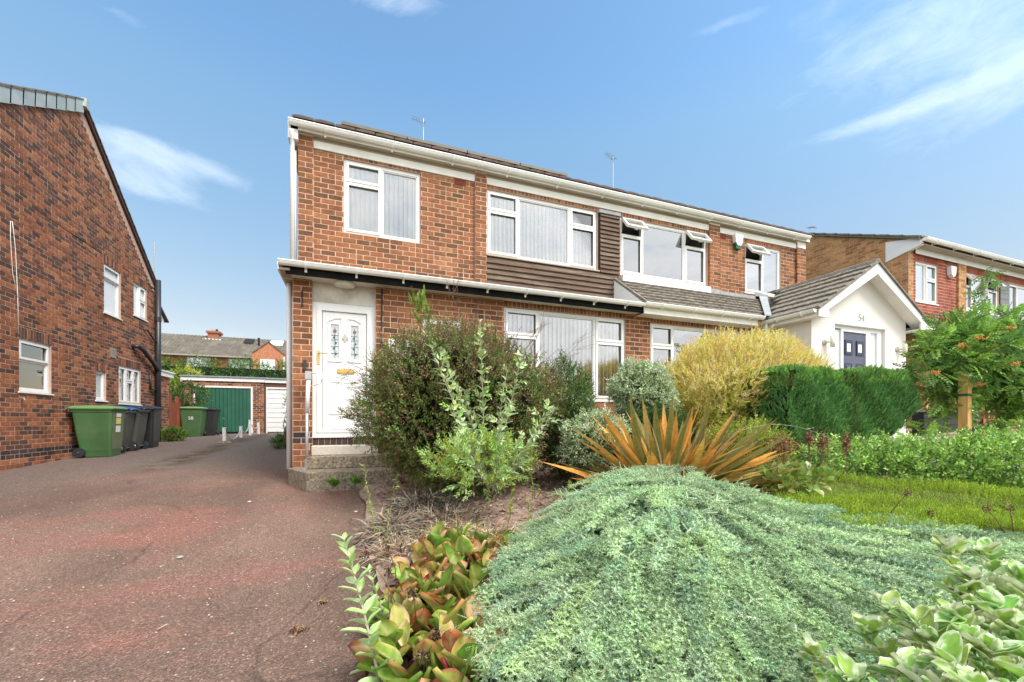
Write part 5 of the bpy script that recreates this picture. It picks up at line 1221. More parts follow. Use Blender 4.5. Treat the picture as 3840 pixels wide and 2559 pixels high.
kb = thing('kettle_barbecue', 'black kettle barbecue with its lid up by the buff wall', 'barbecue', (q.x, q.y, -.5))
part('bowl', MB().lathe((q.x, q.y, q.z - .18), [(.03, -.02), (.16, .02), (.24, .12), (.27, .2)], 18), BLACKP, kb, smooth=True)
part('lid', MB().lathe((q.x, q.y + .12, q.z + .14), [(.30, 0), (.27, .12), (.18, .22), (.05, .26)], 18, (0, -.55, .6)), STEEL, kb, smooth=True)
part('shelf', MB().box(q.x - .36, q.x - .22, q.y - .1, q.y + .1, q.z - .06, q.z - .02), BLACKP, kb)
for a in (0, 2.1, 4.2): part('leg', MB().tube([(q.x + .14 * math.cos(a), q.y + .14 * math.sin(a), q.z - .15), (q.x + .26 * math.cos(a), q.y + .26 * math.sin(a), -.45)], .014, 6), BLACKP, kb)
q = at(3735, 1550, 8.6)
tp = thing('trellis_planter', 'orange-brown wooden trellis panel behind the rowan tree', 'trellis', (q.x, q.y, -.5))
wo = simple('orange_stained_wood', (.33, .09, .025), .7, .2, 8)
part('top_rail', MB().box(q.x - .5, q.x + .5, q.y, q.y + .05, q.z + .18, q.z + .24), wo, tp); part('bottom_rail', MB().box(q.x - .5, q.x + .5, q.y, q.y + .05, q.z - .22, q.z - .12), wo, tp)
for k in range(9):
    x = q.x - .46 + k * .1; part('slat', MB().bar((x, q.y + .02, q.z - .15), (x + .1 * (1 if k % 2 else -1), q.y + .02, q.z + .2), .03), wo, tp)
for k in (-.5, .47): part('post', MB().box(q.x + k, q.x + k + .05, q.y - .01, q.y + .06, -.6, q.z + .26), wo, tp)
# ------------------------------------------------------------------ plants
LEAF = leaf_mat('leaf', 0.55, 0.28, 0.3)
LEAFT = leaf_mat('thin_golden_leaf', 0.55, 0.45, 0.2)
LEAFG = leaf_mat('glossy_leaf', 0.32, 0.22, 0.5)
BLADEM = leaf_mat('sword_leaf', 0.5, 0.3, 0.3)
LEAFV = leaf_mat('big_leaf', 0.42, 0.28, 0.4, objvar=0.10)
NEEDLE = leaf_mat('needle', 0.6, 0.15, 0.2)

class T:
    """a small template of triangles; kind 0 takes the instance's leaf colour, 1 the stem colour, 2 the second leaf colour"""
    def __init__(s): s.v, s.f, s.k, s.b = [], [], [], []
    def add(s, vs, fs, kind=0, bright=1.0):
        n = len(s.v); s.v += [tuple(v) for v in vs]; s.f += [tuple(i + n for i in f) for f in fs]; s.k += [kind] * len(vs); s.b += [bright] * len(vs); return s
    def leaf(s, base, d, up, L, W, fold=.25, bend=.2, kind=0, bright=1.0, big=False):
        base, d, up = Vector(base), Vector(d).normalized(), Vector(up)
        x = d.cross(up); x = x.normalized() if x.length > 1e-4 else d.orthogonal().normalized(); z = x.cross(d)
        P = lambda a, b, c: base + x * (a * W) + d * (b * L) + z * (c * L)
        if not big:
            s.add([P(0, 0, 0), P(-.5, .45, fold * .4), P(0, 1, -bend), P(.5, .45, fold * .4)], [(0, 2, 1), (0, 3, 2)], kind, bright)
        else:
            s.add([P(0, 0, 0), P(-.42, .28, fold * .3), P(0, .34, -.02), P(.42, .28, fold * .3), P(-.40, .62, fold * .3 - bend * .3), P(0, .68, -bend * .35), P(.40, .62, fold * .3 - bend * .3), P(0, 1, -bend)],
                  [(0, 2, 1), (0, 3, 2), (1, 2, 4), (2, 5, 4), (2, 3, 5), (3, 6, 5), (4, 5, 7), (5, 6, 7)], kind, bright)
        return s
    def stem(s, a, b, r0, r1, kind=1):
        a, b = Vector(a), Vector(b); d = (b - a).normalized(); x = d.orthogonal().normalized(); y = d.cross(x)
        vs = [q + (x * math.cos(t) + y * math.sin(t)) * r for (q, r) in ((a, r0), (b, r1)) for t in (0, 2.094, 4.189)]
        return s.add(vs, [(0, 1, 4), (0, 4, 3), (1, 2, 5), (1, 5, 4), (2, 0, 3), (2, 3, 5)], kind)
def twig(n, L, lw, ll, spread=60, droop=.15, phyl=137.5, wig=.1, stem=.0022, opp=False, seed=0, fold=.25, bend=.2, kind2=0.0, tipk=None, start=.15, big=False, taper=.5):
    R = random.Random(seed); t = T(); pts = []
    for i in range(n + 1):
        u = i / n; pts.append(Vector((wig * L * math.sin(u * 3 + seed), u * L, -droop * L * u * u + wig * L * .5 * math.cos(u * 4 + seed))))
    for i in range(0, n, max(1, n // 3)): t.stem(pts[i], pts[min(n, i + max(1, n // 3))], stem * (1 - .6 * i / n), stem * (1 - .6 * min(1, (i + n // 3) / n)))
    for i in range(n + 1):
        u = i / n
        if u < start: continue
        for o in ((0, 180) if opp else (0,)):
            a = math.radians((i * (90 if opp else phyl)) + o + R.uniform(-15, 15)); sp = math.radians(spread * (1 - .5 * u) + R.uniform(-12, 12))
            d = Vector((math.cos(a) * math.sin(sp), math.cos(sp), math.sin(a) * math.sin(sp)))
            sc = (1 - taper * u) * R.uniform(.8, 1.2)
            k = 2 if R.random() < kind2 else 0
            if tipk is not None and u > tipk: k = 2
            t.leaf(pts[i], d, Vector((0, -.3, 1)) + Vector((R.uniform(-.4, .4),) * 3), ll * sc, lw * sc, fold, bend, k, R.uniform(.8, 1.2), big)
    return t
def rots(D, up=None, roll=1.0):
    D = D / np.linalg.norm(D, axis=1, keepdims=True); n = len(D)
    U = np.tile(np.array([[0, 0, 1.0]]), (n, 1)) if up is None else up
    U = U + NR.normal(0, roll, (n, 3)) * .6
    X = np.cross(D, U); X /= np.linalg.norm(X, axis=1, keepdims=True) + 1e-9; Z = np.cross(X, D)
    return np.stack([X, D, Z], axis=2)       # columns: local x, y (along), z
def stamp(name, templates, P, D, S, C0, C1, Cs, mat, parent=None, kind=None, up=None, roll=1.0, label=None):
    """join many copies of the templates into one mesh. C0, C1: (n,3) leaf colours; Cs stem colour"""
    P, D, S = np.asarray(P, float), np.asarray(D, float), np.asarray(S, float); n = min(len(P), len(D)); P, D = P[:n], D[:n]; S, C0, C1 = S[:n], np.asarray(C0)[:n], np.asarray(C1)[:n]; R = rots(D, up, roll); w = NR.integers(0, len(templates), n)
    V, Fc, Cc, off = [], [], [], 0
    for i, t in enumerate(templates):
        m = w == i
        if not m.any(): continue
        tv, tf, tk, tb = np.array(t.v), np.array(t.f), np.array(t.k), np.array(t.b)
        k = int(m.sum()); v = P[m][:, None, :] + np.einsum('nij,vj->nvi', R[m], tv) * S[m][:, None, None]
        V.append(v.reshape(-1, 3)); Fc.append((tf[None] + (np.arange(k) * len(tv))[:, None, None]).reshape(-1, 3) + off); off += k * len(tv)
        c = np.where((tk == 0)[None, :, None], C0[m][:, None, :], np.where((tk == 2)[None, :, None], C1[m][:, None, :], np.array(Cs)[None, None, :])) * tb[None, :, None]
        Cc.append(c.reshape(-1, 3))
    V, Fc, Cc = np.concatenate(V), np.concatenate(Fc), np.concatenate(Cc)
    me = bpy.data.meshes.new(name); me.vertices.add(len(V)); me.vertices.foreach_set('co', V.astype(np.float32).ravel())
    me.loops.add(Fc.size); me.loops.foreach_set('vertex_index', Fc.astype(np.int32).ravel())
    me.polygons.add(len(Fc)); me.polygons.foreach_set('loop_start', np.arange(0, Fc.size, 3, dtype=np.int32)); me.polygons.foreach_set('loop_total', np.full(len(Fc), 3, np.int32))
    a = me.attributes.new('col', 'FLOAT_COLOR', 'POINT'); a.data.foreach_set('color', np.c_[np.clip(Cc, 0, 1), np.ones(len(Cc))].astype(np.float32).ravel())
    me.materials.append(mat); me.update(calc_edges=True)
    o = link(name, me, parent)
    if kind: o['kind'] = kind
    if label: o['label'] = label
    return o
def cols(n, palette, w=None, var=.15):
    pal = np.array(palette, float); i = NR.choice(len(pal), n, p=w)
    return np.clip(pal[i] * (1 + NR.normal(0, var, (n, 1))) * (1 + NR.normal(0, var * .3, (n, 3))), 0.002, 1)
def lump(P, f, seed=0):
    s = np.array([seed * 1.7, seed * .9, seed * 2.3]); q = P * f + s
    return (np.sin(q[:, 0] * 1.3 + np.sin(q[:, 1] * 1.7)) * np.cos(q[:, 1] * 1.1 + q[:, 2]) + np.sin(q[:, 2] * 1.9 + q[:, 0] * .7) * .6) / 1.6
def ellipsoid(n, c, r, lo=.75, hi=1.02, amp=.12, f=3.0, seed=0, zmin=None, p=2.0):
    D = NR.normal(size=(n, 3)); D /= (np.abs(D) ** p).sum(1, keepdims=True) ** (1 / p)
    k = NR.random(n) ** .5 * (hi - lo) + lo
    sc = (k * (1 + amp * lump(D, f, seed)))[:, None]
    P = np.array(c) + D * np.array(r) * sc
    N = D / np.array(r); N /= np.linalg.norm(N, axis=1, keepdims=True)
    if zmin is not None:
        m = P[:, 2] > zmin; P, N = P[m], N[m]
    return P, N
def branches(parent, base, tips, r=.02, mat=None, name='branch', joined=True, bow=.15):
    mb = MB(); base = Vector(base)
    for tp in tips:
        tp = Vector(tp); mid = base.lerp(tp, .5) + Vector((rnd.uniform(-bow, bow), rnd.uniform(-bow, bow), rnd.uniform(0, bow)))
        pts = [base.lerp(mid, k / 3) * 1.0 if k < 3 else mid for k in range(4)] + [mid.lerp(tp, k / 3) for k in range(1, 4)]
        mb.tube(pts, [r * (1 - .8 * k / 6) for k in range(7)], 5, cap=False)
    return part(name, mb, mat or TWIG, parent, smooth=True, kind='stuff')
def gz(x, y): return ground_z(x, y)

def bush(name, label, cat, c, r, n, temps, pal, w=None, pal2=None, stem=(.12, .07, .04), mat=LEAF, amp=.12, f=3.0, seed=0, dirmix=(1, .5, .6), size=(.8, 1.25), inner=.35, innerpal=None, p=2.0, lo=.72, hi=1.04, group=None, top=None, zmin=None):
    g = gz(c[0], c[1]); t = thing(name, label, cat, (c[0], c[1], g), group)
    zmin = g if zmin is None else zmin
    P, N = ellipsoid(n, c, r, lo, hi, amp, f, seed, zmin, p)
    D = N * dirmix[0] + np.array([0, 0, dirmix[1]]) + NR.normal(size=P.shape) * dirmix[2]
    C0 = cols(len(P), pal, w); C1 = cols(len(P), pal2 or pal)
    if top is not None:
        h = np.clip((P[:, 2] - c[2]) / r[2], -1, 1); m = NR.random(len(P)) < top[0] * (h - top[1]); C0[m] = cols(int(m.sum()), top[2])
    stamp('foliage', temps, P, D, NR.uniform(*size, len(P)), C0, C1, stem, mat, t, kind='stuff')
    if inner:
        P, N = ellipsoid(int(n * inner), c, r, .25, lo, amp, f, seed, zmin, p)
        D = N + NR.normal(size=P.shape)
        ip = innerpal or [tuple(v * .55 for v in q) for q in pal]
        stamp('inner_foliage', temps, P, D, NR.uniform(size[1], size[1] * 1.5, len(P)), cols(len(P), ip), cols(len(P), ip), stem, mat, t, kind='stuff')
    tips = ellipsoid(14, c, r, .5, .8, 0, 1, 0, zmin)[0]
    branches(t, (c[0], c[1], g - .02), tips, .018)
    return t

# --- big red-green bush in front of the house
tw = [twig(11, .13, .019, .032, 66, .1, seed=s, kind2=.22, tipk=.8, stem=.0011, taper=.35) for s in range(4)]
c = at(1735, 1545, 5.25)
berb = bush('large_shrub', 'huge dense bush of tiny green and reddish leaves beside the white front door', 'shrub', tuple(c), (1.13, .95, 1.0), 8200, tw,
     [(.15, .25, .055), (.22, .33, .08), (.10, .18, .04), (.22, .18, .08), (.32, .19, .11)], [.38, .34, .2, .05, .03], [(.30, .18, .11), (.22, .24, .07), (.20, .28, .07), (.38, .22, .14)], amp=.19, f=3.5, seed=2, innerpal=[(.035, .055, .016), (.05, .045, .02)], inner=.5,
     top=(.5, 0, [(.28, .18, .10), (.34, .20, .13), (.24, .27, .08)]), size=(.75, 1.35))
# wispy shoots that leave its outline
n = 330; P, N = ellipsoid(n, c, (1.13, .95, 1.0), .92, 1.02, .13, 3.5, 2, c.z - .25)
D = N * .7 + np.array([0, 0, .9]) + NR.normal(size=P.shape) * .35
long_ = [twig(18, .40, .015, .025, 60, .05, seed=s, kind2=.35, tipk=.6, wig=.04, stem=.003) for s in range(4)]
stamp('shoots', long_, P, D, NR.uniform(.6, 1.25, n), cols(n, [(.13, .11, .04), (.2, .1, .06)]), cols(n, [(.24, .12, .08)]), (.16, .08, .05), LEAF, berb, kind='stuff')
for (px, py, dx, dy, k) in ((1410, 1400, -1, -.02, 10), (2080, 1345, 1, .5, 9), (1230 + 200, 1440, -1, .05, 8), (1960, 1330, .6, 1, 9), (1700, 1170, .05, 1, 9)):
    b = at(px, py, 5.0); rt = Vector((cY, -sY, 0)); d = rt * dx + Vector((0, 0, dy)); m = k
    P = np.array([tuple(b + d.normalized() * (.04 * j) + Vector((rnd.uniform(-.06, .06), rnd.uniform(-.1, .1), rnd.uniform(-.06, .06)))) for j in range(m)])
    D = np.tile(np.array(d), (m, 1)) + NR.normal(size=(m, 3)) * .28
    stamp('shoots', long_, P, D, NR.uniform(.6, 1.0, m), cols(m, [(.12, .11, .04), (.2, .1, .06)]), cols(m, [(.24, .12, .08)]), (.16, .08, .05), LEAF, berb, kind='stuff')
# bright fern-like climber rising behind it
c2 = at(1590, 1250, 6.0)
fr = [twig(14, .20, .022, .045, 65, .1, seed=s, opp=True, taper=.4) for s in range(3)]
cl = thing('climbing_plant', 'bright yellow-green leafy shoots rising above the big bush', 'plant', (c2.x, c2.y, gz(c2.x, c2.y)))
P = np.array([tuple(at(*q, 5.9)) for q in [(1570 + rnd.uniform(-28, 30) + (y - 1120) * .28, y) for y in np.linspace(1122, 1345, 75)]])
D = np.tile(np.array([[-.15, -.2, 1.0]]), (len(P), 1)) + NR.normal(size=P.shape) * .5
stamp('foliage', fr, P, D, NR.uniform(.6, 1.1, len(P)), cols(len(P), [(.22, .38, .05), (.30, .46, .08), (.14, .28, .05)]), cols(len(P), [(.3, .45, .08)]), (.2, .2, .06), LEAF, cl, kind='stuff')
part('stem', MB().tube([(c2.x, c2.y, gz(c2.x, c2.y)), tuple(at(1640, 1350, 5.9)), tuple(at(1580, 1150, 5.9))], [.02, .012, .004], 6), TWIG, cl)

# --- darker green shrub between the big bush and the window
tw2 = [twig(9, .11, .018, .030, 64, .1, seed=s + 9, stem=.0012, taper=.3) for s in range(4)]
c = at(2110, 1580, 5.75); bush('shrub', 'dark green narrow shrub squeezed between the big bush and the wide window', 'shrub', tuple(c), (.42, .40, .76), 2300, tw2, [(.09, .17, .045), (.13, .23, .06), (.20, .30, .10)], [.5, .35, .15], amp=.16, f=4)
# --- two variegated shrubs
tv = [twig(9, .10, .024, .036, 64, .1, seed=s + 20, kind2=.55) for s in range(4)]
VG = [(.34, .52, .20), (.42, .58, .30), (.24, .44, .12)]; VW = [(.82, .86, .64), (.70, .78, .5), (.6, .7, .46)]
c = at(2405, 1475, 6.2); bush('variegated_shrub', 'rounded white and green variegated shrub under the brickwork between the two wide windows', 'shrub', tuple(c), (.42, .38, .40), 2300, tv, VG, None, VW, amp=.26, f=4, seed=5, zmin=-.2, top=(.5, .1, [(.16, .36, .06), (.35, .45, .2)]))
c = at(2235, 1665, 5.2); bush('variegated_shrub', 'low white and green variegated shrub under the window sill, left of the orange spiky plant', 'shrub', tuple(c), (.40, .34, .32), 1500, tv, VG, None, VW, amp=.32, f=4.5, seed=8)
c = at(2440, 1640, 5.9); bush('shrub', 'small mid-green fern-leaved plant behind the orange spiky plant', 'shrub', tuple(c), (.45, .3, .32), 500, fr, [(.07, .16, .04), (.12, .22, .06)], None, amp=.15, f=4, seed=3)

# --- golden conifer
tc = []
for s in range(4):
    t = twig(10, .17, .014, .036, 48, .05, seed=s + 30, opp=True, wig=.06, kind2=.3, taper=.4, fold=.1, stem=.0014); tc.append(t)
GOLD = [(.90, .70, .27), (.95, .80, .42), (.86, .73, .24), (.68, .68, .16)]
cg = at(2785, 1472, 6.85)
gc = thing('golden_conifer', 'feathery golden yellow conifer left of the clipped dark hedge', 'conifer', (cg.x, cg.y, gz(cg.x, cg.y)))
P, N = ellipsoid(10500, tuple(cg), (1.36, .98, .80), .66, 1.05, .22, 3.2, 4)
h = (P[:, 2] - cg.z) / .80
D = N * .8 + np.array([0, 0, .75]) + NR.normal(size=P.shape) * .42
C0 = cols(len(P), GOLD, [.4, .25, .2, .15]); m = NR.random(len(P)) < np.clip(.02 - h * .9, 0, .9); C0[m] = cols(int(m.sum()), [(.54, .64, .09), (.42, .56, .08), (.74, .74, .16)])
stamp('foliage', tc, P, D, NR.uniform(.7, 1.25, len(P)), C0, np.clip(C0 * 1.25, 0, 1), (.55, .38, .10), LEAFT, gc, kind='stuff')
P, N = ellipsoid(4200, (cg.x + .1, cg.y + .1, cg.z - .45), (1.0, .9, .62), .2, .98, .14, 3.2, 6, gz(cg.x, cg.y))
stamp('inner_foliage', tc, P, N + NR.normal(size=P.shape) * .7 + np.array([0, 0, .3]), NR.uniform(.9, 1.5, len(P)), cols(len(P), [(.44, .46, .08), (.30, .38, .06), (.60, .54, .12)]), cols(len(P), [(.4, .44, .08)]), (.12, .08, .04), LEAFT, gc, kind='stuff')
n = 620; P, N = ellipsoid(n, tuple(cg), (1.36, .98, .80), .93, 1.06, .22, 3.2, 4, cg.z + .1)
stamp('shoots', [twig(16, .34, .008, .022, 42, .02, seed=s, wig=.05, stem=.003) for s in (50, 51, 52)], P, N * .6 + np.array([0, 0, .9]) + NR.normal(size=P.shape) * .4, NR.uniform(.6, 1.15, n), cols(n, [(.75, .50, .16), (.8, .6, .3)]), cols(n, GOLD[:3]), (.6, .34, .12), LEAF, gc, kind='stuff')
branches(gc, (cg.x, cg.y, gz(cg.x, cg.y)), ellipsoid(16, tuple(cg), (1.2, .95, .66), .5, .8, 0, 1)[0], .022)
# conifer shoots in front, low
c = at(2800, 1740, 5.0); bush('shrub', 'low yellow-green conifer sprays between the golden conifer and the orange spiky plant', 'shrub', tuple(c), (.50, .3, .40), 1200, tc, [(.36, .46, .06), (.26, .40, .06), (.6, .58, .1)], None, amp=.2, f=4, seed=3, dirmix=(.6, .9, .5))

# --- clipped dark green hedge plant: an upturned loaf, cut in at the bottom right
tn = []
for s in range(4):
    t = twig(12, .085, .010, .024, 42, .02, seed=s + 40, opp=True, wig=.05, taper=.4, fold=.1); tn.append(t)
hd = thing('clipped_conifer', 'clipped dark green conifer block in front of the white porch', 'hedge', tuple(at(3130, 1690, 5.7)))
H0, H1 = at(2955, 1500, 5.5), at(3415, 1500, 6.2)
hu = (H1 - H0); hl = hu.length; hu.normalize(); hv = Vector((-hu.y, hu.x, 0))
zt = at(3000, 1402, 5.6).z; n = 24000; A = NR.random(n); B = NR.random(n); side = NR.random(n)
hp, hn, hc = [], [], []
zb = -.62
for i in range(n):
    a, b = A[i], B[i]
    if side[i] < .60:                     # face towards the camera
        z = zb + (zt - zb) * b; off = -.02; nn = -hv
    elif side[i] < .82: z = zt; off = b * .75; nn = Vector((0, 0, 1))
    else:
        z = zb + (zt - zb) * b; off = rnd.random() * .75; nn = hu if rnd.random() < .6 else -hu; a = 1 if nn == hu else 0
    w = 1.0; k = (z - zb) / (zt - zb)
    amax = 1 - .36 * max(0, .62 - k) / .62 - .03 * max(0, k - .9) * 10 * .3
    a2 = .01 + a * (amax - .01) if a < 1 else amax
    bulge = .05 * math.sin(a2 * 9 + k * 4) + .03 * math.sin(a2 * 23 + k * 11)
    p = H0 + hu * (a2 * hl) + hv * (off + (bulge if off < 0 else 0)); zz = z + (.025 * math.sin(a2 * 30) + .02 * math.sin(a2 * 11) if nn.z > .5 or k > .95 else 0) + (.05 * (a2 > .55) * rnd.random() if k > .97 else 0)
    hp.append((p.x + rnd.uniform(-.02, .02), p.y + rnd.uniform(-.02, .02), zz)); hn.append(nn); hc.append((k, lumpv := math.sin(a2 * 8 + 1) + math.sin(k * 5 + a2 * 3)))
hp, hn = np.array(hp), np.array([tuple(v) for v in hn]); hc = np.array(hc)
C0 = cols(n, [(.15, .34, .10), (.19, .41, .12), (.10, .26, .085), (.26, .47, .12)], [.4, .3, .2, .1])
m = (hc[:, 0] > .9) & (NR.random(n) < .55); C0[m] = cols(int(m.sum()), [(.30, .54, .11), (.24, .46, .10)])  # upper sprays recoloured lighter, light on the top put into their colour
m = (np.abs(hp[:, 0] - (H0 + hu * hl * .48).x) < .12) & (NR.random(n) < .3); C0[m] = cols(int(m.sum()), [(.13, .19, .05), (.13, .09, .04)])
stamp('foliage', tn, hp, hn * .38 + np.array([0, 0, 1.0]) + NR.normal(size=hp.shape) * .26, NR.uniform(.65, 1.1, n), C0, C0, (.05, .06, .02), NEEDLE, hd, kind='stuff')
part('core', MB().prism([tuple(H0 + hu * (.05) + Vector((0, 0, zb - H0.z)) + hv * .05), tuple(H0 + hu * (hl * .58) + Vector((0, 0, zb - H0.z)) + hv * .05), tuple(H0 + hu * (hl * .95) + Vector((0, 0, zb + .7 * (zt - zb) - H0.z)) + hv * .05), tuple(H0 + hu * (hl * .93) + Vector((0, 0, zt - .16 - H0.z)) + hv * .05), tuple(H0 + hu * .05 + Vector((0, 0, zt - .16 - H0.z)) + hv * .05)], tuple(hv * .65)), simple('dark_inner_needles', (.012, .028, .012), .9, .4, 40), hd)  # near-black block inside, shade between the sprays put into its colour
part('trunk', MB().tube([tuple(at(3100, 1700, 5.8)), tuple(at(3100, 1640, 5.9)), ], .05, 8), BARK, hd)

# --- orange flax: every blade its own piece
def blade_mesh(L, W, curve, c0, c1, seed, fold=.18):
    R = random.Random(seed); seg = 7; vs, fs, cc = [], [], []
    for i in range(seg + 1):
        u = i / seg; w = W * (1 if u < .55 else max(.02, 1 - ((u - .55) / .45) ** 1.6)) * (0.6 + .4 * min(1, u * 4)); y = L * u; z = -curve * L * u * u
        vs += [(-w / 2, y, z + w * fold), (0, y, z), (w / 2, y, z + w * fold)]
        for k in range(3):
            edge = k != 1; m = u + R.uniform(-.1, .1); c = [c0[j] * (1 - m) + c1[j] * m for j in range(3)]
            if edge: c = [c[j] * .75 + (.70, .36, .08)[j] * .25 for j in range(3)]
            if u > .93: c = [c[j] * .4 + (.30, .20, .12)[j] * .6 for j in range(3)]
            cc.append((*c, 1))
    for i in range(seg):
        a = i * 3; fs += [(a, a + 1, a + 4, a + 3), (a + 1, a + 2, a + 5, a + 4)]
    me = bpy.data.meshes.new('blade'); me.from_pydata(vs, [], fs); at_ = me.attributes.new('col', 'FLOAT_COLOR', 'POINT'); at_.data.foreach_set('color', np.array(cc, np.float32).ravel())
    me.materials.append(BLADEM); me.polygons.foreach_set('use_smooth', [True] * len(fs)); me.update(); return me
GRN, OLI, ORA, YEL, TAN = (.13, .19, .045), (.21, .21, .06), (.80, .37, .07), (.66, .46, .10), (.50, .40, .28)
bm = [blade_mesh(1, .062, .08, GRN, OLI, 1), blade_mesh(1, .055, .20, OLI, ORA, 2), blade_mesh(1, .06, .12, ORA, ORA, 3), blade_mesh(1, .055, .28, GRN, YEL, 4), blade_mesh(1, .05, .05, YEL, ORA, 5), blade_mesh(1, .016, .22, TAN, TAN, 6), blade_mesh(1, .022, .10, (.10, .06, .03), TAN, 7)]
fx = at(2500, 1760, 4.5); fx.z = gz(fx.x, fx.y) + .22
flax = thing('flax_plant', 'spiky flax with orange and olive sword leaves behind the blue juniper', 'plant', tuple(fx))
def orient(o, p, d, roll=0.0, s=1.0, up=(0, 0, 1)):
    d = Vector(d).normalized(); x = d.cross(Vector(up)); x = x.normalized() if x.length > 1e-3 else Vector((1, 0, 0)); z = x.cross(d)
    m = Matrix.Identity(4); m.col[0][:3] = x; m.col[1][:3] = d; m.col[2][:3] = z
    M = Matrix.Translation(Vector(p)) @ m @ Matrix.Rotation(roll, 4, 'Y')
    o.matrix_basis = M @ (Matrix.Scale(s, 4) if not isinstance(s, tuple) else Matrix.Diagonal((*s, 1)))
for i in range(298):
    az_ = rnd.uniform(0, 2 * math.pi); tl = rnd.random() ** .8 * 70
    a = math.radians(tl); d = (math.cos(az_) * math.sin(a), math.sin(az_) * math.sin(a), math.cos(a))
    k = rnd.choices(range(7), (42, 22, 7, 14, 5, 12, 8))[0]
    L_ = rnd.uniform(.72, 1.15) * (1.0 + .12 * math.sin(a)) * (.62 if i % 4 == 0 else 1)
    o = link('blade', bm[k], flax)
    r_ = .22 * rnd.random() ** .5
    orient(o, (fx.x + math.cos(az_) * r_ * 1.3, fx.y + math.sin(az_) * r_, fx.z - .1), d, rnd.uniform(-.9, .9), (1.42, L_, 1))

# --- blue-green spreading juniper over a low mound: one plant
def jr(px):   # ridge of the mound: distance along the axis and its height in the picture
    X = [1700, 1800, 1900, 2000, 2150, 2300, 2430, 2600, 2800, 3000, 3200, 3400, 3700, 3900, 4200]
    Tt = [2.35, 2.5, 2.75, 2.95, 3.15, 3.2, 3.25, 3.2, 3.1, 2.95, 2.85, 2.75, 2.65, 2.6, 2.55]
    Y_ = [2300, 2170, 2060, 1990, 1890, 1822, 1798, 1820, 1882, 1950, 1995, 2025, 2060, 2095, 2160]
    return np.interp(px, X, Tt), np.interp(px, X, Y_)
def jsurf(px, s):
    """s 0..1 from the near foot of the mound to its ridge, 1..1.5 beyond it"""
    tr, yr = jr(px); zr = -(yr - HY) / F_PX * tr
    tn_ = 1.18 + .25 * np.clip((px - 1900) / 2000, 0, 1); zn = -.98 + 0 * px
    t = tn_ + (tr - tn_) * s
    z = np.where(s <= 1, zn + (zr - zn) * (1 - (1 - s) ** 1.55), zr - (s - 1) ** 2 * 1.1)
    x = (px - CX) / F_PX
    return np.stack([(sY + cY * x) * t, (cY - sY * x) * t, z], -1)
jc = jsurf(np.array([2600.]), np.array([.8]))[0]
jun = thing('creeping_juniper', 'large blue-green creeping juniper spread over a mound in the foreground', 'juniper', (jc[0], jc[1], gz(jc[0], jc[1])))
# dark sheet under the sprays, shade of the hollows put into its colour
gp = np.linspace(1780, 4300, 50); gs_ = np.linspace(0, 1.45, 26)
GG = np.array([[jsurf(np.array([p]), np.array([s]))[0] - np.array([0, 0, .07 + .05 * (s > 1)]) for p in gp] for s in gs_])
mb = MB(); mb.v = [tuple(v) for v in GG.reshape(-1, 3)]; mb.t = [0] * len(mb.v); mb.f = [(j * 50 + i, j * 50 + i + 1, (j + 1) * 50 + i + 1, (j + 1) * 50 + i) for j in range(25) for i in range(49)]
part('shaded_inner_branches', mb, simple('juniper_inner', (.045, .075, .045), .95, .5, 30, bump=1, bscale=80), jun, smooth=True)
def jspray(L, seed, side=7, nl=.012, nw=.0028, density=1.0):
    R = random.Random(seed); t = T(); t.stem((0, 0, 0), (0, L, 0), .0014, .0006)
    def shoot(o, d, ln, nn):
        o, d = Vector(o), Vector(d).normalized(); x = d.orthogonal().normalized(); y = d.cross(x)
        for i in range(nn):
            u = (i + .5) / nn; p = o + d * (ln * u)
            for k in range(3):
                a = i * 1.05 + k * 2.094; e = (x * math.cos(a) + y * math.sin(a)) * .75 + d * .75; e.normalize(); sd = e.cross(d).normalized()
                l = nl * R.uniform(.8, 1.15) * (1 - .35 * u)
                t.add([p - sd * nw / 2, p + sd * nw / 2, p + e * l], [(0, 1, 2)], 0 if R.random() < .75 else 2, R.uniform(.85, 1.15))
    shoot((0, 0, 0), (0, 1, .05), L, int(11 * density * L / .1))
    for i in range(side):
        u = .12 + .75 * i / side; sg = 1 if i % 2 else -1; ln = L * .42 * (1 - .55 * u)
        a_ = i * 2.4; shoot((0, L * u, 0), (math.cos(a_) * .8, .62, math.sin(a_) * .8), ln, max(4, int(8 * density * ln / .04)))
    return t
js = [jspray(.080 + .012 * (s % 3), s, side=6, nl=.0150, nw=.0050, density=.55) for s in range(5)]
def jz(X, Y):
    t = X * sY + Y * cY; px = CX + F_PX * (X * cY - Y * sY) / t; tr, yr = jr(px); zr = -(yr - HY) / F_PX * tr
    tn_ = 1.18 + .25 * np.clip((px - 1900) / 2000, 0, 1); s = np.clip((t - tn_) / (tr - tn_), 0, 1.5)
    return np.where(s <= 1, -.98 + (zr + .98) * (1 - (1 - np.minimum(s, 1)) ** 1.55), zr - (s - 1) ** 2 * 1.1), px, s
ctr = jsurf(np.array([2500.]), np.array([.90]))[0]
def jleft(s): return np.interp(s, [0, .15, .3, .5, .7, .85, 1, 1.25], [1900, 1880, 1850, 1840, 1870, 1950, 2100, 2300])
PP, DD, UU, SS, CA = [], [], [], [], []
nb = 720
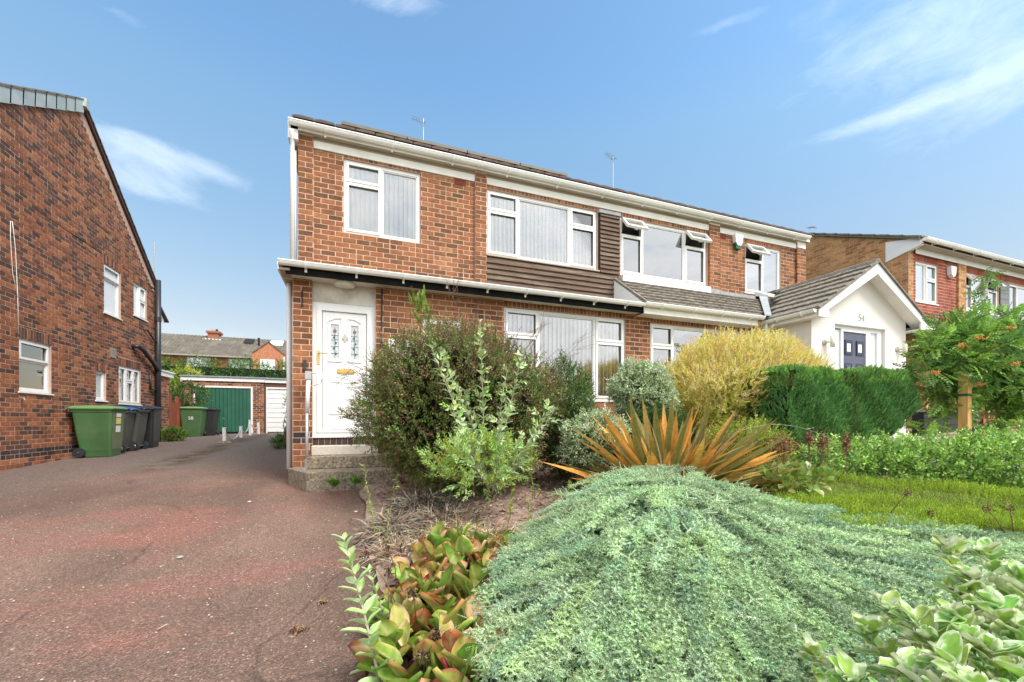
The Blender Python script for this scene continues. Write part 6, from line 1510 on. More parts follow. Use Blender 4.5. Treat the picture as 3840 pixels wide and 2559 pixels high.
for i in range(nb):
    s_ = rnd.random() ** .72 * 1.12; p0 = float(jleft(s_)) + rnd.random() ** .9 * (4150 - float(jleft(s_))); o_ = jsurf(np.array([p0]), np.array([s_]))[0]
    r_ = o_ - ctr; a0 = math.atan2(r_[1], r_[0]) + rnd.gauss(0, .30); L_ = rnd.uniform(.32, .62); m = int(L_ / .032); h0 = rnd.uniform(-.09, .035)
    base = np.array([(.41, .58, .32), (.49, .65, .38), (.32, .49, .31), (.46, .62, .31), (.43, .58, .37)][rnd.choices(range(5), (32, 26, 20, 6, 16))[0]]) * rnd.uniform(.72, 1.15)
    X = o_[0] - .5 * L_ * math.cos(a0) + np.linspace(0, 1, m) * L_ * math.cos(a0 + .0); Y = o_[1] - .5 * L_ * math.sin(a0) + np.linspace(0, 1, m) * L_ * math.sin(a0)
    u = np.linspace(0, 1, m); X = X + .03 * np.sin(u * 4 + i) * -math.sin(a0); Y = Y + .03 * np.sin(u * 4 + i) * math.cos(a0)
    z, px_, ss = jz(X, Y); Z = z + h0 + .085 * u ** 1.6 + .02 * np.sin(u * 3.1); Pn = np.stack([X, Y, Z], 1)
    T_ = np.gradient(Pn, axis=0); T_ /= np.linalg.norm(T_, axis=1, keepdims=True)
    sd_ = np.cross(T_, [0, 0, 1.0]); sd_ /= np.linalg.norm(sd_, axis=1, keepdims=True)
    ok = (px_ > jleft(ss) - 45) & (X * sY + Y * cY > 1.05)
    for sg in (-1, 1, 0):
        d = T_ * (.75 if sg else 1) + sd_ * (sg * .46) + np.array([0, 0, .14 if sg else .1]) + NR.normal(size=T_.shape) * .12
        k = ok if sg else ok & (u > .8)
        PP.append(Pn[k]); DD.append(d[k]); SS.append(((1.38 - .78 * u) * NR.uniform(.75, 1.25, m))[k]); CA.append((base * (1 + .18 * (u[:, None] - .4)))[k])
P, D, S_, C0 = map(np.concatenate, (PP, DD, SS, CA))
C0 = np.clip(C0 * (1 + NR.normal(0, .07, (len(C0), 1))), 0, 1); C1 = np.clip(C0 * np.array([1.35, 1.22, 1.25]), 0, 1)
stamp('foliage', js, P, D, S_, C0, C1, (.34, .34, .14), NEEDLE, jun, kind='stuff', roll=.3)
part('branches', MB(), TWIG, jun) if False else None
# lower layer that closes the gaps
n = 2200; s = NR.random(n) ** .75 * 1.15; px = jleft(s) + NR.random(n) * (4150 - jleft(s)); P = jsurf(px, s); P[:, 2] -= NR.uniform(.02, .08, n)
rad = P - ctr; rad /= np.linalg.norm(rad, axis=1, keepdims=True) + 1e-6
stamp('lower_foliage', js, P, rad + NR.normal(size=P.shape) * .5 + np.array([0, 0, .3]), NR.uniform(.9, 1.3, n), cols(n, [(.17, .30, .20), (.22, .35, .22)]), cols(n, [(.3, .45, .3)]), (.2, .2, .1), NEEDLE, jun, kind='stuff')  # lower sprays coloured darker, shade in the gaps put into their colour
# long pale leaders lying over the surface
n = 260; s = NR.random(n) ** .8 * 1.05; px = jleft(s) + NR.random(n) * (3950 - jleft(s)); P = jsurf(px, s); rad = P - ctr; rad /= np.linalg.norm(rad, axis=1, keepdims=True) + 1e-6
P[:, 2] += .035
jl = [jspray(.26, 20 + s_, side=5, nl=.013, nw=.0045, density=.9) for s_ in range(3)]
stamp('leaders', jl, P, rad + np.array([0, 0, .10]) + NR.normal(size=P.shape) * .22, NR.uniform(.6, 1.1, n), cols(n, [(.48, .62, .40), (.55, .66, .36)], None, .1), cols(n, [(.62, .75, .55)]), (.58, .50, .2), NEEDLE, jun, kind='stuff', roll=.2)
# --- large leaves as single pieces
def leaf_mesh(name, L, W, c_in, c_out, seed, cup=.18, bend=.15, nx=4, ny=7, vein=None, round_=1.0, wave=.02, edge=.62, mat=None, petiole=0.0, tipcol=None, rag=0.0):
    """c_in centre colour, c_out margin colour, margin starting at |u| > edge"""
    R = random.Random(seed); vs, fs, cc = [], [], []; m = 2 * nx + 1
    for j in range(ny + 1):
        v = j / ny; w = W / 2 * (math.sin(math.pi * min(1, max(0.0, v)) ** (.8 if round_ > 1 else 1.0)) ** (.55 if round_ > 1 else .9)) * 1.0
        w = max(w, .002)
        for i in range(-nx, nx + 1):
            u = i / nx
            z = cup * W * u * u - bend * L * v * v + wave * L * math.sin(v * 9 + (1 if u > 0 else 4) + seed) * abs(u) ** 2
            vs.append((u * w, petiole + v * L, z))
            ed = edge + rag * math.sin(v * 11 + seed * 3 + (2 if u > 0 else 0)) + R.uniform(-.5, .5) * rag
            c = c_out if abs(u) > ed or (v > .93 and edge < .9) else c_in
            if tipcol and R.random() < (v * 1.1 - .35): c = tuple(c[q] * .35 + tipcol[q] * .65 for q in range(3))
            b = R.uniform(.92, 1.08)
            if vein and i == 0: c = vein
            cc.append((*[min(1, q * b) for q in c], 1))
    for j in range(ny):
        for i in range(m - 1): a = j * m + i; fs.append((a, a + 1, a + m + 1, a + m))
    if petiole:
        k = len(vs); r = .004 * (L / .12)
        for (y, rr) in ((0, r * 1.2), (petiole + .01, r)):
            for q in range(4): a = q * math.pi / 2; vs.append((rr * math.cos(a), y, rr * math.sin(a) - .002)); cc.append((*(vein or c_in), 1))
        for q in range(4): fs.append((k + q, k + (q + 1) % 4, k + 4 + (q + 1) % 4, k + 4 + q))
    me = bpy.data.meshes.new(name); me.from_pydata(vs, [], fs); a_ = me.attributes.new('col', 'FLOAT_COLOR', 'POINT'); a_.data.foreach_set('color', np.array(cc, np.float32).ravel())
    me.materials.append(mat or LEAFV); me.polygons.foreach_set('use_smooth', [True] * len(fs)); me.update(); return me

# bergenia clump
bpts = at(1680, 2330, 2.55)
bg = thing('bergenia', 'clump of broad leathery green and red bergenia leaves beside the driveway', 'plant', (bpts.x, bpts.y, gz(bpts.x, bpts.y)))
G1, G2, R1, R2, Y1, P1 = (.16, .27, .035), (.26, .36, .06), (.40, .10, .05), (.50, .20, .08), (.52, .46, .11), (.74, .50, .30)
BM = [leaf_mesh('leaf', .125, .095, G1, G1, 1, round_=2, vein=(.3, .34, .1), petiole=.04, mat=LEAFV), leaf_mesh('leaf', .13, .10, G2, R2, 2, round_=2, vein=(.42, .36, .12), petiole=.04, edge=.8, tipcol=R2),
      leaf_mesh('leaf', .11, .085, R2, R1, 3, round_=2, vein=(.6, .34, .2), petiole=.04, edge=.5, rag=.3), leaf_mesh('leaf', .12, .08, Y1, P1, 4, round_=2, vein=(.5, .45, .2), petiole=.04, edge=.6),
      leaf_mesh('leaf', .12, .092, G2, Y1, 5, round_=2, vein=(.4, .42, .14), petiole=.04, edge=.75), leaf_mesh('leaf', .10, .075, P1, R2, 6, round_=2, petiole=.04, edge=.8, cup=.5)]
k = 0
while k < 480:
    x, y = rnd.uniform(.12, 1.22), rnd.uniform(1.25, 3.45)
    q = proj((x, y, -1.0))
    if q is None: continue
    lb = np.interp(q[1], [2000, 2150, 2300, 2600, 2900], [1700, 1480, 1430, 1400, 1350]); rb = np.interp(q[1], [2000, 2150, 2400, 2900], [2060, 1980, 1960, 1960])
    if not (lb + (45 if q[1] < 2300 else 5) < q[0] < rb and 2085 < q[1] < 2900): continue
    z = gz(x, y); h = .06 + .09 * math.exp(-((q[0] - 1760) / 200) ** 2) + rnd.uniform(-.07, .05)
    az_ = rnd.uniform(0, 2 * math.pi); el = math.radians(rnd.uniform(30, 80)); d = (math.cos(az_) * math.cos(el) * 1.3, math.sin(az_) * math.cos(el) * .7, math.sin(el))
    o = link('leaf', BM[rnd.choices(range(6), (36, 24, 9, 8, 18, 5))[0]], bg); orient(o, (x, y, z + h - .02), d, rnd.uniform(-.6, .6), rnd.uniform(.9, 1.45)); k += 1
P = []; 
for i in range(2600):
    x, y = rnd.uniform(.05, 1.35), rnd.uniform(1.2, 3.4); P.append((x, y, gz(x, y) + rnd.uniform(0, .06)))
LT_ = [T().leaf((0, 0, 0), (0, 1, 0), (0, 0, 1), .06, .05, .3, .3, big=True)]
P = np.array([p for p in P if (lambda q: q and np.interp(q[1], [2000, 2150, 2300, 2900], [1640, 1450, 1400, 1340]) < q[0] < 2060 and q[1] > 2030)(proj(p))]); stamp('leaf_litter', LT_, P, NR.normal(size=P.shape) * np.array([1, 1, .2]), NR.uniform(.7, 1.6, len(P)), cols(len(P), [(.08, .06, .03), (.11, .13, .03), (.16, .08, .04)]), cols(len(P), [(.05, .04, .02)]), (.1, .1, .1), LEAF, bg, kind='stuff')
# mat of dark leaves under the clump and brown seed stalks
def stalks(parent_label, cat, pts, group=None, headcol=(.085, .045, .03)):
    for (bx, by, tx, ty, t, lab) in pts:
        a, b = at(bx, by, t), at(tx, ty, t * .98)
        th_ = thing('seed_stalk', lab, cat, tuple(a), group)
        mid = a.lerp(b, .5) + Vector((rnd.uniform(-.02, .02), 0, .01))
        part('stalk', MB().tube([a, mid, b], [.0035, .003, .0025], 6), simple('brown_stalk', (.16, .09, .06), .8) if 'brown_stalk' not in bpy.data.materials else bpy.data.materials['brown_stalk'], th_, smooth=True)
        n = 55; P = np.array(b) + NR.normal(0, .013, (n, 3)); t_ = T().leaf((0, 0, 0), (0, 1, 0), (0, 0, 1), .014, .009, .6, .3)
        stamp('seed_head', [t_], P, NR.normal(size=(n, 3)), NR.uniform(.7, 1.3, n), cols(n, [headcol, (.18, .10, .06), (.30, .20, .12)]), cols(n, [headcol]), (.1, .06, .04), LEAF, th_, kind='stuff')
stalks('', 'seed stalk', [(1500, 2300, 1375, 2080, 2.3, 'dark dry seed stalk leaning over the drive, leftmost of the bergenia stalks'), (1490, 2230, 1450, 2045, 2.4, 'upright dark seed stalk beside the leaning one'), (1480, 2400, 1455, 2150, 2.2, 'short dark seed stalk at the left of the bergenia leaves'),
    (1560, 2330, 1545, 2225, 2.0, 'brown seed head in the middle of the bergenia clump'), (1590, 2520, 1580, 2460, 1.75, 'large brown seed head at the front of the bergenia clump'), (1650, 2440, 1640, 2385, 1.9, 'brown seed head lying between red bergenia leaves'),
    (1780, 2060, 1790, 1935, 3.1, 'rust seed stalk rising from the pale dry grass'), (1635, 2110, 1585, 2020, 2.9, 'thin seed stalk at the back of the bergenia'), (1940, 2480, 1935, 2400, 2.0, 'brown seed head at the edge of the juniper'),
    (3335, 1930, 3400, 1855, 3.0, 'curved brown stalk over the bright green carpet plant'), (3770, 2000, 3700, 1910, 2.7, 'brown stalk with a dark head at the right end of the green carpet'), (3490, 1945, 3490, 1925, 2.9, 'squat dark seed head at the edge of the juniper and the carpet plant'), (3800, 1995, 3785, 1905, 2.7, 'pale curved stalk beside the dark headed one')], 'dry seed stalks')

# --- pale sprig shooting up at the edge of the drive: each leaf its own piece
def leafy_stem(name, label, cat, base, tip, n, lm, ls, spread=55, stemr=.006, bow=(0, 0, 0), group=None, stemmat=None, parent=None, opp=True, s0=1.25, s1=.5, start=.1, flop=.25):
    base, tip = Vector(base), Vector(tip)
    t_ = thing(name, label, cat, tuple(base), group) if parent is None else parent
    mid = base.lerp(tip, .5) + Vector(bow); pts = [(base * (1 - u) ** 2 + mid * 2 * u * (1 - u) + tip * u * u) for u in [i / 8 for i in range(9)]]
    part('stem', MB().tube(pts, [stemr * (1 - .75 * i / 8) for i in range(9)], 6), stemmat or PALETWIG, t_, smooth=True)
    for i in range(n):
        u = start + (1 - start) * i / (n - 1); p = base * (1 - u) ** 2 + mid * 2 * u * (1 - u) + tip * u * u; ax = (tip - base).normalized(); x = ax.orthogonal().normalized(); y = ax.cross(x)
        for k in ((0, 1) if opp else (0,)):
            a = (i % 2) * math.pi / 2 + k * math.pi + rnd.uniform(-.4, .4) + (i * 2.4 if not opp else 0); sp = math.radians(spread * (1.1 - .7 * u) + rnd.uniform(-10, 10))
            d = ax * math.cos(sp) + (x * math.cos(a) + y * math.sin(a)) * math.sin(sp)
            o = link('leaf', lm[rnd.randrange(len(lm))], t_); orient(o, p, d, rnd.uniform(-.3, .3), ls * (s0 + (s1 - s0) * u) * rnd.uniform(.85, 1.15))
    return t_
PS = [leaf_mesh('leaf', .115, .048, (.46, .64, .27), (.52, .68, .34), 11, bend=.45, cup=.25, vein=(.55, .62, .35), nx=2, ny=5), leaf_mesh('leaf', .11, .044, (.38, .60, .16), (.50, .66, .28), 12, bend=.35, cup=.3, vein=(.5, .6, .3), nx=2, ny=5)]
leafy_stem('pale_sprig', 'tall pale green leafy shoot overhanging the edge of the drive in the foreground', 'plant', at(1440, 2640, 1.75), at(1290, 2030, 1.95), 15, PS, 1.0, stemr=.008, bow=(.01, 0, .04), s0=1.2, s1=.55)
leafy_stem('pale_sprig', 'shorter pale green shoot behind the tall foreground one', 'plant', at(1480, 2500, 2.15), at(1385, 2150, 2.2), 9, PS, .9, stemr=.005, bow=(.02, 0, .02), s0=1.1, s1=.5)
# --- young butterfly bush with silvery leaves
bb0 = at(1850, 1900, 4.0)
bud = thing('butterfly_bush', 'young open bush with silvery green leaves in front of the big red-green bush', 'shrub', tuple(bb0))
BU = [leaf_mesh('leaf', .15, .056, (.42, .58, .22), (.52, .66, .32), 13, bend=.4, cup=.3, vein=(.5, .58, .36), nx=1, ny=4), leaf_mesh('leaf', .13, .048, (.32, .48, .18), (.42, .58, .28), 14, bend=.3, cup=.3, vein=(.45, .55, .3), nx=1, ny=4)]
bud_tips = [(1800, 1215, 4.0, 1815, 1790, 17), (1620, 1310, 3.95, 1830, 1800, 15), (1660, 1330, 4.1, 1820, 1700, 12), (1955, 1330, 3.9, 1840, 1800, 15), (2060, 1540, 3.8, 1850, 1830, 12), (2075, 1545, 4.2, 1860, 1840, 8), (1690, 1540, 3.8, 1835, 1830, 11), (1720, 1660, 3.7, 1840, 1850, 9), (1900, 1400, 4.2, 1845, 1830, 13), (1960, 1700, 3.8, 1850, 1870, 7), (1740, 1470, 4.2, 1830, 1800, 11), (1880, 1560, 3.7, 1845, 1850, 9)]
for (tx, ty, t, bx, by, nn) in bud_tips:
    leafy_stem('', '', '', at(bx, by, (t + 4) / 2), at(tx, ty, t), nn, BU, .82, parent=bud, stemr=.007, bow=(rnd.uniform(-.05, .05), 0, -.05), start=.25, s0=1.1, s1=.55)
tbl = [twig(5, .13, .040, .085, 62, .1, seed=s + 60, opp=True, big=True, start=.3) for s in range(3)]
P = np.array([tuple(at(bx + (tx - bx) * u, by + (ty - by) * u + rnd.uniform(-15, 15), 4.0 + (t - 4.0) * u)) for (tx, ty, t, bx, by, nn) in bud_tips for u in np.linspace(.30, .98, nn)]); D = NR.normal(size=P.shape) * .55 + np.array([0, 0, .9])
stamp('side_shoots', tbl, P, D, NR.uniform(.5, 1.0, len(P)), cols(len(P), [(.48, .64, .24), (.38, .56, .17), (.55, .68, .34)]), cols(len(P), [(.5, .6, .3)]), (.4, .34, .26), LEAF, bud, kind='stuff')
tb = [twig(8, .16, .026, .065, 55, .1, seed=s + 60, opp=True) for s in range(3)]
P, N = ellipsoid(330, tuple(at(1800, 1740, 3.9)), (.46, .3, .22), .3, 1.0, .2, 4, 3); stamp('lower_foliage', tb, P, N + np.array([0, 0, .9]), NR.uniform(.6, 1.1, len(P)), cols(len(P), [(.40, .60, .16), (.50, .68, .27), (.48, .56, .11)]), cols(len(P), [(.5, .6, .28)]), (.3, .25, .15), LEAF, bud, kind='stuff')
for (px, py) in ((1635, 1725), (1680, 1720), (1925, 1745), (1610, 1640)):
    p = at(px, py, 3.85); tp = T().leaf((0, 0, 0), (0, 1, 0), (0, 0, 1), .012, .009, .6, .3); P = np.array([tuple(p + Vector((math.cos(a) * .03, 0, math.sin(a) * .03)) + Vector((rnd.uniform(-.008, .008),) * 3)) for a in np.linspace(.3, 2.8, 60)])
    stamp('dead_flower', [tp], P, NR.normal(size=P.shape), NR.uniform(.8, 1.3, 60), cols(60, [(.28, .14, .10), (.2, .1, .07)]), cols(60, [(.28, .14, .10)]), (.2, .1, .05), LEAF, bud, kind='stuff')

# --- cream-edged shrub in the near right corner: each leaf its own piece
CREAMC, LG, DG = (.74, .80, .56), (.32, .54, .10), (.20, .40, .07)
VM = [leaf_mesh('leaf', .052, .033, LG, CREAMC, 21, edge=.66, rag=.22, cup=.22, bend=.15, nx=5, ny=10, wave=.03, round_=2), leaf_mesh('leaf', .048, .030, DG, CREAMC, 22, edge=.70, rag=.20, cup=.2, bend=.25, nx=5, ny=10, wave=.035, round_=2), leaf_mesh('leaf', .045, .026, (.56, .70, .36), CREAMC, 23, edge=.45, rag=.3, cup=.35, bend=.1, nx=4, ny=8, wave=.05, round_=2), leaf_mesh('leaf', .055, .034, (.40, .60, .14), CREAMC, 24, edge=.78, rag=.12, cup=.18, bend=.2, nx=5, ny=10, wave=.025, round_=2)]
vb = at(3900, 2900, 1.1)
vs_ = thing('variegated_bush', 'cream-edged bright green bush filling the near right corner', 'shrub', tuple(vb))
shoots = [(3560, 2080, 1.25), (3700, 2085, 1.25), (3640, 2180, 1.15), (3820, 2170, 1.2), (3330, 2290, 1.15), (3420, 2330, 1.05), (3250, 2380, 1.1), (3480, 2400, 1.0), (3600, 2330, 1.0), (3740, 2280, 1.05), (3050, 2470, 1.15), (3200, 2560, 1.0), (3400, 2520, .95), (3560, 2500, .9), (3720, 2460, .95), (3840, 2380, 1.0), (3600, 2230, 1.15), (3850, 2560, .9), (3330, 2640, .9), (3480, 2600, .9), (3660, 2600, .85), (3110, 2600, 1.1), (3780, 2180, 1.3), (3860, 2250, 1.1)]
for (px, py, t) in shoots:
    a = at(px + (3950 - px) * .35 + 30, py + 380, t * .95); b = at(px, py, t)
    leafy_stem('', '', '', a, b, 7, VM, 1.5, parent=vs_, stemr=.004, opp=True, start=.45, s0=1.15, s1=.7, spread=75, bow=(0, 0, .02), stemmat=bpy.data.materials['pale_stem'])
    for k in range(5):
        d = Vector((rnd.uniform(-1, 1), rnd.uniform(-.6, .8), rnd.uniform(.1, 1)))
        o = link('leaf', VM[rnd.choice((0, 1, 2, 3, 0))], vs_); orient(o, b, d, rnd.uniform(-.6, .6), rnd.uniform(1.0, 1.55))
P = np.array([tuple(at(px + rnd.uniform(-60, 200), py + rnd.uniform(120, 420), t + rnd.uniform(.05, .2))) for (px, py, t) in shoots for _ in range(5)])
tvb = [twig(6, .07, .028, .045, 65, .1, seed=s + 90, kind2=.4, big=True) for s in range(3)]
stamp('lower_foliage', tvb, P, NR.normal(size=P.shape) + np.array([0, 0, .8]), NR.uniform(.7, 1.0, len(P)), cols(len(P), [(.24, .46, .08), (.34, .54, .12)]), cols(len(P), [(.55, .62, .36)]), (.2, .15, .08), LEAF, vs_, kind='stuff')

# --- bright green carpet of fine upright shoots
tcz = [twig(7, .08, .006, .020, 32, .0, seed=s + 70, wig=.08, stem=.001) for s in range(4)]
n = 16000; P = []
cx0 = np.interp
while len(P) < n:
    px, t = rnd.uniform(2880, 4150), rnd.uniform(2.7, 5.3)
    q = at(px, HY, t); z = -.70 + .045 * math.sin(q.x * 4 + q.y * 2) + .03 * math.sin(q.x * 9) + .012 * (q.x - 3)
    z = -.66 - .04 * (5 - t) + .06 * math.sin(q.x * 3.1 + q.y * 2) + .035 * math.sin(q.x * 8 + q.y * 5) + .02 * math.sin(q.y * 9)
    yy = HY - z / t * F_PX
    if yy < np.interp(px, [2880, 3000, 3150, 3300, 3500, 3700, 3840], [1840, 1790, 1765, 1785, 1815, 1830, 1850]) or px < np.interp(yy, [1790, 1900, 1990], [2960, 2900, 3100]): continue
    if rnd.random() > (.35 + .65 * (5.4 - t) / 2.5): continue
    P.append((q.x, q.y, z - .02))
P = np.array(P); cp = at(3400, 1900, 3.6); cpt = thing('carpet_heath', 'low bright green carpet of fine upright shoots behind the juniper', 'ground cover', (cp.x, cp.y, gz(cp.x, cp.y)))
cpt['kind'] = 'stuff'
stamp('foliage', tcz, P, np.array([0, 0, 1.0]) + NR.normal(size=P.shape) * .28, NR.uniform(.7, 1.2, len(P)), cols(len(P), [(.37, .56, .04), (.50, .68, .07), (.28, .44, .04)]), cols(len(P), [(.46, .6, .08)]), (.24, .24, .04), LEAF, cpt, kind='stuff')
mbc = MB(); NXc = 40
vv = []
for j in range(22):
    for i in range(NXc + 1):
        px, t = 2860 + (4200 - 2860) * i / NXc, 2.6 + 2.4 * j / 21; q = at(px, HY, t); z = -.70 - .04 * (5 - t) + .06 * math.sin(q.x * 3.1 + q.y * 2) + .035 * math.sin(q.x * 8 + q.y * 5) + .02 * math.sin(q.y * 9)
        if i == 0 or j == 21: z -= .25
        vv.append((q.x, q.y, z - .02))
mbc.v = vv; mbc.t = [0] * len(vv); mbc.f = [(j * (NXc + 1) + i, j * (NXc + 1) + i + 1, (j + 1) * (NXc + 1) + i + 1, (j + 1) * (NXc + 1) + i) for j in range(21) for i in range(NXc)]
part('mossy_base', mbc, simple('mossy_base', (.10, .13, .02), .95, .4, 20, bump=1), cpt, smooth=True)

# --- leafy green shrub beyond it
tg = [twig(6, .12, .030, .055, 62, .12, seed=s + 80, big=True, kind2=.3) for s in range(4)]
gs = thing('leafy_shrub', 'spreading mid-green leafy shrub between the rowan tree and the bright carpet plant', 'shrub', tuple(at(3600, 1800, 4.8)))
PP, NN = [], []
for (px, py, t, rx, rz, m) in ((3130, 1725, 4.9, .28, .15, 240), (3280, 1745, 4.8, .32, .2, 330), (3420, 1745, 4.7, .32, .26, 380), (3560, 1745, 4.6, .34, .28, 430), (3700, 1750, 4.5, .34, .32, 430), (3840, 1790, 4.4, .36, .36, 430), (3980, 1800, 4.4, .4, .4, 300)):
    a, b = ellipsoid(m, tuple(at(px, py, t)), (rx, .35, rz), .5, 1.05, .15, 5, px); PP.append(a); NN.append(b)
for _ in range(46):
    px_, t__ = rnd.uniform(3050, 4000), rnd.uniform(4.4, 4.9); q_ = at(px_, 1730 - rnd.random() ** 2 * 95 + (30 if px_ < 3300 else 0), t__); a, b = ellipsoid(13, tuple(q_), (.05, .05, .09), .3, 1, .1, 3); PP.append(a); NN.append(b)
P, N = np.concatenate(PP), np.concatenate(NN)
stamp('foliage', tg, P, N * .8 + np.array([0, 0, .8]) + NR.normal(size=P.shape) * .4, NR.uniform(.7, 1.2, len(P)), cols(len(P), [(.26, .46, .08), (.36, .60, .11), (.18, .36, .08)]), cols(len(P), [(.46, .70, .13), (.54, .70, .24)]), (.16, .12, .05), LEAFG, gs, kind='stuff')
branches(gs, tuple(at(3600, 1900, 4.7)), P[:: len(P) // 16], .010)
# fill under it
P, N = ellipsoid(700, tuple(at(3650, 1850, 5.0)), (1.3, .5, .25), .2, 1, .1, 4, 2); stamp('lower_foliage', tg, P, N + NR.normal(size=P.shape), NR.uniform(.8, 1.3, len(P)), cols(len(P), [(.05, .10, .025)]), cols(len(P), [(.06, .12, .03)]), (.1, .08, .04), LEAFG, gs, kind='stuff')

# --- rowan with orange berries, tied to a stake
def pinnate(L, n, lw, ll, seed):
    R = random.Random(seed); t = T(); t.stem((0, 0, 0), (0, L, -.12 * L), .0016, .0008)
    for i in range(n):
        u = .22 + .72 * i / (n - 1); p = (0, L * u, -.12 * L * u * u)
        for sg in (-1, 1): t.leaf(p, (sg, .55, -.1), (0, 0, 1), ll * (1 - .25 * u), lw, .2, .12, 0, R.uniform(.85, 1.15))
    return t.leaf((0, L, -.12 * L), (0, 1, -.1), (0, 0, 1), ll, lw, .2, .1)
pin = [pinnate(.20, 5, .034, .066, s) for s in range(3)]
rw0 = at(3690, 1700, 6.3)
row = thing('rowan_tree', 'young rowan tree with bunches of orange berries by the timber stake', 'tree', (rw0.x, rw0.y, gz(rw0.x, rw0.y)))
tr0 = Vector((rw0.x, rw0.y, gz(rw0.x, rw0.y)))
fork = at(3680, 1440, 6.35)
part('trunk', MB().tube([tr0, at(3650, 1660, 6.3), at(3665, 1560, 6.32), fork], [.045, .04, .036, .03], 8), simple('grey_bark', (.27, .25, .20), .9, .3, 30), row, smooth=True)
lims = [(3500, 1290, 6.2), (3560, 1230, 6.5), (3640, 1230, 6.4), (3740, 1200, 6.5), (3820, 1230, 6.3), (3860, 1260, 6.2), (3900, 1380, 6.1), (3760, 1300, 6.0), (3600, 1350, 6.0), (3900, 1500, 6.2), (3560, 1500, 6.2), (3840, 1560, 6.2)]
clus = []
for (px, py, t) in lims:
    tp = at(px, py, t); mid = fork.lerp(tp, .5) + Vector((0, 0, .04)); part('limb', MB().tube([fork, mid, tp], [.018, .011, .005], 6), TWIG, row, smooth=True)
    for u in (.35, .55, .75, .95): clus.append((fork.lerp(tp, u) + Vector((0, 0, .03)), .13 + .12 * u))
for (px, py, t, r) in ((3390 + 80, 1390, 6.2, .16), (3520, 1400, 6.1, .2), (3480, 1330, 6.3, .14), (3700, 1400, 5.9, .2), (3800, 1330, 6.0, .2), (3820, 1450, 6.0, .2), (3550, 1300, 6.4, .16), (3640, 1270, 6.2, .2), (3560, 1600 - 40, 6.2, .12), (3470, 1600, 6.2, .08), (3700, 1620, 6.2, .1), (3820, 1620, 6.0, .18), (3760, 1560, 6.3, .14), (3790, 1275, 6.4, .10), (3480, 1640, 6.1, .06), (3520, 1470, 6.3, .13), (3700, 1265, 6.2, .13), (3600, 1420, 6.3, .14), (3350 + 60, 1400, 6.2, .08), (3705, 1090, 6.5, .035), (3690, 1030, 6.5, .03)): clus.append((at(px, py, t), r))
PP, DD, CC = [], [], []
for (c, r) in clus:
    m = int(25 * (r / .15) ** 1.4) + 7; d = NR.normal(size=(m, 3)); d /= np.linalg.norm(d, axis=1, keepdims=True)
    PP.append(np.array(c) + d * r * NR.random((m, 1)) ** .5 * np.array([1.2, 1, .7])); DD.append(d * np.array([1, 1, .9]) + NR.normal(size=d.shape) * .4); CC.append(cols(m, [(.22, .40, .07), (.34, .56, .10), (.16, .30, .06)] if rnd.random() < .65 else [(.12, .25, .06), (.18, .32, .07)]))
P, D, C = map(np.concatenate, (PP, DD, CC))
stamp('crown', pin, P, D, NR.uniform(.75, 1.15, len(P)), C, C, (.2, .14, .06), LEAF, row, kind='stuff', roll=1.0)
berry = MB().lathe((0, 0, -.5), [(.12, 0), (.40, .12), (.5, .5), (.40, .88), (.12, 1)], 7)
BER = simple('orange_berry', (.62, .20, .03), .35, .2, 30)
for (px, py, t) in ((3605, 1296, 5.85), (3670, 1268, 5.9), (3805, 1365, 5.6), (3510, 1398, 5.85), (3668, 1443, 5.85), (3725, 1310, 6.0), (3790, 1230, 6.0)):
    c = at(px, py, t); mb = MB()
    for i in range(38):
        p = c + Vector((rnd.gauss(0, .045), rnd.gauss(0, .03), rnd.gauss(0, .016))); s = .015
        k = len(mb.v); mb.v += [tuple(p + Vector(v) * s) for v in berry.v]; mb.t += [0] * len(berry.v); mb.f += [tuple(i_ + k for i_ in f) for f in berry.f]
    part('berry_cluster', mb, BER, row, smooth=True, kind='stuff')
s0 = at(3618, 1660, 5.95); s1 = at(3618, 1405, 5.95); g = gz(s0.x, s0.y)
stk = thing('timber_stake', 'square new timber stake holding up the young rowan tree', 'stake', (s0.x, s0.y, g))
part('post', MB().box(s0.x - .05, s0.x + .05, s0.y - .05, s0.y + .05, g - .1, s1.z), WOODS, stk)
z1, z2 = at(3618, 1482, 5.95).z, at(3618, 1618, 5.95).z
for (z, m_) in ((z1, GREENPL), (z2, BLACKP)):
    tg_ = part('tie', MB().box(s0.x - .056, s0.x + .056, s0.y - .056, s0.y + .056, z - .018, z + .018), m_, stk)
    part('strap', MB().bar((s0.x + .05, s0.y + .02, z), (s0.x + .38, s0.y + .25, z - .01), .03, .035), m_, stk)

# --- weeds and small plants
def weed(label, px0, py0, px1, py1, t, n=16, pal=((.30, .48, .06), (.38, .54, .10)), ll=.045, lw=.011, t2=None, group='thin weeds along the bed'):
    a, b = at(px0, py0, t), at(px1, py1, t2 or t); w = thing('weed', label, 'weed', tuple(a), group)
    k = 6; pts = [a.lerp(b, i / k) + Vector((.015 * math.sin(i * 1.3), 0, 0)) for i in range(k + 1)]
    part('stem', MB().tube(pts, [.004 * (1 - .6 * i / k) for i in range(k + 1)], 5), simple('weed_stem', (.20, .20, .07), .8) if 'weed_stem' not in bpy.data.materials else bpy.data.materials['weed_stem'], w, smooth=True)
    P = np.array([tuple(a.lerp(b, .12 + .86 * i / n)) for i in range(n) for _ in range(2)]); ax = np.array(tuple((b - a).normalized()))
    lf = [T().leaf((0, 0, 0), (0, 1, 0), (0, 0, 1), ll, lw, .3, .3, big=True)]
    D = ax * .9 + NR.normal(size=P.shape) * .75
    stamp('leaves', lf, P, D, NR.uniform(.6, 1.2, len(P)), cols(len(P), pal), cols(len(P), pal), (.2, .2, .07), LEAF, w, kind='stuff')
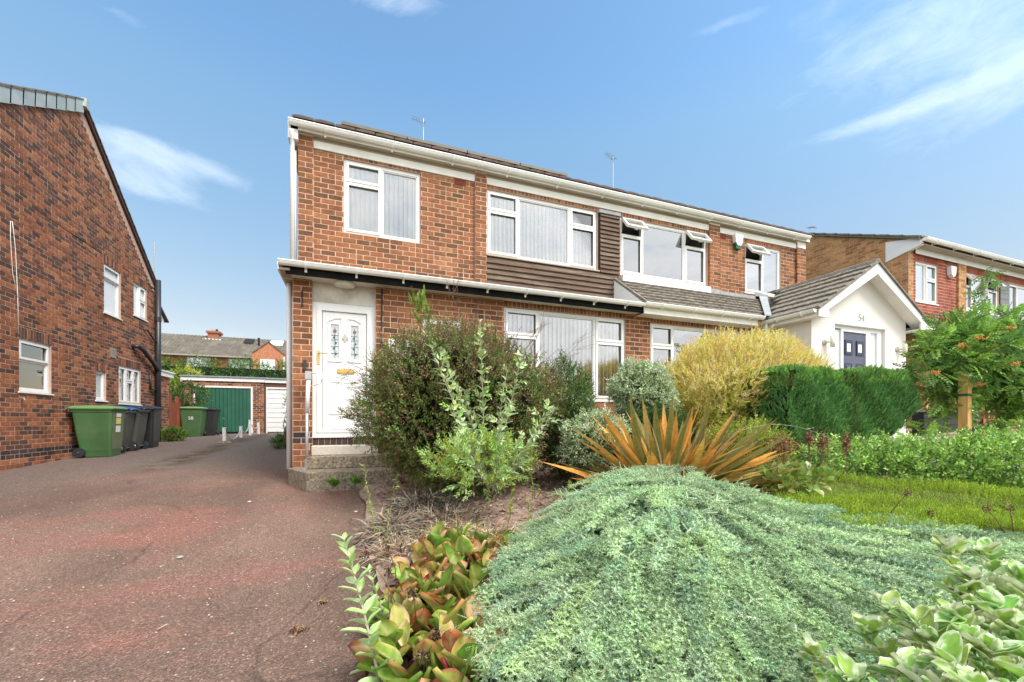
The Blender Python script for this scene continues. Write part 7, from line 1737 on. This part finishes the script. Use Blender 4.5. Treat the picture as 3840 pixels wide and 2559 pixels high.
weed('tall weed with long seed pods beside the steps', 1400, 1960, 1362, 1735, 4.4, 14, ((.42, .55, .12), (.5, .6, .2)), .075, .011)
weed('reddish stemmed weed at the edge of the drive in front of the steps', 1445, 2140, 1385, 1880, 3.6, 16)
weed('short bright weed right of the tall podded one', 1470, 1900, 1490, 1775, 4.4, 9, ((.42, .55, .10), (.36, .5, .1)), .06, .012)
weed('thin weed behind the dark seed stalks', 1450, 2180, 1460, 1900, 3.4, 14)
weed('upright feathery weed right of the silvery young bush', 1995, 1870, 1993, 1680, 4.1, 26, ((.30, .46, .08), (.24, .40, .08)), .045, .009)
weed('yellow-green weed at the foot of the silvery bush', 1905, 1960, 1925, 1830, 3.7, 20, ((.42, .54, .08), (.34, .48, .08)), .05, .010)
weed('small yellow-green weed between gravel and juniper', 1990, 1960, 1982, 1870, 3.6, 12, ((.42, .54, .10),), .035, .008)
weed('low yellow-green weed at the left edge of the juniper', 2140, 1880, 2130, 1800, 4.2, 12, ((.40, .52, .09),), .04, .009)
weed('small green weed seedling in the gravel below the orange flax', 2080, 1900, 2085, 1845, 4.3, 10, ((.36, .52, .1),), .04, .012)
weed('tiny green weed in the gravel between the silvery bush and the flax', 2020, 1860, 2015, 1815, 4.6, 9, ((.30, .48, .1),), .035, .012)
for (px, py, t, lab) in ((1248, 1822, 5.30, 'left dock weed growing at the foot of the bottom step'), (1330, 1815, 5.32, 'right dock weed growing at the foot of the bottom step')):
    c = at(px, py, t); w = thing('dock_weed', lab, 'weed', tuple(c), 'dock weeds at the foot of the steps'); n = 34
    az_ = NR.uniform(0, 6.28, n); D = np.stack([np.cos(az_), np.sin(az_), NR.uniform(.5, 2.2, n)], 1)
    stamp('leaves', [T().leaf((0, 0, 0), (0, 1, 0), (0, 0, 1), .13, .036, .3, .25, big=True)], np.tile(np.array(c), (n, 1)) + NR.normal(0, .012, (n, 3)), D, NR.uniform(.5, 1.1, n), cols(n, [(.10, .24, .035), (.15, .32, .05)]), cols(n, [(.1, .2, .03)]), (.1, .1, .03), LEAFG, w, kind='stuff')
# dead grass tussocks
blade = [T().leaf((0, 0, 0), (0, 1, 0), (0, 0, 1), .20, .006, .2, c_, big=True) for c_ in (.3, .55, .8)]
def tussock(px, py, t, r, n, pal, label, h=.12, group='dried grass tussocks'):
    c = at(px, py, t); g = gz(c.x, c.y); th_ = thing('dead_grass_tussock', label, 'grass tuft', (c.x, c.y, g), group)
    a = NR.uniform(0, 6.28, n); rr = r * NR.random(n) ** .5; P = np.stack([c.x + rr * np.cos(a), c.y + rr * np.sin(a) * .8, g + h * (1 - (rr / r) ** 2) + NR.uniform(-.02, .02, n)], 1)
    D = np.stack([np.cos(a), np.sin(a), NR.uniform(-.1, .9, n)], 1) + NR.normal(size=(n, 3)) * .4
    stamp('blades', blade, P, D, NR.uniform(.5, 1.1, n), cols(n, pal, None, .2), cols(n, pal), (.1, .1, .1), LEAF, th_, kind='stuff')
    part('crown_base', MB().lathe((c.x, c.y, g - .02), [(r * .95, 0), (r * .8, h * .5), (r * .4, h * .85), (.02, h)], 14), bpy.data.materials.get('thatch') or simple('thatch', (.10, .07, .05), .95, .4, 30), th_, smooth=True)
DG1 = [(.28, .24, .20), (.42, .35, .28), (.68, .58, .45), (.14, .12, .10)]; DG2 = [(.72, .60, .45), (.56, .38, .27), (.36, .26, .19), (.78, .70, .56)]; DG3 = [(.75, .72, .26), (.62, .68, .2), (.76, .64, .42), (.44, .36, .26)]
tussock(1590, 1870, 4.4, .30, 1500, DG1, 'darkest dead grass tussock, at the back beside the steel post', .16)
tussock(1660, 1945, 3.9, .34, 2200, DG2 + DG1[:1], 'largest brown matted grass tussock in front of the dark one', .14)
tussock(1480, 1980, 3.8, .24, 1300, DG1[:3] + DG2[:1], 'grey bleached grass tussock spilling onto the drive', .12)
tussock(1700, 2020, 3.45, .22, 1100, DG3, 'yellow-green half dead tussock behind the bergenia', .10)
tussock(1850, 2000, 3.5, .22, 1100, DG2 + DG3[:1], 'straw coloured tussock right of the yellow-green one', .10)
tussock(1520, 2080, 3.3, .22, 900, DG2, 'pale tussock with orange litter just above the bergenia', .06)
tussock(2040, 1930, 3.7, .12, 300, DG2, 'small dry tuft on the gravel beside the juniper', .05)
# brown seed heads at the right of the flax
rs_ = [T().leaf((0, 0, 0), (0, 1, 0), (0, 0, 1), .022, .015, .5, .3)]
for (px, py, t, sx, sz, lab) in ((2930, 1670, 4.3, .12, .10, 'wide rust brown seed head clump right of the orange flax'), (3035, 1645, 4.4, .03, .08, 'narrow rust seed spike in front of the clipped hedge'), (3085, 1660, 4.3, .055, .11, 'branched rust seed spike right of the narrow one'), (3172, 1660, 4.4, .03, .11, 'rightmost rust seed spike among green leaves')):
    c = at(px, py, t); th_ = thing('rust_seed_head', lab, 'seed head', (c.x, c.y, gz(c.x, c.y)), 'rust brown seed heads'); n = 520 if sx > .1 else 200
    P = np.array(c) + NR.normal(size=(n, 3)) * np.array([sx * .6, sx * .6, sz * .5]); stamp('seeds', rs_, P, NR.normal(size=(n, 3)), NR.uniform(.7, 1.3, n), cols(n, [(.26, .10, .055), (.15, .06, .035), (.36, .17, .10)]), cols(n, [(.2, .08, .05)]), (.1, .05, .03), LEAF, th_, kind='stuff')
    mb = MB()
    for k in range(9 if sx > .1 else 3): x = rnd.uniform(-sx, sx) * .7; mb.tube([(c.x + x * .4, c.y, c.z - sz - .25), (c.x + x, c.y, c.z)], .003, 5)
    part('stalks', mb, bpy.data.materials['brown_stalk'], th_, kind='stuff')
# round-leaved plants round their feet
tr_ = [T().leaf((0, 0, 0), (0, 1, 0), (0, 0, 1), .09, .075, .3, .2, big=True)]
c = at(2980, 1800, 4.0); P, N = ellipsoid(260, tuple(c), (.38, .25, .13), .3, 1, .1, 3); th_ = thing('round_leaved_plant', 'low yellow-green round leaved plant below the rust seed heads', 'plant', (c.x, c.y, gz(c.x, c.y)))
stamp('leaves', tr_, P, N + np.array([0, 0, .8]) + NR.normal(size=P.shape) * .4, NR.uniform(.6, 1.1, len(P)), cols(len(P), [(.24, .34, .06), (.16, .26, .04), (.30, .30, .08)]), cols(len(P), [(.2, .3, .05)]), (.2, .1, .05), LEAFG, th_, kind='stuff')
# bramble arching over the hedge face
leafy_stem('bramble_stem', 'arching bramble stem crossing the face of the clipped hedge', 'plant', at(2720, 1640, 4.6), at(3120, 1650, 4.4), 9, [leaf_mesh('leaf', .05, .034, (.30, .42, .20), (.36, .46, .24), 41, nx=2, ny=4)], .8, opp=False, bow=(0, 0, .30), stemr=.004, s0=1, s1=.9)

# --- hedge beyond the garages, shrubs by the gate
th_ = [twig(7, .30, .06, .11, 60, .1, seed=s + 95) for s in range(3)]
h0, h1 = P_at_y(560, 1400, 27.5), P_at_y(1125, 1400, 27.5); n = 3600
hx = NR.uniform(h0.x, h1.x, n); zt_ = P_at_y(800, 1362, 27.5).z; hz = zt_ - NR.random(n) ** 1.3 * 3.2 + .12 * np.sin(hx * 3) + .1 * np.sin(hx * 7.7)
hg = thing('hedge', 'clipped green hedge running behind the garages', 'hedge', ((h0.x + h1.x) / 2, 27.5, -.4))
P = np.stack([hx, 27.5 + NR.uniform(-.5, .5, n), hz], 1)
stamp('foliage', th_, P, NR.normal(size=P.shape) * .6 + np.array([0, -.5, .8]), NR.uniform(.8, 1.3, n), cols(n, [(.08, .19, .035), (.14, .28, .05), (.22, .36, .07)], [.5, .35, .15]), cols(n, [(.1, .2, .04)]), (.08, .06, .03), LEAF, hg, kind='stuff')
part('core', MB().box(h0.x, h1.x, 27.4, 28.6, -.5, zt_ - .25), bpy.data.materials['dark_inner_needles'], hg)  # same near-black block, standing for the shade inside this hedge
c = P_at_y(690, 1420, 24); bush('yellow_shrub', 'bright yellow-green shrub over the red fence', 'shrub', (c.x + .1, c.y, c.z - .15), (.5, .4, .55), 340, th_, [(.55, .60, .10), (.36, .50, .08)], None, inner=.2)
c = P_at_y(700, 1495, 18.8); bush('overhanging_shrub', 'dark green leafy branch hanging over the corner of the green garage door', 'shrub', (c.x, c.y, c.z + .08), (.55, .4, .28), 260, th_, [(.06, .13, .03), (.12, .2, .04)], None, inner=0, zmin=.3)
c = P_at_y(653, 1622, 15.6); c.z = gz(c.x, c.y) + .17
bush('small_bush', 'small round bright green bush against the end of the brick wall', 'shrub', tuple(c), (.29, .25, .21), 420, [twig(6, .10, .025, .04, 60, .1, seed=s) for s in range(3)], [(.20, .36, .06), (.13, .26, .04)], None)
c = P_at_y(1075, 1630, 12.0); c.z = gz(c.x, c.y) + .10
bush('leafy_weed_clump', 'clump of green weeds beside the house corner in front of the white garage', 'weed', tuple(c), (.30, .3, .20), 240, [twig(6, .12, .03, .05, 60, .1, seed=s) for s in range(3)], [(.10, .22, .04), (.16, .3, .05)], None)
c = P_at_y(1088, 1560, 11.5); bush('climber', 'straggly green climber beside the white downpipe', 'plant', tuple(c), (.12, .2, .5), 60, [twig(6, .12, .03, .05, 60, .1, seed=s) for s in range(3)], [(.12, .24, .04)], None, inner=0, zmin=-.4)

# --- gravel and litter
n = 1500; lx, ly = NR.uniform(.25, 3.2, n), NR.uniform(2.6, 6.2, n); P = np.array([(x, y, gz(x, y) + .05) for x, y in zip(lx, ly)])
stamp('dead_leaves', [T().leaf((0, 0, 0), (0, 1, 0), (0, 0, 1), .05, .028, .5, .4), T().leaf((0, 0, 0), (0, 1, 0), (0, 0, 1), .10, .005, .2, .3)], P, NR.normal(size=P.shape) * np.array([1, 1, .25]), NR.uniform(.5, 1.2, n), cols(n, [(.45, .30, .20), (.30, .18, .11), (.62, .48, .36), (.22, .14, .09)]), cols(n, [(.4, .3, .2)]), (.3, .2, .1), LEAF, None, kind='stuff')
n = 2600; pr_ = np.stack([NR.uniform(.3, 4.5, n), NR.uniform(2.6, 5.6, n)], 1)
peb = T(); peb.add([(-.5, -.4, 0), (.5, -.35, .05), (.4, .5, 0), (-.4, .4, .05), (0, 0, .45)], [(0, 1, 4), (1, 2, 4), (2, 3, 4), (3, 0, 4)])
P = np.array([(x, y, gz(x, y) + .045) for (x, y) in pr_]); stamp('gravel', [peb], P, NR.normal(size=P.shape) * np.array([1, 1, .05]), NR.uniform(.010, .034, n), cols(n, [(.45, .38, .32), (.30, .22, .18), (.6, .52, .46), (.34, .2, .14)]), cols(n, [(.4, .3, .2)]), (.3, .2, .2), LEAF, None, kind='stuff', roll=.1)
n = 2600; P = np.array([(x, y, gz(x, y) + .002) for (x, y) in zip(NR.uniform(-5, .1, n), 1.2 + NR.random(n) ** 1.5 * 8)])
stamp('loose_grit', [peb], P, NR.normal(size=P.shape) * np.array([1, 1, .03]), NR.uniform(.004, .013, n), cols(n, [(.55, .50, .46), (.35, .28, .25), (.16, .12, .10)]), cols(n, [(.4, .3, .2)]), (.3, .2, .2), LEAF, None, kind='stuff', roll=.1)
for (px, py, s, col, lab) in ((675, 2092, .030, (.30, .27, .25), 'grey pebble lying in the middle of the drive'), (935, 1883, .026, (.6, .5, .44), 'pale stone on the red drive near the steps'), (1335, 1920, .024, (.6, .55, .5), 'small pale stone on the drive by the bed edge')):
    r = at(px, py, 1); 
    t = 2.0
    for _ in range(30): q = r * t; t += (q.z - gz(q.x, q.y)) / max(.15, -r.z) * .5
    q = r * t; tag(part('pebble', MB().lathe((q.x, q.y, gz(q.x, q.y) - .004), [(s * .5, 0), (s * .8, s * .25), (s * .6, s * .55), (s * .15, s * .65)], 8), simple('pebble_stone_%d' % px, col, .8)), lab, 'pebble')
def on_ground(px, py):
    r = at(px, py, 1); t = 2.0
    for _ in range(40): q = r * t; t += (q.z - gz(q.x, q.y)) / max(.15, -r.z) * .5
    return r * t
a, b = on_ground(1175, 2335), on_ground(1215, 2300)
tag(part('fallen_twig', MB().tube([a + Vector((0, 0, .006)), a.lerp(b, .5) + Vector((.003, 0, .012)), b + Vector((0, 0, .006))], .003, 5), TWIG), 'thin brown twig lying on the drive near the pale sprig', 'twig')
a, b = on_ground(590, 2365), on_ground(628, 2345)
tag(part('fallen_twig', MB().tube([a + Vector((0, 0, .006)), b + Vector((0, 0, .006))], .004, 5), PALETWIG), 'short pale twig lying alone on the open drive', 'twig')
for (px, py, s, lab) in ((1118, 2368, 1.0, 'large crumbling brown flower head fallen on the drive'), (1213, 2262, .6, 'small brown flower head fallen on the drive above the other')):
    q = on_ground(px, py); n = int(90 * s); P = np.array(q) + NR.normal(size=(n, 3)) * np.array([.02, .014, .004]) * s + np.array([0, 0, .008])
    o = stamp('fallen_flower_head', rs_, P, NR.normal(size=(n, 3)), NR.uniform(.5, 1.0, n), cols(n, [(.35, .19, .10), (.2, .1, .05), (.5, .32, .18)]), cols(n, [(.3, .2, .1)]), (.2, .1, .05), LEAF); tag(o, lab, 'dead flower')
